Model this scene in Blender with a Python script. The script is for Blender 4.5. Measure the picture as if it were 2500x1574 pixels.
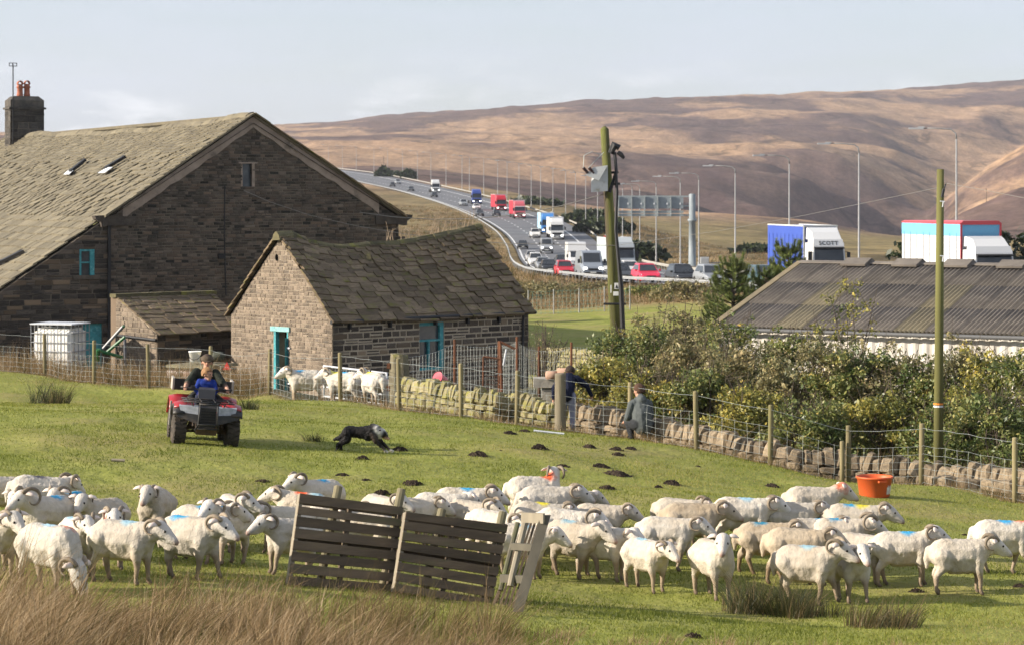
import bpy, bmesh, math, random
import numpy as np
from mathutils import Vector, Matrix
from math import radians, sin, cos, tan, pi, atan2, sqrt, log, exp
random.seed(7); RS = np.random.RandomState(11)
sc = bpy.context.scene; C = sc.collection
for o in list(bpy.data.objects): bpy.data.objects.remove(o)
# ---------------- camera ----------------
F, CX, HY, EYE = 6000.0, 1250.0, 480.0, 6.0      # focal length in photo pixels, principal column, horizon row, eye height
cam = bpy.data.cameras.new('camera'); camo = bpy.data.objects.new('camera', cam); C.objects.link(camo); sc.camera = camo
camo.location = (0, 0, EYE); camo.rotation_euler = (pi / 2, 0, 0)
cam.sensor_width = 36; cam.lens = F / 2500 * 36; cam.shift_y = -(787 - HY) / 2500
cam.clip_start = 1; cam.clip_end = 30000
cam.dof.use_dof = True; cam.dof.focus_distance = 38; cam.dof.aperture_fstop = 5.0
# ---------------- light ----------------
SUN_EL, SUN_DIR = radians(21.5), Vector((-1, -0.21, 0)).normalized()      # direction towards the sun
w = bpy.data.worlds.new('World'); sc.world = w; w.use_nodes = True; nt = w.node_tree; N = nt.nodes; L = nt.links
bg = N['Background']; sky = N.new('ShaderNodeTexSky'); sky.sky_type = 'NISHITA'; sky.sun_disc = False
sky.sun_elevation = SUN_EL; sky.sun_rotation = atan2(SUN_DIR.x, SUN_DIR.y); sky.altitude = 350; sky.air_density = 1.0; sky.dust_density = 1.4; sky.ozone_density = 1.5
tc = N.new('ShaderNodeTexCoord'); mp = N.new('ShaderNodeMapping'); mp.inputs['Scale'].default_value = (2.2, 2.2, 15); L.new(tc.outputs['Generated'], mp.inputs['Vector'])
no = N.new('ShaderNodeTexNoise'); no.inputs['Scale'].default_value = 2.3; no.inputs['Detail'].default_value = 8; no.inputs['Roughness'].default_value = .55; L.new(mp.outputs[0], no.inputs['Vector'])
cr = N.new('ShaderNodeValToRGB'); cr.color_ramp.elements[0].position = .30; cr.color_ramp.elements[0].color = (.45,) * 3 + (1,); cr.color_ramp.elements[1].position = .72; cr.color_ramp.elements[1].color = (.88,) * 3 + (1,)
L.new(no.outputs['Fac'], cr.inputs['Fac'])
mx = N.new('ShaderNodeMix'); mx.data_type = 'RGBA'; L.new(cr.outputs['Color'], mx.inputs['Factor']); L.new(sky.outputs[0], mx.inputs[6])
mx.inputs[7].default_value = (4.5, 4.8, 5.6, 1); 
mp2 = N.new('ShaderNodeMapping'); mp2.inputs['Scale'].default_value = (9, 9, 34); L.new(tc.outputs['Generated'], mp2.inputs['Vector']); n2 = N.new('ShaderNodeTexNoise'); n2.inputs['Scale'].default_value = 1.6; n2.inputs['Detail'].default_value = 9; n2.inputs['Roughness'].default_value = .58; L.new(mp2.outputs[0], n2.inputs['Vector'])
c2 = N.new('ShaderNodeMapRange'); c2.inputs[1].default_value = .52; c2.inputs[2].default_value = .66; L.new(n2.outputs['Fac'], c2.inputs[0]); sz = N.new('ShaderNodeSeparateXYZ'); L.new(tc.outputs['Generated'], sz.inputs[0])
b1 = N.new('ShaderNodeMapRange'); b1.inputs[1].default_value = .058; b1.inputs[2].default_value = .034; L.new(sz.outputs['Z'], b1.inputs[0]); m2 = N.new('ShaderNodeMath'); m2.operation = 'MULTIPLY'; L.new(c2.outputs[0], m2.inputs[0]); L.new(b1.outputs[0], m2.inputs[1])
mx2 = N.new('ShaderNodeMix'); mx2.data_type = 'RGBA'; L.new(m2.outputs[0], mx2.inputs['Factor']); L.new(mx.outputs[2], mx2.inputs[6]); mx2.inputs[7].default_value = (6.3, 6.4, 6.6, 1); L.new(mx2.outputs[2], bg.inputs['Color']); bg.inputs['Strength'].default_value = 0.086
sl = bpy.data.lights.new('sun', 'SUN'); sl.energy = 5.0; sl.angle = radians(.55); sl.color = (1, .90, .77)
so = bpy.data.objects.new('sun', sl); C.objects.link(so)
sd = Vector((SUN_DIR.x * cos(SUN_EL), SUN_DIR.y * cos(SUN_EL), sin(SUN_EL))); so.rotation_euler = sd.to_track_quat('Z', 'Y').to_euler(); so.location = (-40, 0, 60)
vs = sc.view_settings; vs.view_transform = 'Standard'; vs.look = 'None'; vs.exposure = 0.92; vs.gamma = 1
sc.render.engine = 'CYCLES'; sc.cycles.use_denoising = True; sc.cycles.use_adaptive_sampling = True; sc.cycles.adaptive_threshold = .02; sc.cycles.max_bounces = 6; sc.cycles.transparent_max_bounces = 8
sc.cycles.diffuse_bounces = 2; sc.cycles.glossy_bounces = 2; sc.cycles.caustics_reflective = False; sc.cycles.caustics_refractive = False

# ---------------- helpers ----------------
def P(px, py, D): return Vector(((px - CX) / F * D, D, EYE - (py - HY) / F * D))
def smooth(e0, e1, x):
    t = np.clip((x - e0) / (e1 - e0), 0, 1); return t * t * (3 - 2 * t)
def frac(x): return x - math.floor(x)
class MB:
    """collects geometry for ONE mesh object"""
    def __init__(s): s.v = []; s.f = []; s.mi = []; s.r = []; s.cur = 0.0
    def add(s, vs, fs, mi=0):
        o = len(s.v); s.v += [tuple(p) for p in vs]; s.r += [s.cur] * len(vs)
        s.f += [tuple(i + o for i in f) for f in fs]; s.mi += [mi] * len(fs); return s
    def hexa(s, p, mi=0):   # p: 4 bottom (ccw from above) then 4 top
        return s.add(p, [(3, 2, 1, 0), (4, 5, 6, 7), (0, 1, 5, 4), (1, 2, 6, 5), (2, 3, 7, 6), (3, 0, 4, 7)], mi)
    def box(s, c, d, rot=None, mi=0):
        hx, hy, hz = d[0] / 2, d[1] / 2, d[2] / 2; c = Vector(c)
        ps = [Vector(q) for q in ((-hx, -hy, -hz), (hx, -hy, -hz), (hx, hy, -hz), (-hx, hy, -hz), (-hx, -hy, hz), (hx, -hy, hz), (hx, hy, hz), (-hx, hy, hz))]
        if rot is not None:
            M = rot if isinstance(rot, Matrix) else Matrix.Rotation(rot, 3, 'Z'); ps = [M @ q for q in ps]
        return s.hexa([c + q for q in ps], mi)
    def tube(s, pts, rad, n=6, cap=True, mi=0, flat=1.0):
        pts = [Vector(p) for p in pts]; k = len(pts); rad = rad if hasattr(rad, '__len__') else [rad] * k
        vs = []; up = None
        for i, p in enumerate(pts):
            t = (pts[min(i + 1, k - 1)] - pts[max(i - 1, 0)]); t = t.normalized() if t.length > 1e-9 else Vector((0, 0, 1))
            if up is None: up = Vector((0, 0, 1)) if abs(t.z) < .9 else Vector((0, 1, 0))
            a = t.cross(up).normalized(); b = a.cross(t).normalized(); up = b
            for j in range(n):
                an = 2 * pi * j / n; vs.append(p + rad[i] * (cos(an) * a + flat * sin(an) * b))
        fs = [(i * n + j, i * n + (j + 1) % n, (i + 1) * n + (j + 1) % n, (i + 1) * n + j) for i in range(k - 1) for j in range(n)]
        if cap: fs += [tuple(range(n - 1, -1, -1)), tuple((k - 1) * n + j for j in range(n))]
        return s.add(vs, fs, mi)
    def lathe(s, c, prof, n=16, axis='Z', mi=0):   # prof: (r,h)
        c = Vector(c); vs = []
        for r, h in prof:
            for j in range(n):
                a = 2 * pi * j / n
                q = {'Z': (r * cos(a), r * sin(a), h), 'X': (h, r * cos(a), r * sin(a)), 'Y': (r * cos(a), h, -r * sin(a))}[axis]
                vs.append(c + Vector(q))
        k = len(prof); fs = [(i * n + j, i * n + (j + 1) % n, (i + 1) * n + (j + 1) % n, (i + 1) * n + j) for i in range(k - 1) for j in range(n)]
        fs += [tuple(range(n - 1, -1, -1)), tuple((k - 1) * n + j for j in range(n))]
        return s.add(vs, fs, mi)
    def prism(s, poly, axis, a0, a1, mi=0):   # polygon in the two other axes extruded along axis
        def mk(u, v, a): return {'X': (a, u, v), 'Y': (u, a, v), 'Z': (u, v, a)}[axis]
        n = len(poly); vs = [mk(u, v, a0) for u, v in poly] + [mk(u, v, a1) for u, v in poly]
        return s.add(vs, [tuple(range(n - 1, -1, -1)), tuple(range(n, 2 * n))] + [(i, (i + 1) % n, n + (i + 1) % n, n + i) for i in range(n)], mi)
    def quad(s, a, b, c, d, mi=0): return s.add([a, b, c, d], [(0, 1, 2, 3)], mi)
    def sphere(s, c, r, n=10, m=6, sx=1, sy=1, sz=1, mi=0):
        c = Vector(c); vs = [c + Vector((0, 0, -r * sz))]
        for i in range(1, m):
            ph = -pi / 2 + pi * i / m
            for j in range(n):
                a = 2 * pi * j / n; vs.append(c + Vector((r * sx * cos(ph) * cos(a), r * sy * cos(ph) * sin(a), r * sz * sin(ph))))
        vs.append(c + Vector((0, 0, r * sz))); T = len(vs) - 1
        fs = [(0, 1 + (j + 1) % n, 1 + j) for j in range(n)] + [(T, 1 + (m - 2) * n + j, 1 + (m - 2) * n + (j + 1) % n) for j in range(n)]
        for i in range(m - 2):
            for j in range(n): fs.append((1 + i * n + j, 1 + i * n + (j + 1) % n, 1 + (i + 1) * n + (j + 1) % n, 1 + (i + 1) * n + j))
        return s.add(vs, fs, mi)
    def mesh(s, name, mats, smooth=False, rnd=False, recalc=True):
        me = bpy.data.meshes.new(name); me.from_pydata(s.v, [], s.f)
        mats = mats if isinstance(mats, (list, tuple)) else [mats]
        for m in mats: me.materials.append(m)
        me.polygons.foreach_set('material_index', s.mi)
        if smooth: me.polygons.foreach_set('use_smooth', [True] * len(s.f))
        if rnd: me.attributes.new('rnd', 'FLOAT', 'POINT').data.foreach_set('value', s.r)
        if recalc:
            bm = bmesh.new(); bm.from_mesh(me); bmesh.ops.recalc_face_normals(bm, faces=bm.faces); bm.to_mesh(me); bm.free()
        me.update(); return me
    def build(s, name, mats, parent=None, smooth=False, rnd=False, loc=None, recalc=True):
        return link(name, s.mesh(name, mats, smooth, rnd, recalc), parent, loc)
def link(name, me, parent=None, loc=None, mw=None):
    o = bpy.data.objects.new(name, me); C.objects.link(o)
    if parent is not None: o.parent = parent
    if loc is not None: o.location = loc
    if mw is not None: o.matrix_local = mw
    return o
def fastmesh(name, V, Fc, mat, attrs=None, smooth=False, k=3):
    """numpy verts (n,3), faces (m,k)"""
    me = bpy.data.meshes.new(name); n, m = len(V), len(Fc)
    me.vertices.add(n); me.vertices.foreach_set('co', np.ascontiguousarray(V, dtype=np.float32).ravel())
    me.loops.add(m * k); me.loops.foreach_set('vertex_index', np.ascontiguousarray(Fc, dtype=np.int32).ravel())
    me.polygons.add(m); me.polygons.foreach_set('loop_start', np.arange(0, m * k, k, dtype=np.int32))
    if smooth: me.polygons.foreach_set('use_smooth', np.ones(m, dtype=bool))
    for nm, (ty, arr) in (attrs or {}).items():
        a = me.attributes.new(nm, ty, 'POINT'); a.data.foreach_set('color' if 'COLOR' in ty else 'value', np.ascontiguousarray(arr, dtype=np.float32).ravel())
    me.materials.append(mat); me.update(calc_edges=True); return me
def tag(o, label, cat=None, group=None, kind=None):
    if label: o['label'] = label
    if cat: o['category'] = cat
    if group: o['group'] = group
    if kind: o['kind'] = kind
    return o
def thing(name, label, cat, loc=(0, 0, 0), rz=0, group=None):
    o = bpy.data.objects.new(name, None); C.objects.link(o); o.location = loc; o.rotation_euler = (0, 0, rz); o.empty_display_size = .2
    return tag(o, label, cat, group)
def dup(root, loc=None, rz=None, label=None, group=None, scale=None):
    r = root.copy(); C.objects.link(r)
    if loc is not None: r.location = loc
    if rz is not None: r.rotation_euler = (0, 0, rz)
    if scale is not None: r.scale = (scale,) * 3
    if label: r['label'] = label
    if group: r['group'] = group
    for ch in KIDS(root):
        c = ch.copy(); C.objects.link(c); c.parent = r
        for g in KIDS(ch):
            d = g.copy(); C.objects.link(d); d.parent = c
    return r
def KIDS(o): return list(o.children)

# ---------------- materials ----------------
MATS = {}
def M(name, c1, c2=None, scale=6.0, rough=.8, metal=0, bump=0, bscale=None, rndv=0.0, spec=.3, detail=5, c3=None, c3scale=1.5, c3pos=(.55, .68), stretch=None, emit=None, trans=0, lo=.35, hi=.65, uprnd=0, hue=None):
    """procedural principled material: noise mix c1/c2, optional patches c3, per-piece value variation"""
    if name in MATS: return MATS[name]
    m = bpy.data.materials.new(name); m.use_nodes = True; nt = m.node_tree; N = nt.nodes; L = nt.links; b = N['Principled BSDF']; MATS[name] = m
    b.inputs['Roughness'].default_value = rough; b.inputs['Metallic'].default_value = metal; b.inputs['Specular IOR Level'].default_value = spec
    tc = N.new('ShaderNodeTexCoord'); oi = N.new('ShaderNodeObjectInfo'); at = N.new('ShaderNodeAttribute'); at.attribute_name = 'rnd'
    ad = N.new('ShaderNodeMath'); L.new(oi.outputs['Random'], ad.inputs[0]); L.new(at.outputs['Fac'], ad.inputs[1])
    fr = N.new('ShaderNodeMath'); fr.operation = 'FRACT'; L.new(ad.outputs[0], fr.inputs[0])
    mul = N.new('ShaderNodeMath'); mul.operation = 'MULTIPLY'; mul.inputs[1].default_value = 37.0; L.new(fr.outputs[0], mul.inputs[0])
    va = N.new('ShaderNodeVectorMath'); L.new(tc.outputs['Object'], va.inputs[0]); L.new(mul.outputs[0], va.inputs[1])
    vec = va.outputs[0]
    if stretch:
        mp = N.new('ShaderNodeMapping'); mp.inputs['Scale'].default_value = stretch; L.new(vec, mp.inputs['Vector']); vec = mp.outputs[0]
    def noise(s, d=detail, r=.6):
        n = N.new('ShaderNodeTexNoise'); n.inputs['Scale'].default_value = s; n.inputs['Detail'].default_value = d; n.inputs['Roughness'].default_value = r; L.new(vec, n.inputs['Vector']); return n.outputs['Fac']
    def rng(x, a, bb, to=(0, 1)):
        q = N.new('ShaderNodeMapRange'); q.inputs[1].default_value = a; q.inputs[2].default_value = bb; q.inputs[3].default_value = to[0]; q.inputs[4].default_value = to[1]; L.new(x, q.inputs[0]); return q.outputs[0]
    def mix(f, a, bb):
        q = N.new('ShaderNodeMix'); q.data_type = 'RGBA'; L.new(f, q.inputs['Factor'])
        for s_, v in ((6, a), (7, bb)):
            if isinstance(v, tuple): q.inputs[s_].default_value = (*v, 1)
            else: L.new(v, q.inputs[s_])
        return q.outputs[2]
    col = None
    if c2 is not None: col = mix(rng(noise(scale), lo, hi), c1, c2)
    if c3 is not None:
        col = mix(rng(noise(c3scale, 6), *c3pos), col if col is not None else c1, c3)
    if rndv:
        base = col
        if base is None:
            q = N.new('ShaderNodeRGB'); q.outputs[0].default_value = (*c1, 1); base = q.outputs[0]
        if hue is not None: base = mix(rng(fr.outputs[0], .62, .9), base, hue)
        hs = N.new('ShaderNodeHueSaturation'); L.new(base, hs.inputs['Color'])
        mm = N.new('ShaderNodeMath'); mm.operation = 'MULTIPLY'; mm.inputs[1].default_value = 7.31; L.new(fr.outputs[0], mm.inputs[0])
        f2 = N.new('ShaderNodeMath'); f2.operation = 'FRACT'; L.new(mm.outputs[0], f2.inputs[0])
        L.new(rng(f2.outputs[0], 0, 1, (1 - rndv, 1 + rndv)), hs.inputs['Value']); col = hs.outputs[0]
    if col is None: b.inputs['Base Color'].default_value = (*c1, 1)
    else: L.new(col, b.inputs['Base Color'])
    if bump:
        bp = N.new('ShaderNodeBump'); bp.inputs['Strength'].default_value = 1; bp.inputs['Distance'].default_value = bump; L.new(noise(bscale or scale * 3, 6), bp.inputs['Height']); L.new(bp.outputs[0], b.inputs['Normal'])
    if emit: b.inputs['Emission Color'].default_value = (*emit[:3], 1); b.inputs['Emission Strength'].default_value = emit[3]
    if trans: b.inputs['Transmission Weight'].default_value = trans
    return m

# ---------------- terrain ----------------
class TPS:
    def __init__(s, X, y, reg=1e-6):
        s.X = X = np.asarray(X, float); n = len(X); K = s.k(X, X) + reg * np.eye(n); Q = np.c_[np.ones(n), X]
        A = np.block([[K, Q], [Q.T, np.zeros((3, 3))]]); s.c = np.linalg.solve(A, np.r_[np.asarray(y, float), 0, 0, 0])
    @staticmethod
    def k(a, b):
        d = ((a[:, None, :] - b[None, :, :]) ** 2).sum(-1); return .5 * d * np.log(d + 1e-12)
    def __call__(s, X):
        X = np.asarray(X, float); out = np.empty(len(X))
        for i in range(0, len(X), 20000):
            x = X[i:i + 20000]; out[i:i + 20000] = s.k(x, s.X) @ s.c[:-3] + np.c_[np.ones(len(x)), x] @ s.c[-3:]
        return out
# fence line (px, py base, D) along the top of the field
FENCE = [(-60, 898, 74), (110, 915, 72), (230, 933, 69), (363, 946, 68), (513, 957, 67), (658, 966, 66), (831, 984, 60.6), (975, 998, 57.6), (1126, 1018, 55.3), (1262, 1042, 54), (1368, 1057, 53.6), (1538, 1075, 53), (1701, 1101, 50.8), (1881, 1130, 49.3), (2071, 1180, 49.3), (2249, 1186, 48.3), (2478, 1223, 46), (2700, 1265, 43.5)]
near = [((px - CX) / F * D, D, (py - HY) / F * D) for px, py, D in FENCE + [
    (0, 1574, 22), (130, 1460, 25), (480, 1412, 28), (375, 1330, 31.5), (700, 1425, 28), (1200, 1478, 27), (1250, 1574, 24), (1580, 1450, 31), (2050, 1480, 30.5),
    (2360, 1455, 31.5), (1300, 1290, 35), (2000, 1290, 36.3), (2500, 1574, 26.3), (500, 1085, 42.5), (890, 1107, 43), (2135, 1213, 44), (0, 1180, 36), (118, 988, 54), (700, 1285, 34)]]
near += [(-4.2, 66, 5.72), (-8, 66.5, 5.65), (-12, 71, 5.35), (-5.3, 72, 6.0), (-9, 76, 6.2), (-14.5, 76, 5.42), (-18, 78, 5.3), (-24, 80, 5.0), (-12, 77, 5.8), (0, 76, 6.2), (2, 66, 6.1), (4, 60, 6.0), (8, 56, 6.3), (12, 54, 6.4), (16, 62, 6.7), (8, 70, 6.7), (16, 85, 7.2), (30, 75, 7.2),
         (-10, 95, 6.5), (-22, 105, 6.2), (2.5, 100, 6.0), (2.5, 130, 6.2), (9, 165, 6.2), (-8, 120, 6.4), (-20, 150, 6.6), (-45, 120, 5.8), (20, 120, 6.3), (40, 120, 5.9), (40, 90, 6.8), (28, 52, 6.6), (-30, 60, 4.6), (-25, 40, 3.5), (-18, 22, 2.9), (25, 40, 6.4), (22, 25, 5.6), (-8, 10, 3.6), (0, 10, 4.0), (10, 10, 4.4)]
near = np.array(near); NEAR = TPS(near[:, :2] / 20, near[:, 2], 1e-4)
far = [(-900, 700, 110), (0, 800, 110), (1250, 826, 110), (2000, 815, 110), (3400, 800, 110),
       (-900, 600, 200), (600, 660, 200), (1000, 688, 200), (1250, 690, 200), (1450, 690, 200), (2000, 690, 200), (2500, 690, 200), (3400, 690, 200),
       (-900, 560, 300), (600, 615, 300), (900, 632, 300), (1250, 651, 300), (1700, 655, 300), (2100, 648, 300), (2500, 645, 300), (3400, 640, 300),
       (600, 560, 420), (1000, 585, 420), (1250, 597, 420), (1500, 607, 420), (1700, 622, 420), (2000, 622, 420), (2500, 615, 420), (3400, 600, 420),
       (-900, 480, 600), (600, 500, 600), (900, 507, 600), (1120, 513, 600), (1290, 514, 600), (1450, 545, 600), (1700, 578, 600), (2000, 590, 600), (2500, 588, 600), (3400, 560, 600),
       (600, 446, 850), (877, 450, 850), (1045, 452, 850), (1250, 480, 850), (1450, 510, 850), (1700, 532, 800), (1900, 545, 800), (2100, 566, 850), (2300, 580, 850), (2500, 585, 850), (3400, 540, 850),
       (1450, 500, 980), (1700, 516, 980), (1900, 530, 980), (2100, 558, 980), (2250, 600, 950),
       (-900, 380, 1130), (600, 405, 1130), (827, 414, 1130), (1000, 428, 1130), (1250, 452, 1130), (1500, 492, 1130), (1800, 535, 1150), (2100, 583, 1150), (2290, 508, 1130), (2400, 472, 1130), (2500, 446, 1130), (3000, 380, 1130),
       (700, 372, 1600), (1000, 382, 1600), (1250, 395, 1600), (1500, 405, 1600), (1800, 422, 1600), (2000, 450, 1600), (2130, 540, 1500), (2230, 520, 1600), (2320, 432, 1650), (2420, 385, 1680), (2500, 356, 1700), (2400, 500, 1350), (2500, 500, 1350), (3000, 330, 1650), (2800, 480, 1350),
       (700, 345, 2000), (1000, 346, 2000), (1250, 350, 2000), (1500, 364, 2000), (1800, 384, 1900), (2000, 392, 1900), (2150, 402, 2000), (2280, 432, 2000), (2400, 405, 2000), (2500, 385, 2000), (3000, 310, 2000),
       (-900, 330, 2000), (700, 336, 2500), (1000, 325, 2500), (1250, 318, 2500), (1500, 322, 2500), (1800, 334, 2500), (2100, 345, 2500), (2300, 365, 2500), (2450, 330, 2500), (3000, 280, 2500),
       (-900, 350, 3300), (0, 338, 3300), (690, 310, 3300), (1000, 281, 3300), (1250, 266, 3300), (1500, 252, 3300), (1700, 245, 3300), (2070, 243, 3300), (2300, 262, 3300), (2500, 250, 3300), (3000, 225, 3300),
       (0, 350, 4200), (690, 330, 4200), (1250, 290, 4200), (1700, 264, 4200), (2070, 242, 4200), (2300, 216, 4200), (2500, 195, 4200), (3000, 160, 4200), (-900, 370, 4200),
       (-900, 420, 5600), (690, 400, 5600), (1700, 340, 5600), (2500, 290, 5600), (3200, 260, 5600)]
far = np.array(far, float); FAR = TPS(np.c_[(far[:, 0] - CX) / 500, np.log(far[:, 2]) * 2.2], (far[:, 1] - HY) / F * 1e3, 1e-4)
# motorway: D, left edge x, right edge x, level below eye
ROAD = np.array([(100, 29, 46, 5.0), (120, 22.5, 39.5, 5.2), (150, 15.6, 33, 5.75), (165, 12.6, 30, 6.05), (185, 9.2, 27, 6.5), (225, 5.6, 22.5, 7.35), (270, 2.6, 19.3, 8.25), (300, 1.5, 18, 8.6), (350, .7, 17.3, 9.0), (420, -.2, 16.4, 8.4), (460, -1.8, 15.2, 7.1), (500, -4.4, 13.4, 5.9), (600, -13.5, 4.6, 3.1), (700, -27, -8.2, -.1), (850, -50.5, -29, -4.4), (1000, -78, -54, -9.0), (1130, -105, -80, -12.6), (1320, -150, -120, -17.5)])
def cub(D, c):
    """smooth interpolation of a road column over distance"""
    D = np.asarray(D, float); x, y = ROAD[:, 0], ROAD[:, c]; m = np.gradient(y, x); i = np.clip(np.searchsorted(x, D) - 1, 0, len(x) - 2)
    h = x[i + 1] - x[i]; t = np.clip((D - x[i]) / h, 0, 1)
    return (2*t**3 - 3*t**2 + 1) * y[i] + (t**3 - 2*t**2 + t) * h * m[i] + (-2*t**3 + 3*t**2) * y[i+1] + (t**3 - t**2) * h * m[i+1]
def vnoise(x, y, s, seed=0):
    """cheap value noise"""
    x = np.asarray(x, float) / s; y = np.asarray(y, float) / s; xi = np.floor(x); yi = np.floor(y); fx = x - xi; fy = y - yi; fx = fx*fx*(3-2*fx); fy = fy*fy*(3-2*fy)
    def h(a, b):
        q = np.sin(a * 127.1 + b * 311.7 + seed * 74.7) * 43758.5453; return q - np.floor(q)
    return (h(xi, yi) * (1-fx) + h(xi+1, yi) * fx) * (1-fy) + (h(xi, yi+1) * (1-fx) + h(xi+1, yi+1) * fx) * fy - .5
def fbm(x, y, s, o=4, seed=0): return sum(vnoise(x, y, s / 2**i, seed + i) / 1.8**i for i in range(o))
def segdist(x, y, A, B):
    ax, ay = A; bx, by = B; dx, dy = bx - ax, by - ay; t = np.clip(((x - ax) * dx + (y - ay) * dy) / (dx*dx + dy*dy), 0, 1)
    return np.hypot(x - ax - t * dx, y - ay - t * dy), t
CLOUGHS = [  # (px, D) polylines, depth, half width
    ([(2080, 1120), (2180, 1330), (2225, 1560), (2260, 1800), (2300, 2050), (2390, 2450), (2520, 2900), (2700, 3300)], 26, 95),
    ([(2225, 1560), (2140, 1650), (2060, 1800), (1960, 1870)], 14, 60),
    ([(1250, 1500), (1500, 1400), (1750, 1330), (1950, 1250), (2080, 1120)], 9, 70),
    ([(2330, 2100), (2420, 2060), (2560, 2040)], 12, 60)]
def ground(x, y, detail=True):
    """terrain height; vectorised"""
    x = np.atleast_1d(np.asarray(x, float)); y = np.atleast_1d(np.asarray(y, float)); yy = np.maximum(y, 5)
    dn = np.zeros(len(x)); wN = 1 - smooth(115, 165, yy); a = wN > 0; b = wN < 1
    zn = np.zeros(len(x)); zf = np.zeros(len(x))
    if a.any(): zn[a] = NEAR(np.c_[x[a], yy[a]] / 20)
    if b.any():
        u = np.clip((x[b] / yy[b] * F) / 500, -5, 5); zf[b] = FAR(np.c_[u, np.log(yy[b]) * 2.2]) / 1e3 * yy[b]
    z = EYE - (zn * wN + zf * (1 - wN))
    # motorway bed
    xl, xr, lv = cub(yy, 1), cub(yy, 2), EYE - cub(yy, 3); ex = np.maximum(np.maximum(xl - x, x - xr), 0)
    near_road = (1 - smooth(3.5, 16 + yy * .03, ex)) * (yy > 100) * (yy < 1330)
    z = z * (1 - near_road) + (lv - .25) * near_road
    for pl, dep, hw in CLOUGHS:
        pts = [((p - CX) / F * D, D) for p, D in pl]; dd = np.full(len(x), 1e9); tt = np.zeros(len(x))
        for i in range(len(pts) - 1):
            d, t = segdist(x, y, pts[i], pts[i + 1]); q = d < dd; dd = np.where(q, d, dd); tt = np.where(q, i + t, tt)
        z = z - dep * np.clip(1 - dd / (hw * (1 + .25 * np.sin(tt * 5))), 0, 1) ** 1.2 * np.clip(tt * 2.0 + .15, 0, 1)
    if detail:
        off = ex + 1e3 * ((yy < 100) | (yy > 1330))
        z = z + fbm(x, y, 3.2, 3, 3) * .12 * (1 - smooth(60, 90, yy)) + fbm(x, y, 28, 4, 9) * (.9 * smooth(90, 260, yy)) * smooth(4, 20, off) + (fbm(x, y, 190, 5, 5) * 10 + fbm(x * 1.5, y, 75, 3, 8) * 3.2) * smooth(700, 1900, yy) * smooth(10, 120, off)
    return z
def gz(x, y): return float(ground(x, y)[0])
def G(px, D, dz=0):
    x = (px - CX) / F * D; return Vector((x, D, gz(x, D) + dz))
def hit(px, py, lo=14, hi=75):
    """where the sight line through a photo pixel meets the near ground"""
    Ds = np.linspace(lo, hi, 900); x = (px - CX) / F * Ds; z = ground(x, Ds); r = EYE - (py - HY) / F * Ds
    i = np.argmax(z >= r); return Vector((x[i], Ds[i], z[i]))
# ---------------- ground sheet ----------------
def fence_D(x):
    """distance of the field's top fence at sideways position x"""
    fx = np.array([(p - CX) / F * D for p, _, D in FENCE]); fd = np.array([D for _, _, D in FENCE]); return np.interp(x, fx, fd)
NU, NV = 440, 560
pu = np.linspace(-1150, 3650, NU); dv = np.exp(np.linspace(log(5), log(5600), NV))
PU, DV = np.meshgrid(pu, dv); X = ((PU - CX) / F * (DV + 12 * np.exp(-DV / 25))).ravel(); Y = DV.ravel(); Z = ground(X, Y)
PXs = X / Y * F + CX
xl, xr = cub(Y, 1), cub(Y, 2)
n1 = fbm(X, Y, 240, 5, 21); n2 = fbm(X, Y, 60, 4, 33); n3 = fbm(X * .55, Y, 420, 4, 40)
def band(lo, hi, D, s=.12): return smooth(lo * (1 - s), lo * (1 + s), D) * (1 - smooth(hi * (1 - s), hi * (1 + s), D))
field = 1 - smooth(-.6, .8, Y - fence_D(X))
beyond = band(86, 136, Y, .05) * smooth(-12, -6, X) * (1 - smooth(9, 14, X))
low = smooth(380, 420, Y + n2 * 60) * (1 - smooth(640, 760, Y + n1 * 120)) * smooth(12, 40, X - xr + n2 * 20)
lowL = band(150, 640, Y, .1) * smooth(8, 30, xl - X) * .75
green = np.clip(field + beyond + low * .17 + lowL * (.6 + n2), 0, 1)
yard = (1 - field) * (1 - smooth(82, 92, Y)) * (1 - beyond)
rough = smooth(88, 100, Y) * (1 - smooth(700, 900, Y)) * (1 - np.clip(green, 0, 1))
moor = smooth(700, 900, Y)
hz = np.clip(.16 + n1 * 1.3 + n3 * 1.0, 0, 1)
hz = hz + .85 * band(1000, 1420, Y + n2 * 80) * smooth(2130, 2230, PXs) + .95 * band(1090, 1800, Y + n2 * 160) * smooth(1350, 1650, PXs + n2 * 260) * (1 - smooth(2240, 2330, PXs)) - .5 * band(1780, 2350, Y + n1 * 260) * smooth(1250, 1500, PXs)
hz = hz - .55 * band(1250, 2000, Y) * (1 - smooth(1150, 1500, PXs)) - .8 * band(850, 1060, Y + n2 * 50) * smooth(1350, 1450, PXs) * (1 - smooth(2080, 2200, PXs))
hz = hz + .6 * band(2000, 2180, Y) * (1 - smooth(1000, 1250, PXs)) + .22 * smooth(2700, 4200, Y) * (.6 + 2 * n3) + .7 * band(700, 860, Y) * smooth(1500, 1650, PXs) + .4 * band(1000, 1180, Y + n2 * 90) * band(900, 1420, PXs, .1)
heather = moor * np.clip(hz, 0, 1)
cols = np.c_[green, heather, yard, rough]
me = fastmesh('ground', np.c_[X, Y, Z], np.array([(r * NU + c, r * NU + c + 1, (r + 1) * NU + c + 1, (r + 1) * NU + c) for r in range(NV - 1) for c in range(NU - 1)], dtype=np.int32), bpy.data.materials.new('ground'), {'veg': ('FLOAT_COLOR', cols)}, True, 4)
gm = me.materials[0]; gm.use_nodes = True; nt = gm.node_tree; N = nt.nodes; L = nt.links; b = N['Principled BSDF']; b.inputs['Roughness'].default_value = .95; b.inputs['Specular IOR Level'].default_value = .1
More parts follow.
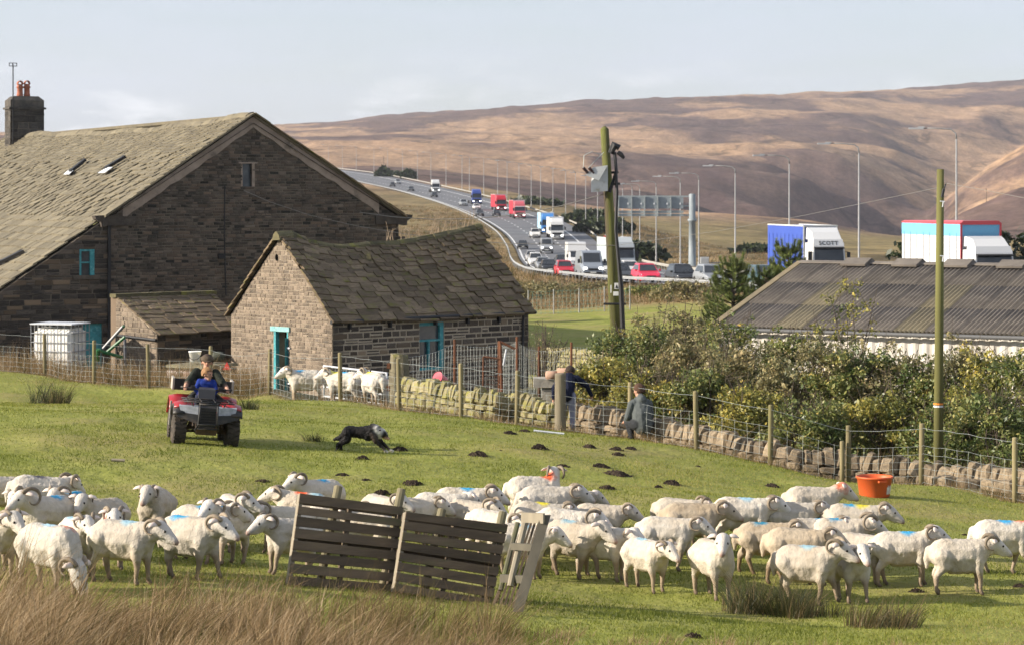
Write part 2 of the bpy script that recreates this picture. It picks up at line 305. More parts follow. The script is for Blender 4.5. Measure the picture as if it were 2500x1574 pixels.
at = N.new('ShaderNodeAttribute'); at.attribute_name = 'veg'; sp = N.new('ShaderNodeSeparateColor'); L.new(at.outputs['Color'], sp.inputs[0]); geo = N.new('ShaderNodeNewGeometry')
def gn(scale, detail=6, stretch=None, rough=.62):
    n = N.new('ShaderNodeTexNoise'); n.inputs['Scale'].default_value = scale; n.inputs['Detail'].default_value = detail; n.inputs['Roughness'].default_value = rough; v = geo.outputs['Position']
    if stretch:
        mp = N.new('ShaderNodeMapping'); mp.inputs['Scale'].default_value = stretch; L.new(v, mp.inputs['Vector']); v = mp.outputs[0]
    L.new(v, n.inputs['Vector']); return n.outputs['Fac']
def gr(x, a, c):
    q = N.new('ShaderNodeMapRange'); q.inputs[1].default_value = a; q.inputs[2].default_value = c; L.new(x, q.inputs[0]); return q.outputs[0]
def gx(f, a, c):
    q = N.new('ShaderNodeMix'); q.data_type = 'RGBA'; L.new(f, q.inputs['Factor'])
    for s_, v in ((6, a), (7, c)):
        if isinstance(v, tuple): q.inputs[s_].default_value = (*v, 1)
        else: L.new(v, q.inputs[s_])
    return q.outputs[2]
grass = gx(gr(gn(.9, 8), .35, .65), (.185, .205, .038), (.27, .272, .072)); grass = gx(gr(gn(.35, 6), .47, .66), grass, (.27, .235, .085)); grass = gx(gr(gn(14, 4), .55, .8), grass, (.07, .095, .02))
mol = gx(gr(gn(.02, 9, (1, .35, 1)), .36, .66), (.37, .235, .135), (.265, .172, .11)); mol = gx(gr(gn(.15, 6, (1, .3, 1)), .5, .8), mol, (.42, .285, .17))
hea = gx(gr(gn(.03, 9, (1, .35, 1)), .35, .65), (.10, .063, .056), (.15, .099, .075)); hea = gx(gr(gn(.25, 5), .5, .75), hea, (.085, .06, .05))
rgh = gx(gr(gn(.12, 8), .35, .62), (.25, .185, .088), (.135, .11, .055)); rgh = gx(gr(gn(.7, 6), .52, .72), rgh, (.21, .12, .06))
yrd = gx(gr(gn(.8, 7), .35, .65), (.16, .135, .09), (.10, .10, .045))
hn = N.new('ShaderNodeMath'); hn.operation = 'MULTIPLY_ADD'; hn.inputs[1].default_value = 2.6; L.new(gn(.009, 9, (1, .3, 1), .68), hn.inputs[0]); hm_ = N.new('ShaderNodeMath'); hm_.operation = 'ADD'; hm_.inputs[1].default_value = -1.28; L.new(sp.outputs['Green'], hn.inputs[2]); L.new(hn.outputs[0], hm_.inputs[0])
c = gx(gr(hm_.outputs[0], .25, .6), mol, hea)
c = gx(at.outputs['Alpha'], c, rgh); c = gx(sp.outputs['Blue'], c, yrd); c = gx(sp.outputs['Red'], c, grass); 
inv = N.new('ShaderNodeMath'); inv.operation = 'SUBTRACT'; inv.inputs[0].default_value = 1.0; L.new(sp.outputs['Red'], inv.inputs[1])
def mulv(c, x, lo, hi, a=.3, bb=.7):
    q = N.new('ShaderNodeMapRange'); q.inputs[1].default_value = a; q.inputs[2].default_value = bb; q.inputs[3].default_value = lo; q.inputs[4].default_value = hi; L.new(x, q.inputs[0]); h = N.new('ShaderNodeHueSaturation'); L.new(q.outputs[0], h.inputs['Value']); L.new(c, h.inputs['Color']); L.new(inv.outputs[0], h.inputs['Fac']); return h.outputs[0]
c = mulv(c, gn(.055, 9, (1, .28, 1), .78), .55, 1.42); c = mulv(c, gn(.4, 6, (1, .3, 1), .7), .72, 1.25)
gq = N.new('ShaderNodeMath'); gq.operation = 'SUBTRACT'; gq.inputs[1].default_value = .5; L.new(gn(.0042, 6, (1, .6, 1), .55), gq.inputs[0]); ga_ = N.new('ShaderNodeMath'); ga_.operation = 'ABSOLUTE'; L.new(gq.outputs[0], ga_.inputs[0]); c = mulv(c, ga_.outputs[0], .5, 1.0, .0, .012)
L.new(c, b.inputs['Base Color'])
bp = N.new('ShaderNodeBump'); bp.inputs['Distance'].default_value = .5; bp.inputs['Strength'].default_value = .7; L.new(gn(.35, 8), bp.inputs['Height'])
bp2 = N.new('ShaderNodeBump'); bp2.inputs['Distance'].default_value = .03; bp2.inputs['Strength'].default_value = .8; L.new(gn(9, 5), bp2.inputs['Height']); L.new(bp.outputs[0], bp2.inputs['Normal']); L.new(bp2.outputs[0], b.inputs['Normal'])
tag(link('ground', me), 'sloping pasture, rough verges and open moorland hills', kind='structure')

# ---------------- motorway ----------------
ASPH = M('asphalt', (.115, .118, .125), (.155, .155, .158), scale=.25, rough=.75, c3=(.09, .092, .098), c3scale=.06, bump=.004, bscale=30)
PAINT = M('road_paint', (.75, .75, .72), (.6, .6, .57), scale=2, rough=.6)
Dr = np.unique(np.r_[np.arange(100, 520, 4.), np.arange(520, 1320, 10.)])
RL, RR, RZ = cub(Dr, 1), cub(Dr, 2), EYE - cub(Dr, 3)
def strip(fa, fb, dz, name, mat, parent=None):
    """sheet between two fractional offsets across the carriageway"""
    n = len(Dr); V = np.concatenate([np.c_[RL + (RR - RL) * fa, Dr, RZ + dz], np.c_[RL + (RR - RL) * fb, Dr, RZ + dz]]); Fc = np.array([(i, n + i, n + i + 1, i + 1) for i in range(n - 1)])
    return link(name, fastmesh(name, V, Fc, mat, k=4), parent)
motorway = tag(strip(0.03, .93, 0, 'motorway', ASPH), 'grey asphalt motorway carriageway curving up to the moor', kind='structure')
strip(.055, .069, .006, 'edge_line', PAINT, motorway); strip(.735, .752, .006, 'edge_line', PAINT, motorway)
lm = MB()
for f0 in (.285, .51):
    Dm = 104.
    while Dm < 1250:
        xa, xb = cub([Dm, Dm + 2.5], 1), cub([Dm, Dm + 2.5], 2); z = EYE - cub([Dm, Dm + 2.5], 3) + .006; cx = xa + (xb - xa) * f0; wd = .1 if Dm < 400 else .13
        lm.quad((cx[0] - wd, Dm, z[0]), (cx[0] + wd, Dm, z[0]), (cx[1] + wd, Dm + 2.5, z[1]), (cx[1] - wd, Dm + 2.5, z[1])); Dm += 9
tag(lm.build('lane_dashes', PAINT, motorway), None, kind='stuff')
GALV = M('galvanised_steel', (.42, .44, .45), (.52, .53, .53), scale=3, rough=.45, metal=.35, rndv=.06)
GALVL = M('weathered_barrier', (.42, .405, .37), (.34, .32, .28), scale=2, rough=.6, metal=.1)
POSTM = M('barrier_post', (.30, .31, .30), (.22, .2, .18), scale=4, rough=.7)
def barrier(D0, D1, f, off, label, step=3.2, hgt=.62, mat=GALVL, ph=1.0):
    t = thing('crash_barrier', label, 'barrier', (0, 0, 0)); Ds = np.arange(D0, D1, 3.0); x = cub(Ds, 1) + (cub(Ds, 2) - cub(Ds, 1)) * f + off; z = ground(x, Ds, False) + hgt
    z = np.maximum(z, EYE - cub(Ds, 3) - .2 + hgt); pts = np.c_[x, Ds, z]; mb = MB(); n = len(Ds); prof = [(-.03, -.16 * ph), (.05, -.09 * ph), (-.02, 0), (.05, .09 * ph), (-.03, .16 * ph)]
    for k in range(len(prof) - 1):
        (o0, h0), (o1, h1) = prof[k], prof[k + 1]
        mb.add([p + np.array((o0, 0, h0)) for p in pts] + [p + np.array((o1, 0, h1)) for p in pts], [(i, n + i, n + i + 1, i + 1) for i in range(n - 1)])
    mb.build('rail', mat, t, recalc=False); Dp = D0 + 1; pm = MB().box((0, 0, -.42), (.1, .12, 1.1)).mesh('barrier_post', POSTM); k = 0
    st = MB()
    while Dp < D1:
        xx = float(cub(Dp, 1) + (cub(Dp, 2) - cub(Dp, 1)) * f + off) ; zz = max(gz(xx, Dp), float(EYE - cub(Dp, 3)) - .2) + hgt
        if Dp < 330: link('post', pm, t, (xx + .09, Dp, zz - .12))
        else: st.box((xx + .09, Dp, zz - .5), (.1, .12, 1.0))
        Dp += step * (1 if Dp < 330 else 2)
    if st.v: tag(st.build('far_posts', POSTM, t), None, kind='stuff')
    return t
barrier(108, 1150, 0, -.9, 'long galvanised crash barrier along the near side of the motorway', mat=GALV, ph=.7)
barrier(150, 1250, 1, -.3, 'pale crash barrier along the far verge below the lamp posts', mat=GALVL)
# ---------------- masonry and slating tools ----------------
Zv = Vector((0, 0, 1))
def kid(mb, name, mats, parent, smooth=False, rnd=False, sub=False, recalc=True):
    """child built in world coordinates under an unrotated Empty (sub: under such a child)"""
    return mb.build(name, mats, parent, smooth, rnd, (0, 0, 0) if sub else tuple(-parent.location), recalc)
def on_plane(O, U, px, py=None):
    k = (px - CX) / F; s = (k * O.y - O.x) / (U.x - k * U.y); D = O.y + U.y * s
    return s if py is None else (s, EYE - (py - HY) / F * D - O.z)
def stone_pts(a0, a1, b0, b1, h0, h1, pr, ch, jit, rr):
    """stone block in wall coords: bottom from a0..a1, top from b0..b1"""
    j = lambda k=1: rr.uniform(-jit, jit) * k
    base = [(a0, h0), (a1, h0), (b1, h1), (b0, h1)]; q = [(s + j(), h + j(.6)) for s, h in base]
    cs, chh = (a0 + a1) / 2, (h0 + h1) / 2
    def ins(p, c): return (p[0] + (c if p[0] < cs else -c), p[1] + (c if p[1] < chh else -c))
    return [(s, -.06, h) for s, h in q] + [(s, pr * .45, h) for s, h in q] + [(*[ins(p, ch)[0]], pr + j(.5), ins(p, ch)[1]) for p in q]
SF = [(0, 1, 5, 4), (1, 2, 6, 5), (2, 3, 7, 6), (3, 0, 4, 7), (4, 5, 9, 8), (5, 6, 10, 9), (6, 7, 11, 10), (7, 4, 8, 11), (8, 9, 10, 11)]
STONE_UNITS = {}
def stone_units(mat):
    if mat.name not in STONE_UNITS:
        rr = random.Random(5); L_ = []
        for k in range(8):
            mb = MB(); mb.add(stone_pts(0, 1, 0, 1, 0, 1, 1, .07, .035, rr), SF); L_.append(mb.mesh('stone', mat, recalc=False))
        STONE_UNITS[mat.name] = L_
    return STONE_UNITS[mat.name]
def stone_wall(parent, O, U, Nn, edges, courses, mlen, openings, smat, mmat, thick=.4, proud=.018, nparts=300, gap=.016, seed=1, vis=None, piece='stone', rubble=.25):
    """coursed stone wall: recessed mortar core plus separate stones. courses: list of heights; edges(h)->(s0,s1)"""
    rr = random.Random(seed); B = parent.location; core = MB(); stones = []
    def W(s, d, h): return O + U * s + Nn * d + Zv * h
    for h0, h1 in zip(courses[:-1], courses[1:]):
        (a0, a1), (b0, b1) = edges(h0), edges(h1)
        if a1 - a0 < .06: continue
        b1 = max(b1, b0 + .01); hm = (h0 + h1) / 2; segs = [[a0, a1, b0, b1]]
        for (p0, p1, q0, q1) in openings:
            if q0 < hm < q1:
                ns = []
                for sg in segs:
                    if p1 <= sg[0] or p0 >= sg[1]: ns.append(sg); continue
                    if p0 > sg[0] + .03: ns.append([sg[0], p0, sg[2], p0])
                    if p1 < sg[1] - .03: ns.append([p1, sg[1], p1, sg[3]])
                segs = ns
        for c0, c1, d0, d1 in segs:
            core.hexa([W(c0, -thick, h0), W(c1, -thick, h0), W(c1, 0, h0), W(c0, 0, h0), W(d0, -thick, h1), W(d1, -thick, h1), W(d1, 0, h1), W(d0, 0, h1)])
            s = min(c0, d0); e = max(c1, d1); cuts = [s]; ml = mlen * (.75 + (h1 - h0) * 2.2)
            while cuts[-1] < e - .5 * ml: cuts.append(cuts[-1] + ml * rr.uniform(.55, 1.5))
            if len(cuts) > 1 and e - cuts[-1] < .3 * ml: cuts[-1] = e
            else: cuts.append(e)
            for k in range(len(cuts) - 1):
                l0 = max(cuts[k], c0) if k else c0; l1 = max(cuts[k], d0) if k else d0; last = k == len(cuts) - 2
                r0 = c1 if last else min(cuts[k + 1], c1); r1 = d1 if last else min(cuts[k + 1], d1)
                if r0 - l0 < .05: continue
                if r1 - l1 < .02: r1 = l1 + .02
                parts = [(h0, h1)]
                if rr.random() < rubble and h1 - h0 > .13 and abs(l0 - l1) < 1e-6 and abs(r0 - r1) < 1e-6: m = h0 + (h1 - h0) * rr.uniform(.4, .6); parts = [(h0, m), (m, h1)]
                for g0, g1 in parts: stones.append((l0 + gap / 2, r0 - gap / 2, l1 + gap / 2, r1 - gap / 2, g0 + gap / 2, g1 - gap / 2, proud * rr.uniform(.5, 1.5)))
    cw = kid(core, 'wall_core', mmat, parent)
    st = sorted(stones, key=lambda q: -(q[1] - q[0]) * (q[5] - q[4]) * (1 if vis is None or vis(q) else .01)); rest = MB(); units = stone_units(smat); T = Matrix.Translation(-B)
    for i, q in enumerate(st):
        a0, a1, b0, b1, h0, h1, pr = q
        rect = abs(a0 - b0) < 1e-6 and abs(a1 - b1) < 1e-6
        if i < nparts and rect:
            o_ = O + U * a0 + Zv * h0; mm = Matrix(((U.x * (a1 - a0), Nn.x * pr, 0, o_.x), (U.y * (a1 - a0), Nn.y * pr, 0, o_.y), (0, 0, h1 - h0, o_.z), (0, 0, 0, 1)))
            link(piece, units[i % 8], parent, mw=T @ mm)
        else:
            pts = [W(*p) for p in stone_pts(a0, a1, b0, b1, h0, h1, pr, min(.012, (h1 - h0) * .2), .006, rr)]
            if i < nparts: mb = MB(); mb.add(pts, SF); kid(mb, piece, smat, parent, recalc=False)
            else: rest.cur = rr.random(); rest.add(pts, SF)
    if rest.v: tag(kid(rest, 'small_stones', smat, parent, rnd=True, recalc=False), None, kind='stuff')
    return cw
def slate_roof(parent, O, U, Dn, length, slope, n_courses, wid, smat, nparts=300, seed=3, thick=.03, sag=None, expo=None, jit=.02, s_start=0.0, holes=(), over=1.5, lift=.02, rot=.02, piece='slate', keep=None, taper=.6):
    """slates on a plane. O: top-left (ridge), U along the ridge, Dn unit down-slope. courses get smaller towards the ridge"""
    rr = random.Random(seed); Nn = U.cross(Dn); Nn = Nn if Nn.z > 0 else -Nn; B = parent.location; T = Matrix.Translation(-B)
    wts = [1 + taper * (i / max(1, n_courses - 1)) for i in range(n_courses)]; tot = sum(wts); y = 0; items = []
    for i in range(n_courses):
        e = slope * wts[i] / tot; s = s_start - rr.uniform(0, wid)
        while s < length:
            wd = wid * wts[i] / (1 + taper / 2) * rr.uniform(.62, 1.45); x0, x1 = max(s, s_start), min(s + wd, length + rr.uniform(-.03, .05))
            if x1 - x0 > .12:
                cx, cy = (x0 + x1) / 2, y + e / 2
                if not any(hx0 < cx < hx1 and hy0 < cy < hy1 for hx0, hx1, hy0, hy1 in holes):
                    items.append((x0 + .008, x1 - .008, y - e * (over - 1) * .5, y + e + rr.uniform(-jit, jit * 1.6), rr.uniform(-rot, rot), lift * (.85 + .3 * rr.random()), thick * rr.uniform(.85, 1.2), rr.random()))
            s += wd
        y += e
    vis = [it for it in items if keep is None or keep(O + U * ((it[0] + it[1]) / 2) + Dn * ((it[2] + it[3]) / 2))]
    vis.sort(key=lambda it: -(it[1] - it[0]) * (it[3] - it[2])); chosen = set(id(it) for it in vis[:nparts]); rest = MB()
    units = []
    for k in range(8):
        mb = MB(); r2 = random.Random(100 + k + seed); c = [r2.uniform(-.03, .03) for _ in range(6)]
        lo = [(0, 0, 0), (1, 0, 0), (1 + c[0], 1 + c[1], 0), (.5, 1 + c[2], 0), (c[3], 1 + c[4], 0)]; mb.add([(a, b, 0) for a, b, _ in lo] + [(a * .985 + .007, b * .985, 1) for a, b, _ in lo], [(4, 3, 2, 1, 0), (5, 6, 7, 8, 9)] + [(q, (q + 1) % 5, 5 + (q + 1) % 5, 5 + q) for q in range(5)])
        units.append(mb.mesh('slate', smat, recalc=True))
    for n_, it in enumerate(items):
        x0, x1, y0, y1, ro, li, th, rn = it; cx = (x0 + x1) / 2; dz = sag(x0, (y0 + y1) / 2) if sag else 0
        u = (U + Dn * ro).normalized(); d = (Dn - U * ro - Nn * (-li / max(.1, (y1 - y0)))).normalized(); o_ = O + U * x0 + Dn * y0 + Nn * (.004 + .002 * (n_ % 5)) + Zv * dz
        if sag: g = (sag(cx + .2, y1) - sag(cx - .2, y1)) / .4; u = (u + Zv * g).normalized()
        sx, sy = x1 - x0, y1 - y0
        mm = Matrix(((u.x * sx, d.x * sy, Nn.x * th, o_.x), (u.y * sx, d.y * sy, Nn.y * th, o_.y), (u.z * sx, d.z * sy, Nn.z * th, o_.z), (0, 0, 0, 1)))
        if id(it) in chosen: link(piece, units[n_ % 8], parent, mw=T @ mm)
        else:
            rest.cur = rn; me = units[n_ % 8]; rest.add([mm @ v.co for v in me.vertices], [tuple(p.vertices) for p in me.polygons])
    if rest.v: tag(kid(rest, 'small_slates', smat, parent, rnd=True, recalc=False), None, kind='stuff')
def courses(h0, h1, e, seed=1, snap=()):
    rr = random.Random(seed); pts = sorted([h0, h1] + [s for s in snap if h0 < s < h1]); out = [h0]
    for a, b in zip(pts[:-1], pts[1:]):
        n = max(1, round((b - a) / e)); ws = [rr.uniform(.75, 1.25) for _ in range(n)]; t = sum(ws); acc = a
        for w_ in ws: acc += (b - a) * w_ / t; out.append(acc)
    return out
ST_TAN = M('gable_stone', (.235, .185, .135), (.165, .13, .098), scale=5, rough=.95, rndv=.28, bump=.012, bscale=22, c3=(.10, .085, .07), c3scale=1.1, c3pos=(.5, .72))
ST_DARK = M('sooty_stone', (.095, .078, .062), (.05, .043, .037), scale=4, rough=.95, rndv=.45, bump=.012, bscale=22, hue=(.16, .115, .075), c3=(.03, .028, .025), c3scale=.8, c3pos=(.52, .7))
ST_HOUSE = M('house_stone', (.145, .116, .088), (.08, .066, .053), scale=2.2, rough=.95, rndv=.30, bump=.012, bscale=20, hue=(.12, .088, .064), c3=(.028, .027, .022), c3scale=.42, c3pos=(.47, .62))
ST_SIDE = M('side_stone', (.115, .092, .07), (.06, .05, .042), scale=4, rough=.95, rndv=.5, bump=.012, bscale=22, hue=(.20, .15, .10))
MORT_L = M('pale_mortar', (.33, .275, .205), (.24, .20, .15), scale=7, rough=.95, bump=.006)
MORT_H = M('house_mortar', (.165, .138, .105), (.06, .05, .042), scale=1.2, rough=.95, bump=.008, lo=.42, hi=.6)
SL_BARN = M('mossy_slate', (.185, .137, .085), (.115, .086, .056), scale=3.5, rough=.95, rndv=.33, bump=.014, bscale=14, c3=(.125, .125, .022), c3scale=1.9, c3pos=(.54, .72))
SL_HOUSE = M('house_slate', (.185, .158, .104), (.13, .114, .08), scale=3, rough=.93, rndv=.22, bump=.012, bscale=12, c3=(.16, .14, .09), c3scale=.7, c3pos=(.5, .75))
TEAL = M('teal_paint', (.055, .30, .33), (.04, .20, .22), scale=6, rough=.55, c3=(.15, .40, .42), c3scale=9)
PALE_TEAL = M('faded_teal_paint', (.17, .38, .38), (.26, .44, .43), scale=9, rough=.6, c3=(.10, .25, .26), c3scale=14, c3pos=(.6, .66))
DARKIN = M('dark_interior', (.012, .011, .01), rough=1, spec=0)
GLASSD = M('dusty_glass', (.035, .045, .055), (.07, .085, .095), scale=3, rough=.18, spec=.5)
BLACKP = M('black_pipe', (.02, .02, .021), rough=.55)
RENDERB = M('verge_render', (.33, .265, .215), (.235, .185, .145), scale=2.2, rough=.9, c3=(.12, .10, .08), c3scale=1.6, bump=.01)
MOSSST = M('mossy_ridge', (.135, .12, .06), (.085, .075, .045), scale=5, rough=.98, bump=.03, bscale=16, c3=(.16, .155, .04), c3scale=2.4, rndv=.2)
LEADW = M('pale_lead', (.62, .64, .66), (.5, .52, .54), scale=5, rough=.5)

# ---------------- small barn ----------------
US = Vector((.735, .678, 0)).normalized(); UG = Vector((US.y, -US.x, 0)); NS = Vector((US.y, -US.x, 0)); NG = -US; UGd = NS   # side direction, gable direction (left to right)
A = P(812, 978, 72); A.z = -.02; BL, BW = 7.85, 5.0; barn = thing('stone_barn', 'small stone barn with mossy sagging slate roof and turquoise door in its gable', 'barn', (A.x, A.y, 0))
Lc = A - UGd * BW; EAV = 2.42 - A.z; APX = 4.80 - A.z
def g_edges(h):
    if h <= EAV: return (0, BW)
    t = (h - EAV) / (APX - EAV); return (t * BW / 2, BW - t * BW / 2)
ds0, dh1 = on_plane(Lc, UGd, 671, 806); ds1 = on_plane(Lc, UGd, 703); h_s, h_h = on_plane(Lc, UGd, 677, 629)
gc = courses(0, EAV, .118, 2, (dh1,)) + courses(EAV, APX - .05, .115, 4)[1:]
stone_wall(barn, Lc, UGd, NG, g_edges, gc, .21, [(ds0, ds1, -1, dh1)], ST_TAN, MORT_L, seed=21, proud=.014)
ws0, wh1 = on_plane(A, US, 1024, 788); ws1, wh0 = on_plane(A, US, 1084, 900); sc_ = courses(0, EAV - .05, .172, 6, (wh0, wh1))
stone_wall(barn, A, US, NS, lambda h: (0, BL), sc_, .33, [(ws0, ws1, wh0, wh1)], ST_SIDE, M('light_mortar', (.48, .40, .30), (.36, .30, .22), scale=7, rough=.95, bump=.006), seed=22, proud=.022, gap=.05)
mb = MB(); Bk = Lc + US * BL; Br = A + US * BL
mb.hexa([Br, Br + Vector((.01, .01, 0)) - US * .3, Bk - US * .3, Bk, Br + Zv * EAV, Br - US * .3 + Zv * EAV, Bk - US * .3 + Zv * EAV, Bk + Zv * EAV])
for q in (0,): mb.add([Lc, Lc + UGd * .3, Bk + UGd * .3, Bk, Lc + Zv * EAV, Lc + UGd * .3 + Zv * EAV, Bk + UGd * .3 + Zv * EAV, Bk + Zv * EAV], [(0, 3, 7, 4), (1, 5, 6, 2), (4, 7, 6, 5)])
pk = (Bk + Br) / 2 + Zv * (APX - .06); mb.add([Br + Zv * EAV, Bk + Zv * EAV, pk], [(0, 1, 2)])
kid(mb, 'rear_wall', ST_DARK, barn)
mb = MB(); mb.box(A + US * 3.9 - UGd * 2.5 + Zv * 1.1, (6.6, 4.0, 2.2), Matrix.Rotation(atan2(US.y, US.x), 3, 'Z')); kid(mb, 'dark_interior', DARKIN, barn)
RID = (APX - EAV) / (BW / 2); pit = math.atan(RID)
Dn = (NS * cos(pit) - Zv * sin(pit)); Dn2 = (-NS * cos(pit) - Zv * sin(pit)); SLP = BW / 2 / cos(pit)
rO = A - UGd * (BW / 2) + Zv * (APX + .03) - US * .16
def bsag(s, y):
    t = min(1, max(0, (s - .55) / 7.6)); k = (1 - y / (SLP + .2)); return -.44 * max(0, sin(pi * t ** .7)) ** .8 * (.15 + .85 * max(0, k)) + .04 * sin(s * 2.1 + y) * (1 - t) + .2 * t * k
slate_roof(barn, rO, US, Dn, 8.2, SLP + .22, 16, .52, SL_BARN, 300, 31, .07, bsag, jit=.014, lift=.065, rot=.015)
slate_roof(barn, rO, US, Dn2, 8.2, SLP + .22, 15, .46, SL_BARN, 60, 32, .045, bsag, jit=.05, lift=.035, rot=.04)
mb = MB()   # roof board under the slates
for d_, sg in ((Dn, 1), (Dn2, -1)):
    nS = 10; vs_ = []
    for i in range(nS + 1):
        s = .1 + 7.9 * i / nS
        for y in (0, .5, 1): vs_.append(rO + US * s + d_ * (SLP * y) + Zv * (bsag(s, SLP * y) - .05))
    mb.add(vs_, [(i * 3 + j, i * 3 + j + 1, i * 3 + 4 + j, i * 3 + 3 + j) for i in range(nS) for j in (0, 1)])
kid(mb, 'roof_boards', DARKIN, barn)
rr = random.Random(9); s = -.02
while s < 8.15:
    ln = rr.uniform(.42, .7); a_, b_ = rO + US * s + Zv * (bsag(s, 0) + .03), rO + US * min(8.2, s + ln) + Zv * (bsag(s + ln, 0) + .03); mb = MB()
    sec = [(-.2, -.17), (-.13, .0), (-.04, .07), (.05, .075), (.14, .0), (.2, -.17)]; pts = []
    for p_ in (a_, b_): pts += [p_ + NS * u * rr.uniform(.85, 1.1) + Zv * (v + rr.uniform(-.015, .02)) for u, v in sec]
    mb.add(pts, [(i, i + 1, 7 + i, 6 + i) for i in range(5)] + [(0, 5, 4, 3, 2, 1), (6, 7, 8, 9, 10, 11)]); kid(mb, 'ridge_stone', MOSSST, barn); s += ln + .01
def slab(parent, O, U, Nn, s0, s1, h0, h1, d0, d1, name, mat, sub=False):
    def W_(s, d, h): return O + U * s + Nn * d + Zv * h
    mb = MB(); mb.hexa([W_(s0, d1, h0), W_(s1, d1, h0), W_(s1, d0, h0), W_(s0, d0, h0), W_(s0, d1, h1), W_(s1, d1, h1), W_(s1, d0, h1), W_(s0, d0, h1)]); return kid(mb, name, mat, parent, sub=sub)
# door with faded lintel board, frame and a leaf standing open
slab(barn, Lc, UGd, NG, ds0 - .16, ds1 + .12, dh1 - .02, dh1 + .12, -.05, .06, 'lintel', PALE_TEAL)
slab(barn, Lc, UGd, NG, ds0 - .02, ds0 + .085, .02, dh1 - .03, -.1, .03, 'door_frame', TEAL); slab(barn, Lc, UGd, NG, ds1 - .03, ds1 + .03, .02, dh1 - .03, -.1, .02, 'door_frame', TEAL)
dl = slab(barn, Lc + UGd * (ds1 - .02), (UGd * .45 - NG * -.9).normalized(), NG, 0, .10, .05, dh1 - .2, -.0, .05, 'door_leaf', TEAL)
for hh in (dh1 - .52, .42): slab(barn, Lc, UGd, NG, ds1 - .02, ds1 + .15, hh, hh + .045, .02, .06, 'hinge_bracket', LEADW)
mb = MB(); mb.sphere(Lc + UGd * h_s + NG * .03 + Zv * h_h, .075, sx=.6, sy=.6, sz=1.35); kid(mb, 'vent_hole', DARKIN, barn)
# side window
wd = slab(barn, A, US, NS, ws0, ws1, wh0, wh1, -.14, -.12, 'window', GLASSD)
for (a, b_, c_, d_) in ((ws0, ws1, wh1 - .10, wh1), (ws0, ws1, wh0, wh0 + .07), (ws1 - .15, ws1, wh0 + .07, wh1 - .1), (ws0, ws1 - .15, wh0 + (wh1 - wh0) * .60, wh0 + (wh1 - wh0) * .60 + .06), (ws0 + .38, ws0 + .43, wh0 + .07, wh0 + (wh1 - wh0) * .6)):
    slab(barn, A, US, NS, a, b_, c_, d_, -.11, -.02, 'window_frame', TEAL)
gt = MB(); gt.tube([A + US * -.15 + NS * .12 + Zv * (EAV - .10), A + US * 8.05 + NS * .12 + Zv * (EAV - .06)], .06, 8); kid(gt, 'gutter', BLACKP, barn)
gt = MB(); gt.tube([A + US * 7.55 + NS * .12 + Zv * (EAV - .1), A + US * 7.55 + NS * .07 + Zv * (EAV - .35), A + US * 7.55 + NS * .07], .04, 8); kid(gt, 'downpipe', BLACKP, barn)
for s in (.55, 2.1, 3.9, 5.2, 6.5): slab(barn, A, US, NS, s, s + .06, EAV - .32, EAV - .12, .0, .14, 'gutter_bracket', BLACKP)
stt = MB(); bz = rO + US * 3.05 + Dn * .85 + Zv * (bsag(3, .9) + .05); stt.hexa([bz + Vector(q) for q in ((-.08, -.05, 0), (.1, -.05, 0), (.1, .05, 0), (-.08, .05, 0), (-.03, -.04, .24), (.06, -.04, .27), (.06, .03, .26), (-.03, .03, .24))]); kid(stt, 'loose_slate', MOSSST, barn)

# ---------------- lean-to shed ----------------
S0 = P(384, 930, 75.2); S0.z = gz(S0.x, S0.y) - .1; SE, SB, SWd, SLn = 1.80 - S0.z, 2.80 - S0.z, 2.25, 3.6
shed = thing('lean_to_shed', 'low lean-to stone shed with slate roof between farmhouse and barn', 'shed', (S0.x, S0.y, 0)); S1 = S0 - UGd * SWd
def s_edges(h):
    if h <= SE: return (0, SWd)
    t = (h - SE) / (SB + .1 - SE); return (0, max(.05, SWd * (1 - t)))
stone_wall(shed, S1, UGd, NG, s_edges, courses(0, SB + .02, .15, 8, (SE,)), .24, [], ST_TAN, MORT_L, seed=41)
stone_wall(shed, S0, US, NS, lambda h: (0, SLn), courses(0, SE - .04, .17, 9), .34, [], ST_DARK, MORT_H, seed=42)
sp_ = math.atan((SB - SE) / SWd); Dn3 = (NS * cos(sp_) - Zv * sin(sp_)); sO = S1 + Zv * (SB + .04) - US * .05
slate_roof(shed, sO, US, Dn3, SLn + .1, SWd / cos(sp_) + .2, 9, .55, SL_BARN, 200, 43, .05, jit=.04, lift=.04, rot=.03)
mb = MB(); mb.hexa([S1 + Zv * SB - Zv * .08, S0 + Zv * SE - Zv * .08, S0 + US * SLn + Zv * SE - Zv * .08, S1 + US * SLn + Zv * SB - Zv * .08, S1 + Zv * SB - Zv * .02, S0 + Zv * SE - Zv * .02, S0 + US * SLn + Zv * SE - Zv * .02, S1 + US * SLn + Zv * SB - Zv * .02]); kid(mb, 'roof_boards', DARKIN, shed)
mb = MB(); mb.hexa([S1 + Vector((0, 0, 0)), S1 + US * SLn, S1 + US * SLn - UGd * .3, S1 - UGd * .3, S1 + Zv * (SB + .05), S1 + US * SLn + Zv * (SB + .05), S1 + US * SLn - UGd * .3 + Zv * (SB + .05), S1 - UGd * .3 + Zv * (SB + .05)]); kid(mb, 'back_wall', ST_DARK, shed)
rr = random.Random(4); s = -.05
while s < SLn:
    ln = rr.uniform(.5, .8); mb = MB(); c_ = sO + US * (s + ln / 2) - UGd * .05 + Zv * .06; mb.box(c_, (ln - .012, .34, .11 + rr.uniform(0, .03)), Matrix.Rotation(atan2(US.y, US.x), 3, 'Z')); kid(mb, 'coping_stone', MOSSST, shed); s += ln
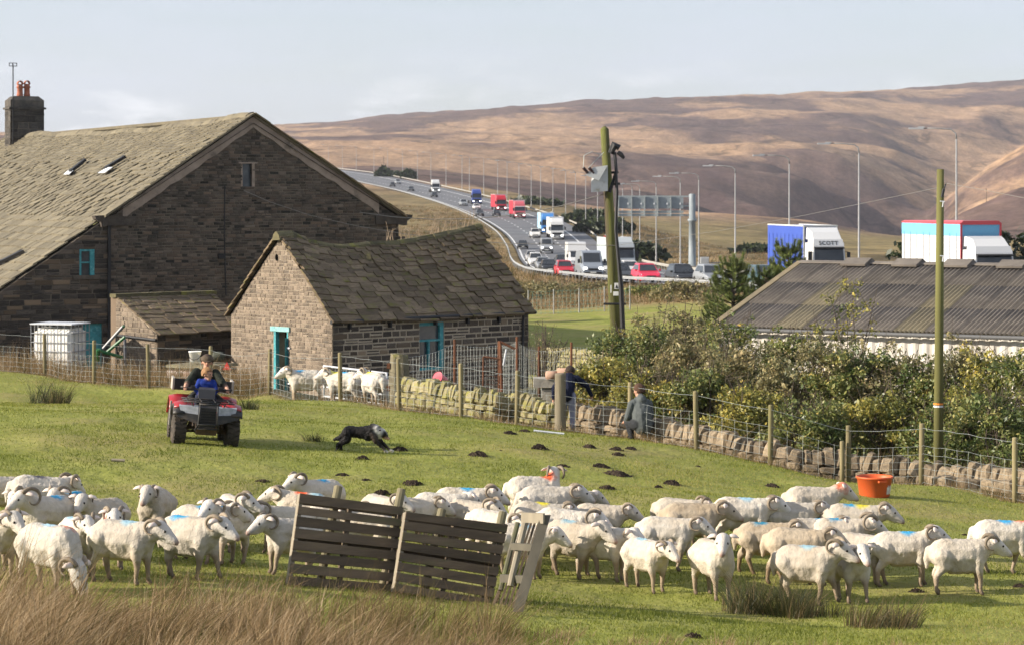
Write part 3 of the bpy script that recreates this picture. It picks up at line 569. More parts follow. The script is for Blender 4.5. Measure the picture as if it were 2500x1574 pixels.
mb = MB(); q = on_plane(S1, UGd, 380, 823); mb.tube([S1 + NG * .08 + UGd * .1 + Zv * (SE - .12), S0 + NG * .08 + UGd * .05 + Zv * (SE - .18)], .045, 8); kid(mb, 'gutter', BLACKP, shed)
mb = MB(); mb.tube([S1 + NG * .08 + UGd * .14 + Zv * (SE - .12), S1 + NG * .08 + UGd * .16 + Zv * .1], .04, 8); kid(mb, 'downpipe', BLACKP, shed)

# ---------------- farmhouse ----------------
UH = Vector((.903, .43, 0)).normalized(); RH = Vector((-UH.y, UH.x, 0)); NH = -RH
HL = P(265, 900, 86); HL.z = -.6; HW = 11.0; HA = 5.32; HE = 5.30 - HL.z; HX = 8.86 - HL.z
house = thing('stone_farmhouse', 'large old stone farmhouse with long slate roof, chimney and blackened gable', 'farmhouse', (HL.x, HL.y, 0)); kk = (HX - HE) / HA; kr = (HX - HE) / (HW - HA)
def h_edges(h):
    if h <= HE: return (0, HW)
    t = (h - HE) / (HX - HE); return (t * HA, HW - t * (HW - HA))
g0, gh1 = on_plane(HL, UH, 592, 400); g1, gh0 = on_plane(HL, UH, 615, 456)
hc = courses(0, HE, .108, 12) + courses(HE, HX - .04, .10, 13, (gh0, gh1))[1:]
def hv(q): D_ = HL.y + UH.y * q[0]; return 6 - (HL.z + q[4] - 0) < 99 and q[4] + HL.z > .8
stone_wall(house, HL, UH, NH, h_edges, hc, .27, [(g0, g1, gh0, gh1)], ST_HOUSE, MORT_H, seed=51, thick=.5, vis=hv, rubble=.12, gap=.02)
slab(house, HL, UH, NH, g0, g1, gh0, gh1, -.2, -.16, 'window', GLASSD)
slab(house, HL, UH, NH, g0 - .06, g0, gh0, gh1, -.15, .02, 'window_jamb', RENDERB); slab(house, HL, UH, NH, g1, g1 + .1, gh0, gh1, -.15, .02, 'window_jamb', RENDERB); slab(house, HL, UH, NH, g0 - .16, g1 + .2, gh1, gh1 + .05, -.05, .06, 'window_lintel', RENDERB)
# left part: outshut wall under the continued roof slope, set slightly back
OO = HL + NH * -.06; owl = -5.2
def o_edges(h):
    z_ = h; s_ = (z_ - HE) / kk + .05; return (max(owl, s_), -.0) if s_ < -.1 else (-.05, 0)
t0, th1 = on_plane(OO, UH, 194, 609); t1, th0 = on_plane(OO, UH, 231, 672); d0_, dhh = on_plane(OO, UH, 203, 790); d1_ = on_plane(OO, UH, 250)
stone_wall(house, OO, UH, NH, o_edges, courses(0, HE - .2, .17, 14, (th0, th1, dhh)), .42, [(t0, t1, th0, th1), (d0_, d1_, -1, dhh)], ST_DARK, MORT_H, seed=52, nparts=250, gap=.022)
wn = slab(house, OO, UH, NH, t0, t1, th0, th1, -.14, -.12, 'window', GLASSD)
for a, b_, c_, d_ in ((t0, t1, th1 - .07, th1), (t0, t0 + .07, th0, th1 - .07), (t1 - .16, t1, th0, th1 - .07), (t0 + .07, t1 - .16, th0 + .42, th0 + .47)): slab(house, OO, UH, NH, a, b_, c_, d_, -.11, -.01, 'window_frame', TEAL)
slab(house, OO, UH, NH, t0 - .25, t1 + .2, th0 - .14, th0, -.05, .07, 'window_sill', ST_HOUSE); slab(house, OO, UH, NH, d0_, d1_, .1, dhh, -.16, -.10, 'door', TEAL)
slab(house, HL, UH, NH, -.04, .06, .2, HE - .25, .01, .10, 'downpipe', BLACKP)
# roof planes
hp = math.atan(kk); DL = (-UH * cos(hp) - Zv * sin(hp)); hpr = math.atan(kr); DR = (UH * cos(hpr) - Zv * sin(hpr)); HLEN = 36.0
hO = HL + UH * HA + Zv * (HX + .06) + NH * .22; slpL = (HA + 5.4) / cos(hp); slpR = (HW - HA + .25) / cos(hpr)
def hsag(s, y): return -.22 * sin(pi * min(1, s / 30)) * max(0, 1 - y / 6) + .04 * sin(s * .9 + y * .6)
main_y = (HA + .18) / cos(hp)
def keepH(p): return (p.x / p.y * F + CX) > -40
holes = [(5.9, 6.5, 3.1, 4.3), (9.6, 10.2, 3.0, 4.2)]
slate_roof(house, hO, RH, DL, HLEN, main_y, 27, .52, SL_HOUSE, 300, 61, .045, hsag, jit=.022, lift=.045, rot=.02, keep=keepH)
o2 = hO - NH * .32 + DL * (main_y - .12) - Zv * .03
slate_roof(house, o2, RH, DL, 16, slpL - main_y, 14, .6, SL_HOUSE, 0, 62, .045, None, jit=.022, lift=.045, rot=.02, taper=.15)
mb = MB(); e_ = -.09
for O_, d_, sl_, le, st in ((hO, DL, main_y, HLEN, .12), (o2, DL, slpL - main_y, 16, .1), (hO, DR, slpR, HLEN, .1)):
    mb.quad(O_ + RH * st + Zv * (e_ - .2), O_ + RH * le + Zv * (e_ - .2), O_ + RH * le + d_ * sl_ + Zv * e_, O_ + RH * st + d_ * sl_ + Zv * e_)
kid(mb, 'roof_boards', DARKIN, house, recalc=False)
# right slope seen edge on: slab with verge slates
def strip3(O_, d_, y0, y1, w0, w1, dz0, dz1, name, mat): 
    mb = MB(); a = O_ + d_ * y0; b_ = O_ + d_ * y1; nz = Vector((0, 0, 1))
    mb.hexa([a + NH * w0 + nz * dz0, b_ + NH * w0 + nz * dz0, b_ + NH * w1 + nz * dz0, a + NH * w1 + nz * dz0, a + NH * w0 + nz * dz1, b_ + NH * w0 + nz * dz1, b_ + NH * w1 + nz * dz1, a + NH * w1 + nz * dz1]); return kid(mb, name, mat, house)
rr = random.Random(77)
for d_, yl in ((DL, main_y), (DR, slpR)):
    y = .05
    while y < yl - .1:
        ln = rr.uniform(.45, .75); strip3(hO, d_, y, min(yl, y + ln - .01), -.75, .03, .02 + rr.uniform(0, .02), .085 + rr.uniform(0, .03), 'verge_slate', SL_HOUSE if d_ is DL else SL_BARN); y += ln
mb = MB(); mb.hexa([hO + RH * .1 + Zv * -.06, hO + DR * slpR + RH * .1 + Zv * -.06, hO + DR * slpR + RH * HLEN + Zv * -.06, hO + RH * HLEN + Zv * -.06, hO + RH * .1 + Zv * .05, hO + DR * slpR + RH * .1 + Zv * .05, hO + DR * slpR + RH * HLEN + Zv * .05, hO + RH * HLEN + Zv * .05]); kid(mb, 'rear_roof_slope', SL_HOUSE, house)
wO = HL + UH * HA + Zv * HX
for d_, yl, w_ in ((DL, (HA - .5) / cos(hp), .34), (DR, (HW - HA - .8) / cos(hpr), .32)):
    mb = MB(); n = 14; rr = random.Random(int(yl * 10)); top = []; bot = []
    for i in range(n + 1):
        y = yl * i / n; top.append(wO + d_ * y + Zv * .0 + NH * .05); bot.append(wO + d_ * y - Zv * (w_ * (1 + .12 * rr.uniform(-1, 1)) + .08) + NH * .05)
    mb.add(top + bot + [p - NH * .08 for p in top] + [p - NH * .08 for p in bot], [(i, i + 1, n + 2 + i, n + 1 + i) for i in range(n)] + [(n + 1 + i, n + 2 + i, 3 * n + 4 + i, 3 * n + 3 + i) for i in range(n)]); kid(mb, 'verge_render', RENDERB, house)
ST_CORB = M('corbel_stone', (.085, .07, .055), (.05, .042, .035), scale=4, rough=.95, bump=.02)
def kneeler(s, side):
    O_ = HL + UH * s + Zv * (HE - .32); a = []
    poly = [(0, 0), (.95 * side, 0), (.95 * side, .30), (-.15 * side, .36), (-.52 * side, .34), (-.48 * side, .22), (-.30 * side, .12), (-.28 * side, -.05)]
    mb = MB(); n = len(poly); vs_ = [O_ + UH * u + Zv * v + NH * .12 for u, v in poly] + [O_ + UH * u + Zv * v - NH * .3 for u, v in poly]
    mb.add(vs_, [tuple(range(n)), tuple(range(2 * n - 1, n - 1, -1))] + [(i, n + i, n + (i + 1) % n, (i + 1) % n) for i in range(n)]); kid(mb, 'kneeler_stone', ST_CORB, house)
kneeler(0, 1); kneeler(HW, -1)
slab(house, HL, UH, NH, HW, HW + .28, HE - .95, HE - .78, -.3, .06, 'corbel', ST_CORB)
mb = MB(); Hr = HL + UH * HW; mb.hexa([Hr, Hr + RH * 30, Hr + RH * 30 - UH * .4, Hr - UH * .4, Hr + Zv * HE, Hr + RH * 30 + Zv * HE, Hr + RH * 30 - UH * .4 + Zv * HE, Hr - UH * .4 + Zv * HE]); kid(mb, 'side_wall', ST_HOUSE, house)
mb = MB(); Hl = HL + UH * owl; mb.hexa([Hl, Hl + UH * .4, Hl + UH * .4 + RH * 30, Hl + RH * 30, Hl + Zv * 2.4, Hl + UH * .4 + Zv * 2.4, Hl + UH * .4 + RH * 30 + Zv * 2.4, Hl + RH * 30 + Zv * 2.4]); kid(mb, 'side_wall', ST_HOUSE, house)
s = .35; rr = random.Random(15)
while s < HLEN - 1:
    ln = rr.uniform(.65, .95); mb = MB(); pts = []
    for q in (s, s + ln - .015):
        c_ = hO + RH * q + Zv * (hsag(q, 0) + .02); pts += [c_ + UH * u + Zv * (v + rr.uniform(-.01, .02)) for u, v in ((-.30, -.17), (-.2, -.03), (-.06, .08), (.08, .08), (.2, -.03), (.3, -.17))]
    mb.add(pts, [(i, i + 1, 7 + i, 6 + i) for i in range(5)] + [(0, 5, 4, 3, 2, 1), (6, 7, 8, 9, 10, 11)]); kid(mb, 'ridge_stone', SL_HOUSE, house); s += ln
# slipped slates: raised dark slot and pale lead patch below it
def on_roof(px, py):
    """sight line meets the left roof plane"""
    n_ = RH.cross(DL); d_ = Vector(((px - CX) / F, 1, -(py - HY) / F)); o_ = Vector((0, 0, EYE)); t = (hO + n_ * 0 - o_).dot(n_) / d_.dot(n_); return o_ + d_ * t
nR = RH.cross(DL); nR = nR if nR.z > 0 else -nR
for (a, b_) in (((176, 428), (213, 398)), ((262, 420), (310, 391)), ((-8, 656), (62, 622))):
    p0, p1 = on_roof(*a), on_roof(*b_); mb = MB(); w_ = RH * .16; up = nR * .10; mb.hexa([p0 + up - w_, p0 + up + w_, p1 + up + w_, p1 + up - w_, p0 + up * 2.1 - w_, p0 + up * 2.1 + w_, p1 + up * 2.1 + w_, p1 + up * 2.1 - w_]); kid(mb, 'rooflight_kerb', BLACKP, house)
for (a, b_, c_, d_) in (((160, 434), (174, 434), (184, 424), (172, 424)), ((244, 431), (262, 430), (280, 417), (268, 417))):
    mb = MB(); q_ = [on_roof(*p) + nR * .14 for p in (a, b_, c_, d_)]; mb.hexa(q_ + [p + nR * .02 for p in q_]); kid(mb, 'lead_flashing', LEADW, house)
# chimney
ST_CH = M('chimney_stone', (.085, .075, .062), (.04, .037, .033), scale=3, rough=.95, rndv=.4, bump=.015); TERR = M('terracotta', (.40, .14, .075), (.28, .10, .06), scale=7, rough=.8, c3=(.05, .035, .03), c3scale=5, c3pos=(.58, .66))
cO = hO + RH * 32.2 - UH * .85; cO.z = 8.2; cw_, cd_, ct = 1.62, 1.1, 10.30
stone_wall(house, cO, UH, NH, lambda h: (0, cw_), courses(0, ct - cO.z, .26, 71), .42, [], ST_CH, MORT_H, seed=71, thick=.3, piece='chimney_stone'); stone_wall(house, cO + RH * cd_, -RH, -UH, lambda h: (0, cd_), courses(-1.2, ct - cO.z, .26, 72), .4, [], ST_CH, MORT_H, seed=72, thick=.3, piece='chimney_stone')
mb = MB(); Rm = Matrix.Rotation(atan2(UH.y, UH.x), 3, 'Z'); cc = cO + UH * cw_ / 2 + RH * cd_ / 2
mb.box(Vector((cc.x, cc.y, ct - .1)), (cw_ + .16, cd_ + .16, .09), Rm); kid(mb, 'chimney_band', ST_CH, house); mb = MB(); mb.box(Vector((cc.x, cc.y, (ct + 7.5) / 2 - .1)), (cw_ - .08, cd_ - .08, ct - 7.5), Rm); kid(mb, 'chimney_core', ST_CH, house)
mb = MB(); q = [(-cw_ / 2, -cd_ / 2), (cw_ / 2, -cd_ / 2), (cw_ / 2, cd_ / 2), (-cw_ / 2, cd_ / 2)]
for z0, z1, s0_, s1_ in ((ct - .05, ct + .28, 1, 1), (ct + .28, ct + .48, 1, .72)):
    pp = [Vector((cc.x, cc.y, z0)) + UH * (u * s0_) + RH * (v * s0_) for u, v in q] + [Vector((cc.x, cc.y, z1)) + UH * (u * s1_) + RH * (v * s1_) for u, v in q]; mb.hexa(pp)
kid(mb, 'chimney_cap', ST_CH, house)
for u_, hgt in ((-.22, .80), (.12, .82)):
    c_ = Vector((cc.x, cc.y, ct + .42)) + UH * u_; pt = MB(); pt.lathe(c_, [(.15, 0), (.16, .15), (.14, .2), (.135, hgt * .55), (.17, hgt * .58), (.17, hgt * .66), (.13, hgt * .7), (.14, hgt * .8), (.11, hgt * .8), (.10, 0.1)], 14); pot = kid(pt, 'chimney_pot', TERR, house, True)
    hd = MB(); n = 9; vs_ = []
    for sgn in (-1, 1):
        for i in range(n): an = pi * i / (n - 1); vs_ += [c_ + UH * (.14 * cos(an)) + RH * (.14 * sgn) + Zv * (hgt * .78 + .19 * sin(an)), c_ + UH * (.105 * cos(an)) + RH * (.14 * sgn) + Zv * (hgt * .78 + .15 * sin(an))]
    hd.add(vs_, [(2 * i, 2 * i + 2, 2 * n + 2 * i + 2, 2 * n + 2 * i) for i in range(n - 1)] + [(2 * i + 1, 2 * n + 2 * i + 1, 2 * n + 2 * i + 3, 2 * i + 3) for i in range(n - 1)] + [(2 * i, 2 * i + 1, 2 * i + 3, 2 * i + 2) for i in range(n - 1)]); kid(hd, 'pot_hood', TERR, house)
rp = hO + RH * 39; pt = MB(); pt.lathe(Vector((cc.x, cc.y, 8.6)) + UH * 1.25 + RH * 3, [(.26, 0), (.26, .9), (.32, .92), (.32, 1.0), (.24, 1.02), (.22, 1.25), (.3, 1.3), (.3, 1.4), (.2, 1.42)], 6); kid(pt, 'rear_chimney', TERR, house)
mb = MB(); fl = cO + RH * cd_ / 2 - UH * .25; mb.hexa([fl + Zv * -.75 - RH * .7, fl + UH * .35 + Zv * -.45 - RH * .7, fl + UH * .35 + Zv * -.45 + RH * .7, fl + Zv * -.75 + RH * .7, fl + Zv * -.68 - RH * .7, fl + UH * .35 + Zv * .0 - RH * .7, fl + UH * .35 + Zv * .0 + RH * .7, fl + Zv * -.68 + RH * .7]); kid(mb, 'lead_flashing', LEADW, house)
# aerial on the stack
am = thing('aerial_mast', 'thin aerial mast strapped to the farmhouse chimney', 'aerial', (cO - UH * -.1 + Zv * .3)[:]); z1 = EYE - (158 - HY) / F * (cO.y)
mb = MB(); b0 = cO + UH * .1 + NH * .08; mb.tube([b0 + Zv * .3, Vector((b0.x, b0.y, z1))], .028, 6); kid(mb, 'mast', BLACKP, am); mb = MB(); t_ = Vector((b0.x, b0.y, z1))
for dz in (-.08, .06): mb.tube([t_ - UH * .18 + Zv * dz, t_ + UH * .18 + Zv * dz], .018, 5)
for u in (-.18, -.02, .18): mb.tube([t_ + UH * u + Zv * -.1, t_ + UH * u + Zv * .08], .018, 5)
kid(mb, 'aerial_head', BLACKP, am)
# old cable, lamp and vent on the gable
mb = MB(); mb.tube([HL + UH * s + NH * .03 + Zv * (h - HL.z) for s, h in [(on_plane(HL, UH, px), EYE - (py - HY) / F * (HL.y + 2)) for px, py in ((548, 455), (547, 560), (549, 660), (551, 720))]], .022, 5); kid(mb, 'gable_cable', BLACKP, house)
sx_, hx_ = on_plane(HL, UH, 538, 625); slab(house, HL, UH, NH, sx_ - .1, sx_ + .12, hx_ - .1, hx_ + .08, .02, .22, 'wall_lamp', BLACKP)
# ---------------- farm shed with corrugated roof ----------------
ASB = M('weathered_asbestos', (.175, .152, .126), (.115, .10, .085), scale=1.3, rough=.95, rndv=.14, bump=.004, bscale=40, c3=(.19, .165, .135), c3scale=.9, stretch=(1, 1, .4))
ASBY = M('yellowed_rooflight', (.235, .20, .128), (.175, .15, .10), scale=2, rough=.8, rndv=.1)
WCLAD = M('white_cladding', (.62, .59, .53), (.48, .44, .38), scale=1.5, rough=.8, c3=(.33, .29, .23), c3scale=2.5, stretch=(1, 1, .25))
EF = Vector((.871, -.49, 0)).normalized(); EB = Vector((-EF.y, EF.x, 0)); EB = EB if EB.y > 0 else -EB
e0 = Vector((6.67, 80.0, 1.83)); FL_, FW_, FR_ = 19.5, 7.05, 1.82
fshed = thing('farm_shed', 'long farm shed with grey corrugated roof and white clad wall behind the hedge', 'shed', (e0.x, e0.y, -1.2))
sl_ = math.atan(FR_ / FW_); dU = (EB * cos(sl_) + Zv * sin(sl_)); nU = EF.cross(dU); nU = nU if nU.z > 0 else -nU; tot = FW_ / cos(sl_) + .25
def sheet_mesh(mat, wdt, ln, nm):
    per = .146; k = int(round(wdt / per)); nn = k * 8; vs_ = []; 
    for j in (0, 1):
        for i in range(nn + 1): vs_.append((i / nn * wdt, j * ln, .027 * cos(2 * pi * i / 8)))
    for j in (0, 1):
        for i in range(nn + 1): vs_.append((i / nn * wdt, j * ln, .027 * cos(2 * pi * i / 8) - .008))
    n1 = nn + 1; mb = MB(); mb.add(vs_, [(i, i + 1, n1 + i + 1, n1 + i) for i in range(nn)] + [(2 * n1 + i, 3 * n1 + i, 3 * n1 + i + 1, 2 * n1 + i + 1) for i in range(nn)] + [(i, 2 * n1 + i, 2 * n1 + i + 1, i + 1) for i in range(nn)]); return mb.mesh(nm, mat, True, recalc=False)
shW = .146 * 7; rows = 3; rl = tot / rows; SM, SMY = sheet_mesh(ASB, shW + .01, rl + .12, 'roof_sheet'), sheet_mesh(ASBY, shW + .01, rl + .12, 'rooflight_sheet'); nS = int(FL_ / shW)
for side in (0, 1):
    for r in range(rows):
        for i in range(nS):
            yel = (r < 2 and i % 4 == 2 and side == 0)
            if side == 0: o_ = e0 - dU * .2 + EF * (i * shW) + dU * (r * rl) + nU * (.03 + .012 * r); d_ = dU; n_ = nU; x_ = EF
            else: d_ = (-EB * cos(sl_) + Zv * sin(sl_)); n_ = nU.copy(); n_ = EF.cross(d_); n_ = n_ if n_.z > 0 else -n_; o_ = e0 + EB * (2 * FW_ - .0) - d_ * .2 + EF * (i * shW) + d_ * (r * rl) + n_ * (.03 + .012 * r); x_ = EF
            if side and r < rows: pass
            mm = Matrix(((x_.x, d_.x, n_.x, o_.x), (x_.y, d_.y, n_.y, o_.y), (x_.z, d_.z, n_.z, o_.z), (0, 0, 0, 1)))
            if side == 0: link('rooflight_sheet' if yel else 'roof_sheet', SMY if yel else SM, fshed, mw=Matrix.Translation(-fshed.location) @ mm)
mb = MB(); rt = e0 + EB * FW_ + Zv * FR_; b_ = e0 + EB * 2 * FW_; mb.hexa([b_ - Zv * .1, b_ + EF * FL_ - Zv * .1, rt + EF * FL_ - Zv * .1, rt - Zv * .1, b_, b_ + EF * FL_, rt + EF * FL_, rt]); kid(mb, 'rear_roof_slope', ASB, fshed)
mb = MB(); i = 0   # ridge caps
mb.hexa([rt - dU * .25 + nU * .09, rt + EF * FL_ - dU * .25 + nU * .09, rt + EF * FL_ + EB * .2, rt + EB * .2, rt - dU * .22 + nU * .12, rt + EF * FL_ - dU * .22 + nU * .12, rt + EF * FL_ + Zv * .12, rt + Zv * .12]); kid(mb, 'ridge_cap', ASB, fshed)
for px in (2098, 2222, 2345, 2478):
    s = on_plane(rt, EF, px); q = rt + EF * s; mb = MB(); w_ = .45; mb.hexa([q - EF * w_ - dU * .62 + nU * .12, q + EF * w_ - dU * .62 + nU * .12, q + EF * w_ + EB * .5 + Zv * .05, q - EF * w_ + EB * .5 + Zv * .05, q - EF * w_ - dU * .62 + nU * .19, q + EF * w_ - dU * .62 + nU * .19, q + EF * w_ + Zv * .23, q - EF * w_ + Zv * .23]); kid(mb, 'ridge_vent', ASB, fshed)
gzz = -1.35; mb = MB(); o_ = e0 + EB * .12; n = int(FL_ / .09); vs_ = []
for i in range(n + 1):
    d_ = .018 * (1 if (i // 2) % 2 else -1); q = o_ + EF * (i * .09) - EB * d_; vs_ += [Vector((q.x, q.y, gzz)), Vector((q.x, q.y, e0.z - .02))]
mb.add(vs_, [(2 * i, 2 * i + 2, 2 * i + 3, 2 * i + 1) for i in range(n)]); kid(mb, 'clad_wall', WCLAD, fshed)
mb = MB(); g0_ = e0 + EB * .12; g1_ = e0 + EB * (2 * FW_ - .12); pk = rt - Zv * .05; mb.add([Vector((g0_.x, g0_.y, gzz)), Vector((g1_.x, g1_.y, gzz)), g1_ - Zv * .02, pk, g0_ - Zv * .02], [(0, 1, 2, 3, 4)]); kid(mb, 'gable_wall', WCLAD, fshed)
mb = MB(); mb.hexa([e0 - dU * .25 - EF * .12 + nU * .02, e0 - dU * .25 + EF * .1 + nU * .02, rt + EF * .1 + nU * .02, rt - EF * .12 + nU * .02, e0 - dU * .25 - EF * .12 + nU * .1, e0 - dU * .25 + EF * .1 + nU * .1, rt + EF * .1 + nU * .1, rt - EF * .12 + nU * .1]); kid(mb, 'verge_trim', M('verge_trim', (.24, .19, .11), (.17, .14, .09), scale=3, rough=.9), fshed)
mb = MB(); mb.tube([e0 - EB * .22 - EF * .1 - Zv * .13, e0 - EB * .22 + EF * FL_ - Zv * .13], .065, 8); kid(mb, 'gutter', M('grey_gutter', (.11, .11, .11), rough=.6), fshed)

# ---------------- dry stone walls ----------------
DRY = M('drystone', (.30, .232, .15), (.205, .16, .105), scale=4, rough=.96, rndv=.32, bump=.02, bscale=14, c3=(.115, .095, .07), c3scale=2.0, c3pos=(.5, .75))
DRYM = M('mossy_drystone', (.31, .265, .155), (.21, .185, .105), scale=4, rough=.96, rndv=.25, bump=.02, bscale=14, c3=(.235, .22, .05), c3scale=2.2, c3pos=(.45, .68))
FILL = M('wall_fill', (.035, .03, .024), rough=1, spec=0)
def rock_units(mat, cope):
    key = mat.name + str(cope); rr = random.Random(3 + cope)
    if key in STONE_UNITS: return STONE_UNITS[key]
    out = []
    for k in range(9):
        bm = bmesh.new(); bmesh.ops.create_cube(bm, size=1); bmesh.ops.bevel(bm, geom=list(bm.edges), offset=.17, segments=1, affect='EDGES')
        for v in bm.verts:
            if cope and v.co.z > .2: v.co.x *= .86; v.co.y *= .7; v.co.z += -.12 * abs(v.co.y)
            v.co += Vector([rr.uniform(-.065, .065) for _ in range(3)])
        me = bpy.data.meshes.new('cope_stone' if cope else 'stone'); bm.to_mesh(me); bm.free(); me.materials.append(mat); out.append(me)
    STONE_UNITS[key] = out; return out
def dry_wall(label, path, mat, seed, cope_h=.30, ncourse=None, deep=.42, hmin=.55, cope_w=(.10, .22)):
    rr = random.Random(seed); pts = [P(px, tp, D) for px, D, tp in path]; p0 = pts[0]; t = thing('dry_stone_wall', label, 'wall', (p0.x, p0.y, 0)); T = Matrix.Translation(-t.location)
    cum = [0]
    for a, b in zip(pts[:-1], pts[1:]): cum.append(cum[-1] + (Vector((b.x - a.x, b.y - a.y))).length)
    tot = cum[-1]
    def at(s):
        s = min(max(s, 0), tot); i = max(k for k in range(len(cum)) if cum[k] <= s + 1e-9); i = min(i, len(pts) - 2); f = (s - cum[i]) / (cum[i + 1] - cum[i]); q = pts[i].lerp(pts[i + 1], f); d = pts[i + 1] - pts[i]; d.z = 0; return q, d.normalized()
    core = MB(); n = int(tot / .5) + 1
    for i in range(n):
        a, d = at(tot * i / n); b, _ = at(tot * (i + 1) / n); nn = Vector((d.y, -d.x, 0)); ga, gb = gz(a.x, a.y) - .25, gz(b.x, b.y) - .25; w_ = deep / 2 - .08; top = cope_h + .03
        core.hexa([Vector((a.x, a.y, ga)) + nn * w_, Vector((b.x, b.y, gb)) + nn * w_, Vector((b.x, b.y, gb)) - nn * w_, Vector((a.x, a.y, ga)) - nn * w_, Vector((a.x, a.y, a.z - top)) + nn * w_, Vector((b.x, b.y, b.z - top)) + nn * w_, Vector((b.x, b.y, b.z - top)) - nn * w_, Vector((a.x, a.y, a.z - top)) - nn * w_])
    kid(core, 'wall_fill', FILL, t); U_ = rock_units(mat, 0); K_ = rock_units(mat, 1); k = 0
    def put(units, c, d, sx, sy, sz, tilt=0, name='stone'):
        nonlocal k; k += 1; nn = Vector((d.y, -d.x, 0)); R_ = Matrix(((d.x, -nn.x, 0), (d.y, -nn.y, 0), (0, 0, 1))).to_4x4() @ Matrix.Rotation(tilt, 4, 'Y') @ Matrix.Rotation(rr.uniform(-.12, .12), 4, 'Z')
        link(name, units[k % 9], t, mw=T @ Matrix.Translation(c) @ R_ @ Matrix.Diagonal((sx, sy, sz, 1)))
    s = 0.0
    while s < tot:
        wd = rr.uniform(*cope_w) * (1.5 if rr.random() < .15 else 1); q, d = at(s + wd / 2); hh = cope_h * rr.uniform(.82, 1.25); put(K_, Vector((q.x, q.y, q.z - cope_h + hh / 2 - .01)), d, wd * 1.05, deep * .95, hh, rr.uniform(-.22, .28), 'cope_stone'); s += wd
    s = 0.0; hmax = max(p.z - gz(p.x, p.y) for p in pts) - cope_h + .1; nc = ncourse or max(2, round(hmax / .15)); 
    for face in (1, -1):
        lv = 0.0
        while lv < hmax + .1:
            ch = rr.uniform(.11, .2); s = -rr.uniform(0, .2)
            while s < tot:
                wd = rr.uniform(.16, .42); q, d = at(s + wd / 2); nn = Vector((d.y, -d.x, 0)); z = q.z - cope_h - lv - ch / 2; s += wd
                if z < gz(q.x, q.y) - .1 or (face < 0 and lv > .35): continue
                put(U_, Vector((q.x, q.y, z)) + nn * face * (deep / 2 - .1 + rr.uniform(-.02, .03)), d, wd * .98, .26, ch * rr.uniform(.9, 1.04), rr.uniform(-.06, .06))
            lv += ch
    return t
dry_wall('short mossy yellow-green dry stone wall starting beside the stone gatepost', [(988, 59.2, 921), (1060, 58.2, 929), (1130, 57.3, 944), (1185, 56.7, 951), (1218, 56.5, 953)], DRYM, 5, .33)
dry_wall('mossy dry stone wall stretch behind the thick wooden post', [(1222, 57.6, 962), (1280, 56.6, 965), (1340, 56, 975), (1402, 55.6, 992)], DRYM, 6, .32)
dry_wall('long low brown dry stone wall below the hedge', [(1406, 55.4, 984), (1500, 54.5, 1000), (1625, 52.8, 1026), (1780, 51.3, 1054), (1950, 50.4, 1088), (2100, 50.4, 1108), (2300, 49.5, 1130), (2500, 47.6, 1142), (2660, 45.8, 1162)], DRY, 7, .33, cope_w=(.13, .28))
dry_wall('distant low stone wall at the edge of the small green field', [(1285, 90, 843), (1380, 88, 850), (1480, 86, 856), (1580, 84, 862)], DRYM, 8, .2, cope_w=(.25, .45))
bl = thing('stone_pile', 'tumbled stone blocks fallen in front of the low brown wall', 'stones', G(2330, 48.4)); rr = random.Random(2)
for i in range(9):
    px = 2255 + i * 28; q = G(px, 48.6 - (px - 2250) / 250 * 1.1 + rr.uniform(-.2, .2), .06); link('stone', rock_units(DRY, 0)[i % 9], bl, mw=Matrix.Translation(q - bl.location) @ Matrix.Rotation(rr.uniform(0, 3), 4, 'Z') @ Matrix.Diagonal((rr.uniform(.25, .5), rr.uniform(.2, .35), rr.uniform(.18, .32), 1)))

# ---------------- field fence ----------------
WOODP = M('fence_post_wood', (.235, .195, .105), (.165, .14, .075), scale=6, rough=.9, stretch=(1, 1, .12), rndv=.15, bump=.006, bscale=20, c3=(.15, .15, .05), c3scale=3)
WIRE = M('fence_wire', (.36, .39, .37), (.30, .32, .30), scale=3, rough=.55, metal=.2)
fence = thing('field_fence', 'post and wire netting fence running along the top of the field', 'fence', (0, 60, 0)); pm = MB(); pm.lathe((0, 0, 0), [(.052, -.3), (.055, .6), (.052, 1.19), (.046, 1.215), (.02, 1.22)], 10); PMs = pm.mesh('fence_post', WOODP, True)
bases = []
for px, py, D in FENCE:
    b_ = P(px, py, D); b_.z = gz(b_.x, b_.y); bases.append(b_)
    if abs(px - 1368) > 1: o = link('fence_post', PMs, fence, b_ - fence.location); o.rotation_euler = (random.uniform(-.02, .02), random.uniform(-.03, .03), random.uniform(0, 6))
bp_ = P(1368, 1057, 53.6); bp_.z = gz(bp_.x, bp_.y); tm = MB(); tm.lathe((0, 0, 0), [(.135, -.3), (.125, .1), (.12, 1.2), (.122, 1.25), (.11, 1.265)], 12); o = tm.build('strainer_post', M('old_post_wood', (.21, .18, .125), (.13, .11, .08), scale=5, rough=.95, stretch=(1, 1, .1), bump=.015, bscale=14), fence, True, loc=bp_ - fence.location)
q = G(2056, 49.2); o = link('fence_post', PMs, fence, q - fence.location); o.scale = (.9, .9, .72)
HS = (.06, .2, .34, .48, .62, .78, 1.12)
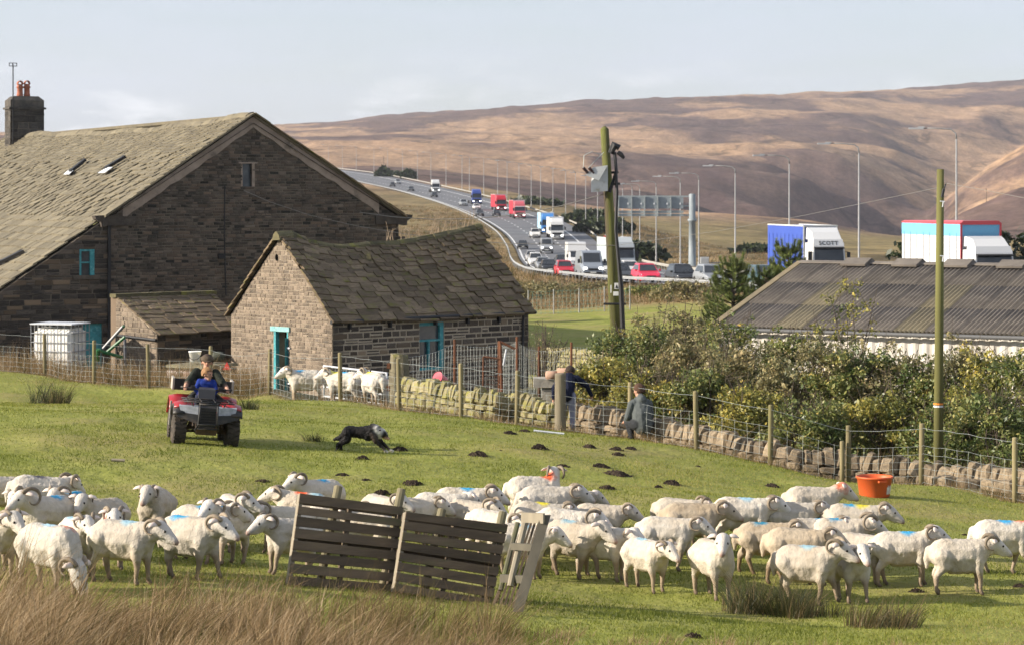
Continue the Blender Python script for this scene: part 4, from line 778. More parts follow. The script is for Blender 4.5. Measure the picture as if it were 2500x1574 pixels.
for i in range(len(bases) - 1):
    a, b_ = bases[i], bases[i + 1]; mb = MB(); n = max(3, int((b_ - a).length / .30)); nf = Vector((.02, -.06, 0)); rr = random.Random(i)
    wob = [rr.uniform(-.02, .02) for _ in range(n + 1)]
    gl = [gz(*(a.lerp(b_, k / n))[:2]) for k in range(n + 1)]
    for h in HS:
        pts = []
        for k in range(n + 1):
            q = a.lerp(b_, k / n); q.z = gl[k] * .55 + q.z * .45 + h + (-.02 * sin(pi * k / n) + wob[k] * .6); pts.append(q + nf)
        mb.tube(pts, .0034 if h < 1 else .0045, 3, False)
    for k in range(1, n):
        q = a.lerp(b_, k / n); z0 = gl[k] * .55 + q.z * .45; mb.tube([Vector((q.x + wob[k] * .5, q.y, z0 + .06)) + nf, Vector((q.x - wob[k], q.y, z0 + .42)) + nf, Vector((q.x, q.y, z0 + .78)) + nf], .0028, 3, False)
    mb.build('wire_netting', WIRE, fence, loc=-fence.location, recalc=False)

# ---------------- gatepost and gate ----------------
gp = G(975, 60.3); GPST = M('gatepost_stone', (.20, .175, .115), (.125, .11, .075), scale=3, rough=.96, bump=.03, bscale=8, c3=(.19, .18, .05), c3scale=2)
t = thing('stone_gatepost', 'thick mossy stone gatepost beside the galvanised gate', 'gatepost', gp); bm = bmesh.new(); bmesh.ops.create_cube(bm, size=1); bmesh.ops.subdivide_edges(bm, edges=bm.edges, cuts=3, use_grid_fill=True); rr = random.Random(8)
for v in bm.verts:
    r_ = 1 + .1 * v.co.z; d = v.co.copy(); d.z = 0; l = d.length
    if l > .5: v.co.x *= .5 / l * 1.05; v.co.y *= .5 / l * 1.05
    v.co.x = v.co.x * .5 * (1 if v.co.z < .4 else .86) + rr.uniform(-.02, .02); v.co.y = v.co.y * .42 + rr.uniform(-.02, .02); v.co.z = (v.co.z + .42) * 1.4 + rr.uniform(-.02, .02) - .05 * (v.co.x > .1)
me = bpy.data.meshes.new('post_stone'); bm.to_mesh(me); bm.free(); me.materials.append(GPST); o = link('post_stone', me, t)
mb = MB()
for z_ in (.45, 1.0): mb.box((-.26, -.1, z_), (.08, .06, .12))
mb.build('gate_hook', M('rust', (.19, .075, .035), (.10, .05, .03), scale=6, rough=.9), t)
ga, gb = G(790, 65), G(944, 62.3); gate = thing('field_gate', 'galvanised metal field gate between barn corner and stone gatepost', 'gate', ga); gd = (gb - ga); ln = Vector((gd.x, gd.y, 0)).length; gate.rotation_euler = (0, 0, atan2(gd.y, gd.x)); GST = M('gate_steel', (.62, .63, .64), (.52, .53, .54), scale=5, rough=.45, metal=.2)
top = EYE - (902 - HY) / F * 63.5 - ga.z
for k, hh in enumerate((top, top - .28, top - .55, top - .8)): mb = MB(); mb.tube([(0, 0, hh), (ln, 0, hh)], .026, 8); mb.build('gate_bar', GST, gate, True)
for xx in (.02, ln): mb = MB(); mb.tube([(xx, 0, top + .02), (xx, 0, top - .85)], .03, 8); mb.build('gate_stile', GST, gate, True)
mb = MB(); mb.box((ln * .55, -.03, top - .2), (.55, .02, .05), Matrix.Rotation(-.55, 3, 'Y')); mb.box((ln * .62, -.04, top - .2), (.5, .02, .05), Matrix.Rotation(.5, 3, 'Y')); mb.build('gate_brace', LEADW, gate)
mb = MB()
for i in range(1, 22): mb.tube([(ln * i / 22, .02, top), (ln * i / 22, .02, top - .8)], .004, 3, False)
for j in range(1, 6): mb.tube([(0, .02, top - .14 * j), (ln, .02, top - .14 * j)], .004, 3, False)
mb.build('gate_mesh', WIRE, gate, recalc=False)
# ---------------- rusty pens ----------------
RUST = M('rust', (.19, .075, .035)); pen = thing('wire_pen', 'old wavy wire pen with rusty posts beside the barn window', 'pen', G(1250, 66)); PD = 66.0
prev = None; rr = random.Random(6)
for px, py, D in ((1000, 862, 64), (1110, 828, 66), (1218, 832, 67), (1262, 822, 65.5), (1316, 845, 66), (1395, 835, 64.5), (1497, 828, 67)):
    b_ = G(px, D); tp = P(px, py, D); mb = MB(); mb.tube([b_ - Zv * .1, tp], .032, 6)
    if px != 1000: kid(mb, 'pen_post', RUST, pen)
    if prev:
        mb = MB(); n = 14; a_, at_ = prev
        for j in range(8):
            f = (j + .5) / 8; pts = []
            for k in range(n + 1):
                q = a_.lerp(b_, k / n).lerp(at_.lerp(tp, k / n), f); pts.append(q + Vector((rr.uniform(-.02, .02), 0, rr.uniform(-.018, .018) - .07 * sin(pi * k / n) * f)))
            mb.tube(pts, .0045, 3, False)
        for k in range(1, n): q0, q1 = a_.lerp(b_, k / n), at_.lerp(tp, k / n) - Zv * (.1 + .07 * sin(pi * k / n)); mb.tube([q0, q0.lerp(q1, .5) + Vector((rr.uniform(-.03, .03), 0, 0)), q1], .0038, 3, False)
        kid(mb, 'pen_netting', WIRE, pen, recalc=False)
    prev = (b_, tp)
rg = thing('rusty_mesh_gate', 'rusty mesh gate with bent top rail standing in the wire pen', 'gate', G(1205, 64.5)); D = 64.5
def pl(name, pts, r, mat, n=6): mb = MB(); mb.tube([P(*p) for p in pts], r, n); return kid(mb, name, mat, rg)
pl('gate_bar', ((1180, 870, D), (1222, 876, D)), .03, RUST); pl('gate_bar', ((1220, 833, D), (1258, 851, D)), .035, RUST); pl('gate_stile', ((1221, 832, D), (1225, 962, D)), .035, RUST); pl('gate_stile', ((1180, 870, D), (1179, 950, D)), .022, RUST); pl('white_pole', ((1236, 852, D - .2), (1229, 890, D - .2)), .022, LEADW)
mb = MB()
for i in range(7): mb.tube([P(1180 + i * 7, 872, D), P(1180 + i * 7, 948, D)], .008, 3, False)
for i in range(8): mb.tube([P(1180, 876 + i * 10, D), P(1224, 880 + i * 10, D)], .006, 3, False)
kid(mb, 'rusty_mesh', RUST, rg, recalc=False)
# stone trough and clay pipes behind the wall
tr = G(1370, 60.5); tro = thing('stone_trough', 'pale stone slab trough behind the mossy wall', 'trough', tr); STP = M('pale_stone', (.36, .33, .28), (.26, .24, .2), scale=4, rough=.9, bump=.01); zt = P(1370, 918, 60.5).z - tr.z
mb = MB(); mb.box((0, 0, zt * .5 - .15), (.95, .5, zt - .3)); mb.build('trough_base', STP, tro); mb = MB(); mb.box((-.05, 0, zt - .14), (1.25, .62, .22)); mb.build('slab', STP, tro)
CLAY = M('clay_pipe', (.42, .27, .19), (.33, .21, .15), scale=6, rough=.85, rndv=.1)
for nm, px, py, rz_, lb, st_ in (('clay_pipe', 1350, 915, .25, 'short open clay pipe lying at the end of the stone trough', 'x'), ('clay_pipe', 1385, 908, .05, 'longer salmon clay pipe lying on the stone trough', 'y'), ('clay_pipe', 1424, 922, .4, 'clay pipe with dark open end near the hedge beside the trough', 'z')):
    q = P(px, py, 60.2); t = thing(nm, lb, 'pipe', q, rz_); mb = MB(); r_ = .105; l_ = .5 if st_ != 'x' else .34; mb.lathe((0, 0, 0), [(r_, -l_ / 2), (r_, l_ / 2), (r_ - .02, l_ / 2), (r_ - .02, -l_ / 2 + .03)], 14, 'X'); mb.build('pipe', CLAY, t, True); mb = MB(); mb.lathe((0, 0, 0), [(r_ - .021, l_ / 2 - .08), (0.001, l_ / 2 - .07)], 12, 'X'); mb.build('bore', DARKIN, t)
    if st_ == 'z': mb = MB(); mb.box((0, .1, -.55), (.45, .4, .9)); mb.build('stone_block', STP, t)
    if st_ != 'z': pass
pk_ = P(1076, 926, 62); t = thing('pink_bucket', 'pink plastic bucket tipped on its side above the mossy wall', 'bucket', pk_); PINK = M('pink_plastic', (.72, .22, .26), (.64, .17, .21), scale=3, rough=.4)
mb = MB(); mb.lathe((0, 0, 0), [(.02, -.15), (.12, -.15), (.165, .15), (.175, .155), (.175, .13), (.155, .14), (.11, -.13)], 18); o = mb.build('bucket_body', PINK, t, True); o.rotation_euler = (.5, -1.15, .3)
mb = MB(); mb.tube([Vector((.17 * cos(a), .17 * sin(a) * .3, .15 + .12 * sin(a))) for a in np.linspace(0, pi, 9)], .006, 5); o = mb.build('bucket_handle', M('dark_handle', (.05, .03, .03)), t); o.rotation_euler = (.5, -1.15, .3)
mb = MB(); mb.box((0, 0, -.62), (.4, .4, .95)); mb.build('stand_block', DRYM, t)

# ---------------- white tank in its cage ----------------
WPLT = None; ib = G(147, 75.5); ibc = thing('water_tank', 'white plastic water tank in a wire cage by the farmhouse', 'tank', ib, -.32); tz = P(147, 790, 75.5).z - ib.z; WPL = M('tank_plastic', (.86, .85, .82), (.76, .74, .69), scale=2, rough=.45, c3=(.55, .52, .46), c3scale=1.2); w_, d_ = 1.38, 1.15; WPL.node_tree.nodes['Principled BSDF'].inputs['Subsurface Weight'].default_value = 1; WPL.node_tree.nodes['Principled BSDF'].inputs['Subsurface Radius'].default_value = (.5, .48, .42)
bm = bmesh.new(); bmesh.ops.create_cube(bm, size=1); bmesh.ops.scale(bm, vec=(w_ - .1, d_ - .1, tz - .34), verts=bm.verts); bmesh.ops.bevel(bm, geom=list(bm.edges), offset=.1, segments=3, affect='EDGES'); bmesh.ops.translate(bm, vec=(0, 0, .22 + (tz - .34) / 2), verts=bm.verts); me = bpy.data.meshes.new('tank_body'); bm.to_mesh(me); bm.free(); me.materials.append(WPL); link('tank_body', me, ibc)
CAGE = M('cage_steel', (.30, .31, .32), rough=.5, metal=.3)
def bar(p0, p1, r=.014): mb = MB(); mb.tube([p0, p1], r, 5); mb.build('cage_bar', CAGE, ibc)
for sy in (-1, 1):
    for i in range(7): x = -w_ / 2 + w_ * i / 6; bar((x, sy * d_ / 2, .2), (x, sy * d_ / 2, tz))
    for j in range(6): z = .2 + (tz - .2) * j / 5; bar((-w_ / 2, sy * d_ / 2, z), (w_ / 2, sy * d_ / 2, z))
for sx in (-1, 1):
    for i in range(1, 5): y = -d_ / 2 + d_ * i / 5; bar((sx * w_ / 2, y, .2), (sx * w_ / 2, y, tz))
    for j in range(6): z = .2 + (tz - .2) * j / 5; bar((sx * w_ / 2, -d_ / 2, z), (sx * w_ / 2, d_ / 2, z))
mb = MB(); mb.box((0, 0, tz + .01), (w_ + .06, d_ + .06, .035)); mb.build('lid_frame', LEADW, ibc)
mb = MB(); mb.box((-w_ / 2 - .012, 0, tz * .62), (.012, d_ * .62, .42)); mb.build('label_plate', GALV, ibc)
for x in (-.5, 0, .5): mb = MB(); mb.box((x, 0, .1), (.16, d_, .2)); mb.build('pallet_foot', LEADW, ibc)
# ---------------- loader arms ----------------
la = G(268, 74.5); ldr = thing('loader_arms', 'green and grey loader arms leaning beside the teal door', 'loader', la); GRN = M('loader_green', (.02, .13, .04), (.018, .10, .03), scale=5, rough=.45); GRY = M('ram_grey', (.12, .125, .14), rough=.4)
for (a, b_, c_, dd, mt, r_) in ((300, 797, 252, 850, GRY, .05), (303, 795, 268, 832, GRN, .05), (305, 822, 262, 858, GRN, .05), (240, 852, 238, 880, GRN, .07), (240, 855, 300, 872, GRN, .05), (305, 828, 306, 890, GRY, .045)): mb = MB(); mb.tube([P(a, b_, 74.3), P(c_, dd, 74.5)], r_, 8); kid(mb, 'arm' if mt is GRN else 'ram', mt, ldr)
# ---------------- wooden feed box with bucket and drum ----------------
fb = G(497, 70); box = thing('feed_box', 'old rusty-white feed box with slatted top edge in front of the lean-to', 'box', fb, -.25); bt = P(497, 883, 70).z - fb.z; WR = M('rusty_white', (.56, .47, .43), (.44, .30, .26), scale=3, rough=.8, c3=(.26, .12, .09), c3scale=3, c3pos=(.55, .7)); DK = M('dark_board', (.06, .055, .045), (.035, .03, .026), scale=5, rough=.9)
mb = MB(); mb.hexa([Vector(q) for q in ((-.9, -.45, 0), (.28, -.8, 0), (.95, .1, 0), (-.4, .6, 0), (-.9, -.45, bt - .14), (.28, -.8, bt - .14), (.95, .1, bt - .14), (-.4, .6, bt - .14))]); mb.build('box_core', DK, box)
for i, f in enumerate((0, .36)): a, b_ = Vector((-.9, -.45, 0)).lerp(Vector((.28, -.8, 0)), f), Vector((-.9, -.45, 0)).lerp(Vector((.28, -.8, 0)), (.33, .98)[i]); mb = MB(); n_ = Vector((-.03, -.02, 0)); mb.hexa([a + n_, b_ + n_, b_, a, a + n_ + Zv * (bt - .22), b_ + n_ + Zv * (bt - .22), b_ + Zv * (bt - .22), a + Zv * (bt - .22)]); mb.build('side_panel', WR, box)
mb = MB(); mb.hexa([Vector(q) for q in ((-.96, -.47, bt - .14), (.3, -.86, bt - .14), (1.0, .1, bt - .1), (-.42, .62, bt - .1), (-.96, -.47, bt - .06), (.3, -.86, bt - .06), (1.0, .1, bt - .02), (-.42, .62, bt - .02))]); mb.build('top_board', M('lichen_board', (.22, .20, .12), (.15, .135, .09), scale=4, rough=.95), box)
a_ = P(554, 893, 69.3) - fb; tri = MB(); tri.prism([(-.12, -.1), (.12, -.1), (0, .12)], 'Y', -.01, .01); o = tri.build('red_triangle', M('sign_red', (.5, .03, .03), rough=.5), box, loc=Matrix.Rotation(.25, 3, 'Z') @ a_)
def bucket(px, py, D, h, r0, r1, name, label, mat, tilt=(0, 0, 0), drum=False):
    q = P(px, py, D); t = thing(name, label, 'bucket' if not drum else 'drum', q); mb = MB(); prof = [(.01, 0), (r0, 0), (r1, h), (r1 + .012, h), (r1 + .012, h - .03), (r1 - .012, h - .02), (r0 - .01, .02)] if not drum else [(.02, 0), (r0, .02), (r1, h * .3), (r1, h * .7), (r0, h), (r0 * .4, h * 1.05), (r0 * .35, h * 1.15)]
    mb.lathe((0, 0, 0), prof, 18); o = mb.build('body', mat, t, True); o.rotation_euler = tilt; return t
t = bucket(476, 882, 69.8, .30, .145, .175, 'white_bucket', 'white plastic bucket standing on the feed box', WPL); mb = MB(); mb.tube([Vector((.17 * cos(a), .0, .2 - .14 * sin(a))) + Vector((0, -.17 * sin(a), 0)) for a in np.linspace(0, pi, 9)], .008, 5); mb.build('bucket_handle', BLACKP, t)
t = bucket(516, 870, 69.8, .34, .11, .13, 'dark_drum', 'dark drum with pale end lying on the feed box', M('drum_olive', (.05, .055, .04), (.09, .09, .06), scale=5, rough=.6), (0, 1.5, 0), True); mb = MB(); mb.lathe((0, 0, 0), [(.02, -.012), (.108, -.01), (.112, .03)], 16); o = mb.build('pale_end', WPL, t, True); o.rotation_euler = (0, 1.5, 0)
# ---------------- orange tub ----------------
tb = hit(2135, 1211); tub = thing('feed_tub', 'orange plastic feed tub with worn white label on the grass by the fence', 'tub', tb, .3); ORG = M('orange_plastic', (.62, .115, .03), (.54, .095, .028), scale=3, rough=.5, c3=(.45, .10, .04), c3scale=2.5)
mb = MB(); n = 32; prof = [(.26, .0), (.27, .01), (.315, .33), (.335, .335), (.335, .365), (.32, .37), (.305, .34), (.26, .03)]; mb.lathe((0, 0, 0), prof, n); o = mb.build('tub_body', ORG, tub, True)
mb = MB(); 
for a in (-1.75, -1.72): pass
mb.box((.0, -.335, .30), (.16, .06, .035)); o = mb.build('handle', ORG, tub)
rr = random.Random(3); WH = M('worn_label', (.62, .60, .56), (.5, .45, .4), scale=12, rough=.8)
for a0, a1, z0, z1 in ((-1.18, -.92, .05, .22), (-.88, -.70, .04, .235), (-1.12, -1.0, .2, .25), (-.66, -.58, .08, .2)):
    mb = MB(); k = 5; vs_ = []
    for i in range(k + 1):
        a = a0 + (a1 - a0) * i / k
        for z in (z0 + rr.uniform(0, .03), z1 - rr.uniform(0, .05)): r_ = .272 + .043 * (z / .33) + .003; vs_.append((r_ * cos(a), r_ * sin(a), z))
    mb.add(vs_, [(2 * i, 2 * i + 2, 2 * i + 3, 2 * i + 1) for i in range(k)]); mb.build('label_patch', WH, tub, recalc=False)
# ---------------- pallet hurdles ----------------
PALW = M('weathered_pallet', (.15, .11, .072), (.09, .068, .047), scale=3, rough=.93, stretch=(.35, 1, 3), rndv=.25, bump=.006, bscale=24, c3=(.10, .10, .045), c3scale=1.6, c3pos=(.55, .75)); PALL = M('pale_pallet_edge', (.30, .26, .19), (.22, .19, .14), scale=4, rough=.9, stretch=(1, 1, .2))
def pallet(label, BL_, BR_, TL_, TR_, n=8):
    t = thing('wooden_pallet', label, 'pallet', BL_, group=None); q = lambda u, v: BL_.lerp(BR_, u).lerp(TL_.lerp(TR_, u), v); nn = (BR_ - BL_).cross(TL_ - BL_).normalized(); nn = nn if nn.y < 0 else -nn; rr = random.Random(int(BL_.x * 100))
    def brd(u0, u1, v0, v1, d0, d1, nm, mat): mb = MB(); j = [rr.uniform(-.004, .004) for _ in range(4)]; p = [q(u0, v0 + j[0]), q(u1, v0 + j[1]), q(u1, v1 + j[2]), q(u0, v1 + j[3])]; mb.hexa([p[0] + nn * d1, p[1] + nn * d1, p[1] + nn * d0, p[0] + nn * d0, p[3] + nn * d1, p[2] + nn * d1, p[2] + nn * d0, p[3] + nn * d0]); kid(mb, nm, mat, t)
    w_ = .105
    for i in range(n): v = .0 + (1 - w_) * i / (n - 1); brd(-.005, 1.005, v, v + w_ * rr.uniform(.82, 1.02), .0, .022, 'slat', PALW)
    for u in (.0, .48, .965): brd(u, u + .035, .0, 1, -.10, -.002, 'stringer', PALL if u < .1 else PALW)
    for v in (.0, .44, .90): brd(0, 1, v, v + .1, -.122, -.102, 'back_slat', PALW)
    return t
pallet('wooden pallet hurdle with pale left edge, propped upright among the sheep', P(703, 1426, 27.6), P(955, 1446, 28.05), P(733, 1203, 27.95), P(983, 1236, 28.4)); pallet('wooden pallet hurdle leaning between the pale-edged one and the narrow end frame', P(962, 1442, 27.75), P(1196, 1484, 28.15), P(992, 1247, 28.1), P(1238, 1278, 28.5))
pf = thing('pallet_end_frame', 'narrow grey pallet stood on edge as an end frame with round stakes inside', 'pallet', P(1262, 1490, 26.9))
def plank(a, b_, w, th, mat, nm, axis=Vector((1, 0, 0))):
    mb = MB(); x = axis * w / 2; y = Vector((0, th / 2, 0)); mb.hexa([a - x - y, a + x - y, a + x + y, a - x + y, b_ - x - y, b_ + x - y, b_ + x + y, b_ - x + y]); kid(mb, nm, mat, pf)
PGR = M('grey_wet_wood', (.135, .12, .088), (.08, .072, .055), scale=4, rough=.9, stretch=(1, 1, .2), c3=(.13, .14, .06), c3scale=2)
plank(P(1264, 1492, 26.8), P(1332, 1256, 27.3), .115, .04, PGR, 'side_plank'); plank(P(1204, 1476, 27.7), P(1290, 1262, 28.1), .03, .05, PALW, 'side_plank')
for (y0, x0, x1, h) in ((1262, 1272, 1326, .11), (1333, 1246, 1302, .075), (1411, 1220, 1280, .085)): a, b_ = P(x0, y0, 27.5), P(x1, y0 + 3, 27.2); mb = MB(); mb.hexa([a - Zv * h / 2, b_ - Zv * h / 2, b_ - Zv * h / 2 + Vector((.02, .05, 0)), a - Zv * h / 2 + Vector((.02, .05, 0)), a + Zv * h / 2, b_ + Zv * h / 2, b_ + Zv * h / 2 + Vector((.02, .05, 0)), a + Zv * h / 2 + Vector((.02, .05, 0))]); kid(mb, 'rung', PALL if y0 < 1300 else PGR, pf)
for i in range(5): plank(P(1212 + 10 * i, 1470 + 3 * i, 27.75 - .13 * i), P(1280 + 9 * i, 1272, 28.15 - .13 * i), .028, .02, PALW, 'inner_slat')
mb = MB(); mb.tube([P(1246, 1430, 27.3), P(1252, 1400, 27.35), P(1283, 1270, 27.7)], .038, 8); kid(mb, 'inner_pole', PALL, pf); mb = MB(); mb.tube([P(1222, 1440, 27.6), P(1264, 1275, 27.95)], .03, 8); kid(mb, 'inner_pole', PGR, pf)
STK = M('stake_wood', (.22, .19, .115), (.14, .125, .075), scale=6, rough=.9, stretch=(1, 1, .15), bump=.006)
for (tx, ty, D, lb) in ((826, 1187, 28.3, 'leaning round stake behind the pale-edged pallet, set in from its corners'), (980, 1194, 28.6, 'tallest leaning round stake where the two pallets meet'), (1079, 1243, 28.45, 'low round stake just showing behind the second pallet'), (1228, 1250, 28.7, 'round stake at the second pallet end by the narrow frame')):
    tp = P(tx, ty, D); bs = P(tx - 50, ty + 250, D - .35); bs.z = gz(bs.x, bs.y) - .1; t = thing('round_stake', lb, 'stake', bs); mb = MB(); mb.tube([bs, bs.lerp(tp, .5), tp, tp + (tp - bs).normalized() * .01], [.05, .05, .05, .04], 10); kid(mb, 'stake', STK, t)
# ---------------- molehills and litter ----------------
SOIL = M('molehill_soil', (.075, .056, .042), (.038, .029, .023), scale=9, rough=1, bump=.03, bscale=18, spec=.05); MU = []
for k in range(5):
    rr = random.Random(k); bm = bmesh.new(); bmesh.ops.create_grid(bm, x_segments=24, y_segments=24, size=1)
    for v in bm.verts:
        r_ = v.co.length; an = atan2(v.co.y, v.co.x); R_ = .82 + .13 * sin(3 * an + k) + .1 * sin(5 * an + 2 * k); v.co.z = max(-.15, (1 - (r_ / R_) ** 2)) * .62 + rr.uniform(-.17, .2) * (r_ < R_) - .12
    me = bpy.data.meshes.new('molehill'); bm.to_mesh(me); bm.free(); me.materials.append(SOIL); MU.append(me)
for i, (px, py, wd) in enumerate([(1005, 1184, 54), (885, 1121, 42), (975, 1100, 46), (1168, 1113, 56), (1243, 1059, 36), (1280, 1054, 32), (1315, 1096, 54), (1438, 1093, 40), (1504, 1099, 40), (1508, 1111, 36), (1540, 1097, 34), (1463, 1140, 56), (1502, 1159, 70), (1372, 1139, 40), (1482, 1194, 46), (1640, 1183, 52), (1607, 1190, 30), (1885, 1188, 40), (930, 1207, 52), (640, 1176, 46), (835, 1160, 44), (893, 1172, 34), (1184, 1206, 56), (765, 1180, 40), (1704, 1139, 18), (1222, 1099, 12), (1693, 1556, 52), (2238, 1446, 44), (2355, 1306, 20), (2490, 1432, 40), (1112, 1204, 40)]):
    q = hit(px, py); s = wd / F * q.y / 2 * 1.22; flat = .6 if i in (13, 19, 20, 21, 12, 11) else .9; o = link('molehill', MU[i % 5], None, q + Vector((0, s * .2, -.01))); o.scale = (s, s * .9, s * flat * .75); o.rotation_euler = (0, 0, i * 1.3)
    tag(o, 'dark crumbly molehill in the pasture grass', 'molehill', 'molehills scattered over the field')
for px0, py0, px1, py1, nm, lb in ((1303, 1056, 1377, 1060, 'white_stick', 'pale stick lying on the grass below the thick post'), (273, 1126, 304, 1129, 'wood_splinter', 'short pale bit of wood lying in open grass behind the quad bike tracks')):
    a, b_ = hit(px0, py0), hit(px1, py1); a.y = b_.y = (a.y + b_.y) / 2; t = thing(nm, lb, 'stick', a); mb = MB(); mb.tube([a + Zv * .03, b_ + Zv * .03], .025, 6); kid(mb, 'stick', LEADW if nm[0] == 'w' and nm[1] == 'h' else PALL, t)
# ---------------- bodies: one continuous skin grown over tapered limbs ----------------
from mathutils import noise as mnoise
def capsule_mesh(bm, p0, r0, p1, r1, n=10):
    p0, p1 = Vector(p0), Vector(p1); d = p1 - p0; L_ = d.length; d = d.normalized() if L_ > 1e-6 else Vector((0, 0, 1)); a = d.orthogonal().normalized(); b = d.cross(a); rings = []
    for k in range(1, 5): t = -pi / 2 + pi / 2 * k / 4; rings.append((p0 + d * (r0 * sin(t)), r0 * cos(t)))
    for k in range(0, 4): t = pi / 2 * k / 4; rings.append((p1 + d * (r1 * sin(t)), r1 * cos(t)))
    vs = []
    for c, r in rings: vs.append([bm.verts.new(c + (a * cos(2 * pi * j / n) + b * sin(2 * pi * j / n)) * r) for j in range(n)])
    s, e = bm.verts.new(p0 - d * r0), bm.verts.new(p1 + d * r1)
    for i in range(len(vs) - 1):
        for j in range(n): bm.faces.new((vs[i][j], vs[i][(j + 1) % n], vs[i + 1][(j + 1) % n], vs[i + 1][j]))
    for j in range(n): bm.faces.new((s, vs[0][(j + 1) % n], vs[0][j])); bm.faces.new((e, vs[-1][j], vs[-1][(j + 1) % n]))
def cap_sdf(X, p0, r0, p1, r1):
    p0, p1 = np.array(p0, float), np.array(p1, float); d = p1 - p0; t = np.clip(((X - p0) @ d) / max(1e-9, d @ d), 0, 1); return np.linalg.norm(X - p0 - t[:, None] * d, axis=1) - (r0 + (r1 - r0) * t)
def grow(name, prims, voxel, mat, smooth_it=4, disp=None, tuft=0, colfn=None):
    """prims: (p0,r0,p1,r1,rgb,tag). returns a mesh with colour attribute Col"""
    bm = bmesh.new()
    for p in prims: capsule_mesh(bm, *p[:4])
    me = bpy.data.meshes.new(name + '_tmp'); bm.to_mesh(me); bm.free(); o = bpy.data.objects.new('tmp', me); C.objects.link(o)
    m = o.modifiers.new('r', 'REMESH'); m.mode = 'VOXEL'; m.voxel_size = voxel; s = o.modifiers.new('s', 'SMOOTH'); s.factor = .5; s.iterations = smooth_it
    dg = bpy.context.evaluated_depsgraph_get(); e = o.evaluated_get(dg); out = bpy.data.meshes.new_from_object(e); bpy.data.objects.remove(o); bpy.data.meshes.remove(me); out.name = name
    n = len(out.vertices); X = np.empty(n * 3, np.float32); out.vertices.foreach_get('co', X); X = X.reshape(-1, 3).astype(float)
    S = np.stack([cap_sdf(X, *p[:4]) for p in prims]); col = np.array([p[4] for p in prims]); tg = np.array([p[5] for p in prims]); w_ = np.exp(-(S - S.min(0)) / .006); w_ /= w_.sum(0); cc = w_.T @ col; T = tg[S.argmin(0)]
    if colfn: cc = colfn(X, cc, T)
    if disp:
        nr = np.empty(n * 3, np.float32); out.vertices.foreach_get('normal', nr); nr = nr.reshape(-1, 3); dd = np.array([disp(Vector(x), t) for x, t in zip(X, T)]); X2 = X + nr * dd[:, None]; out.vertices.foreach_set('co', X2.astype(np.float32).ravel())
    else: X2 = X
    if tuft:
        nr = np.empty(n * 3, np.float32); out.vertices.foreach_get('normal', nr); nr = nr.reshape(-1, 3); idx = np.where(T == 0)[0]; rs = np.random.RandomState(3); pick = rs.choice(idx, tuft); P0 = X2[pick]; nn = nr[pick]
        dirn = nn * .55 + np.array((-.25, 0, -.55)) + rs.normal(0, .25, (tuft, 3)); dirn /= np.linalg.norm(dirn, axis=1)[:, None]; side = np.cross(dirn, nn); side /= (np.linalg.norm(side, axis=1)[:, None] + 1e-6); wd, ln = .006, rs.uniform(.012, .026, (tuft, 1)); base = P0 - nn * .004
        V2 = np.concatenate([base + side * wd, base - side * wd, base + dirn * ln]); k = tuft; F2 = [(n + i, n + k + i, n + 2 * k + i) for i in range(k)]
        Fo = [tuple(p.vertices) for p in out.polygons]; me2 = bpy.data.meshes.new(name); me2.from_pydata(np.concatenate([X2, V2]).tolist(), [], Fo + F2); cc = np.concatenate([cc, np.tile(cc[pick], (3, 1))]); bpy.data.meshes.remove(out); out = me2; n = len(cc)
    a = out.attributes.new('Col', 'FLOAT_COLOR', 'POINT'); a.data.foreach_set('color', np.c_[cc, np.ones(n)].astype(np.float32).ravel())
    out.polygons.foreach_set('use_smooth', [True] * len(out.polygons)); out.materials.clear(); out.materials.append(mat); out.update(); return out
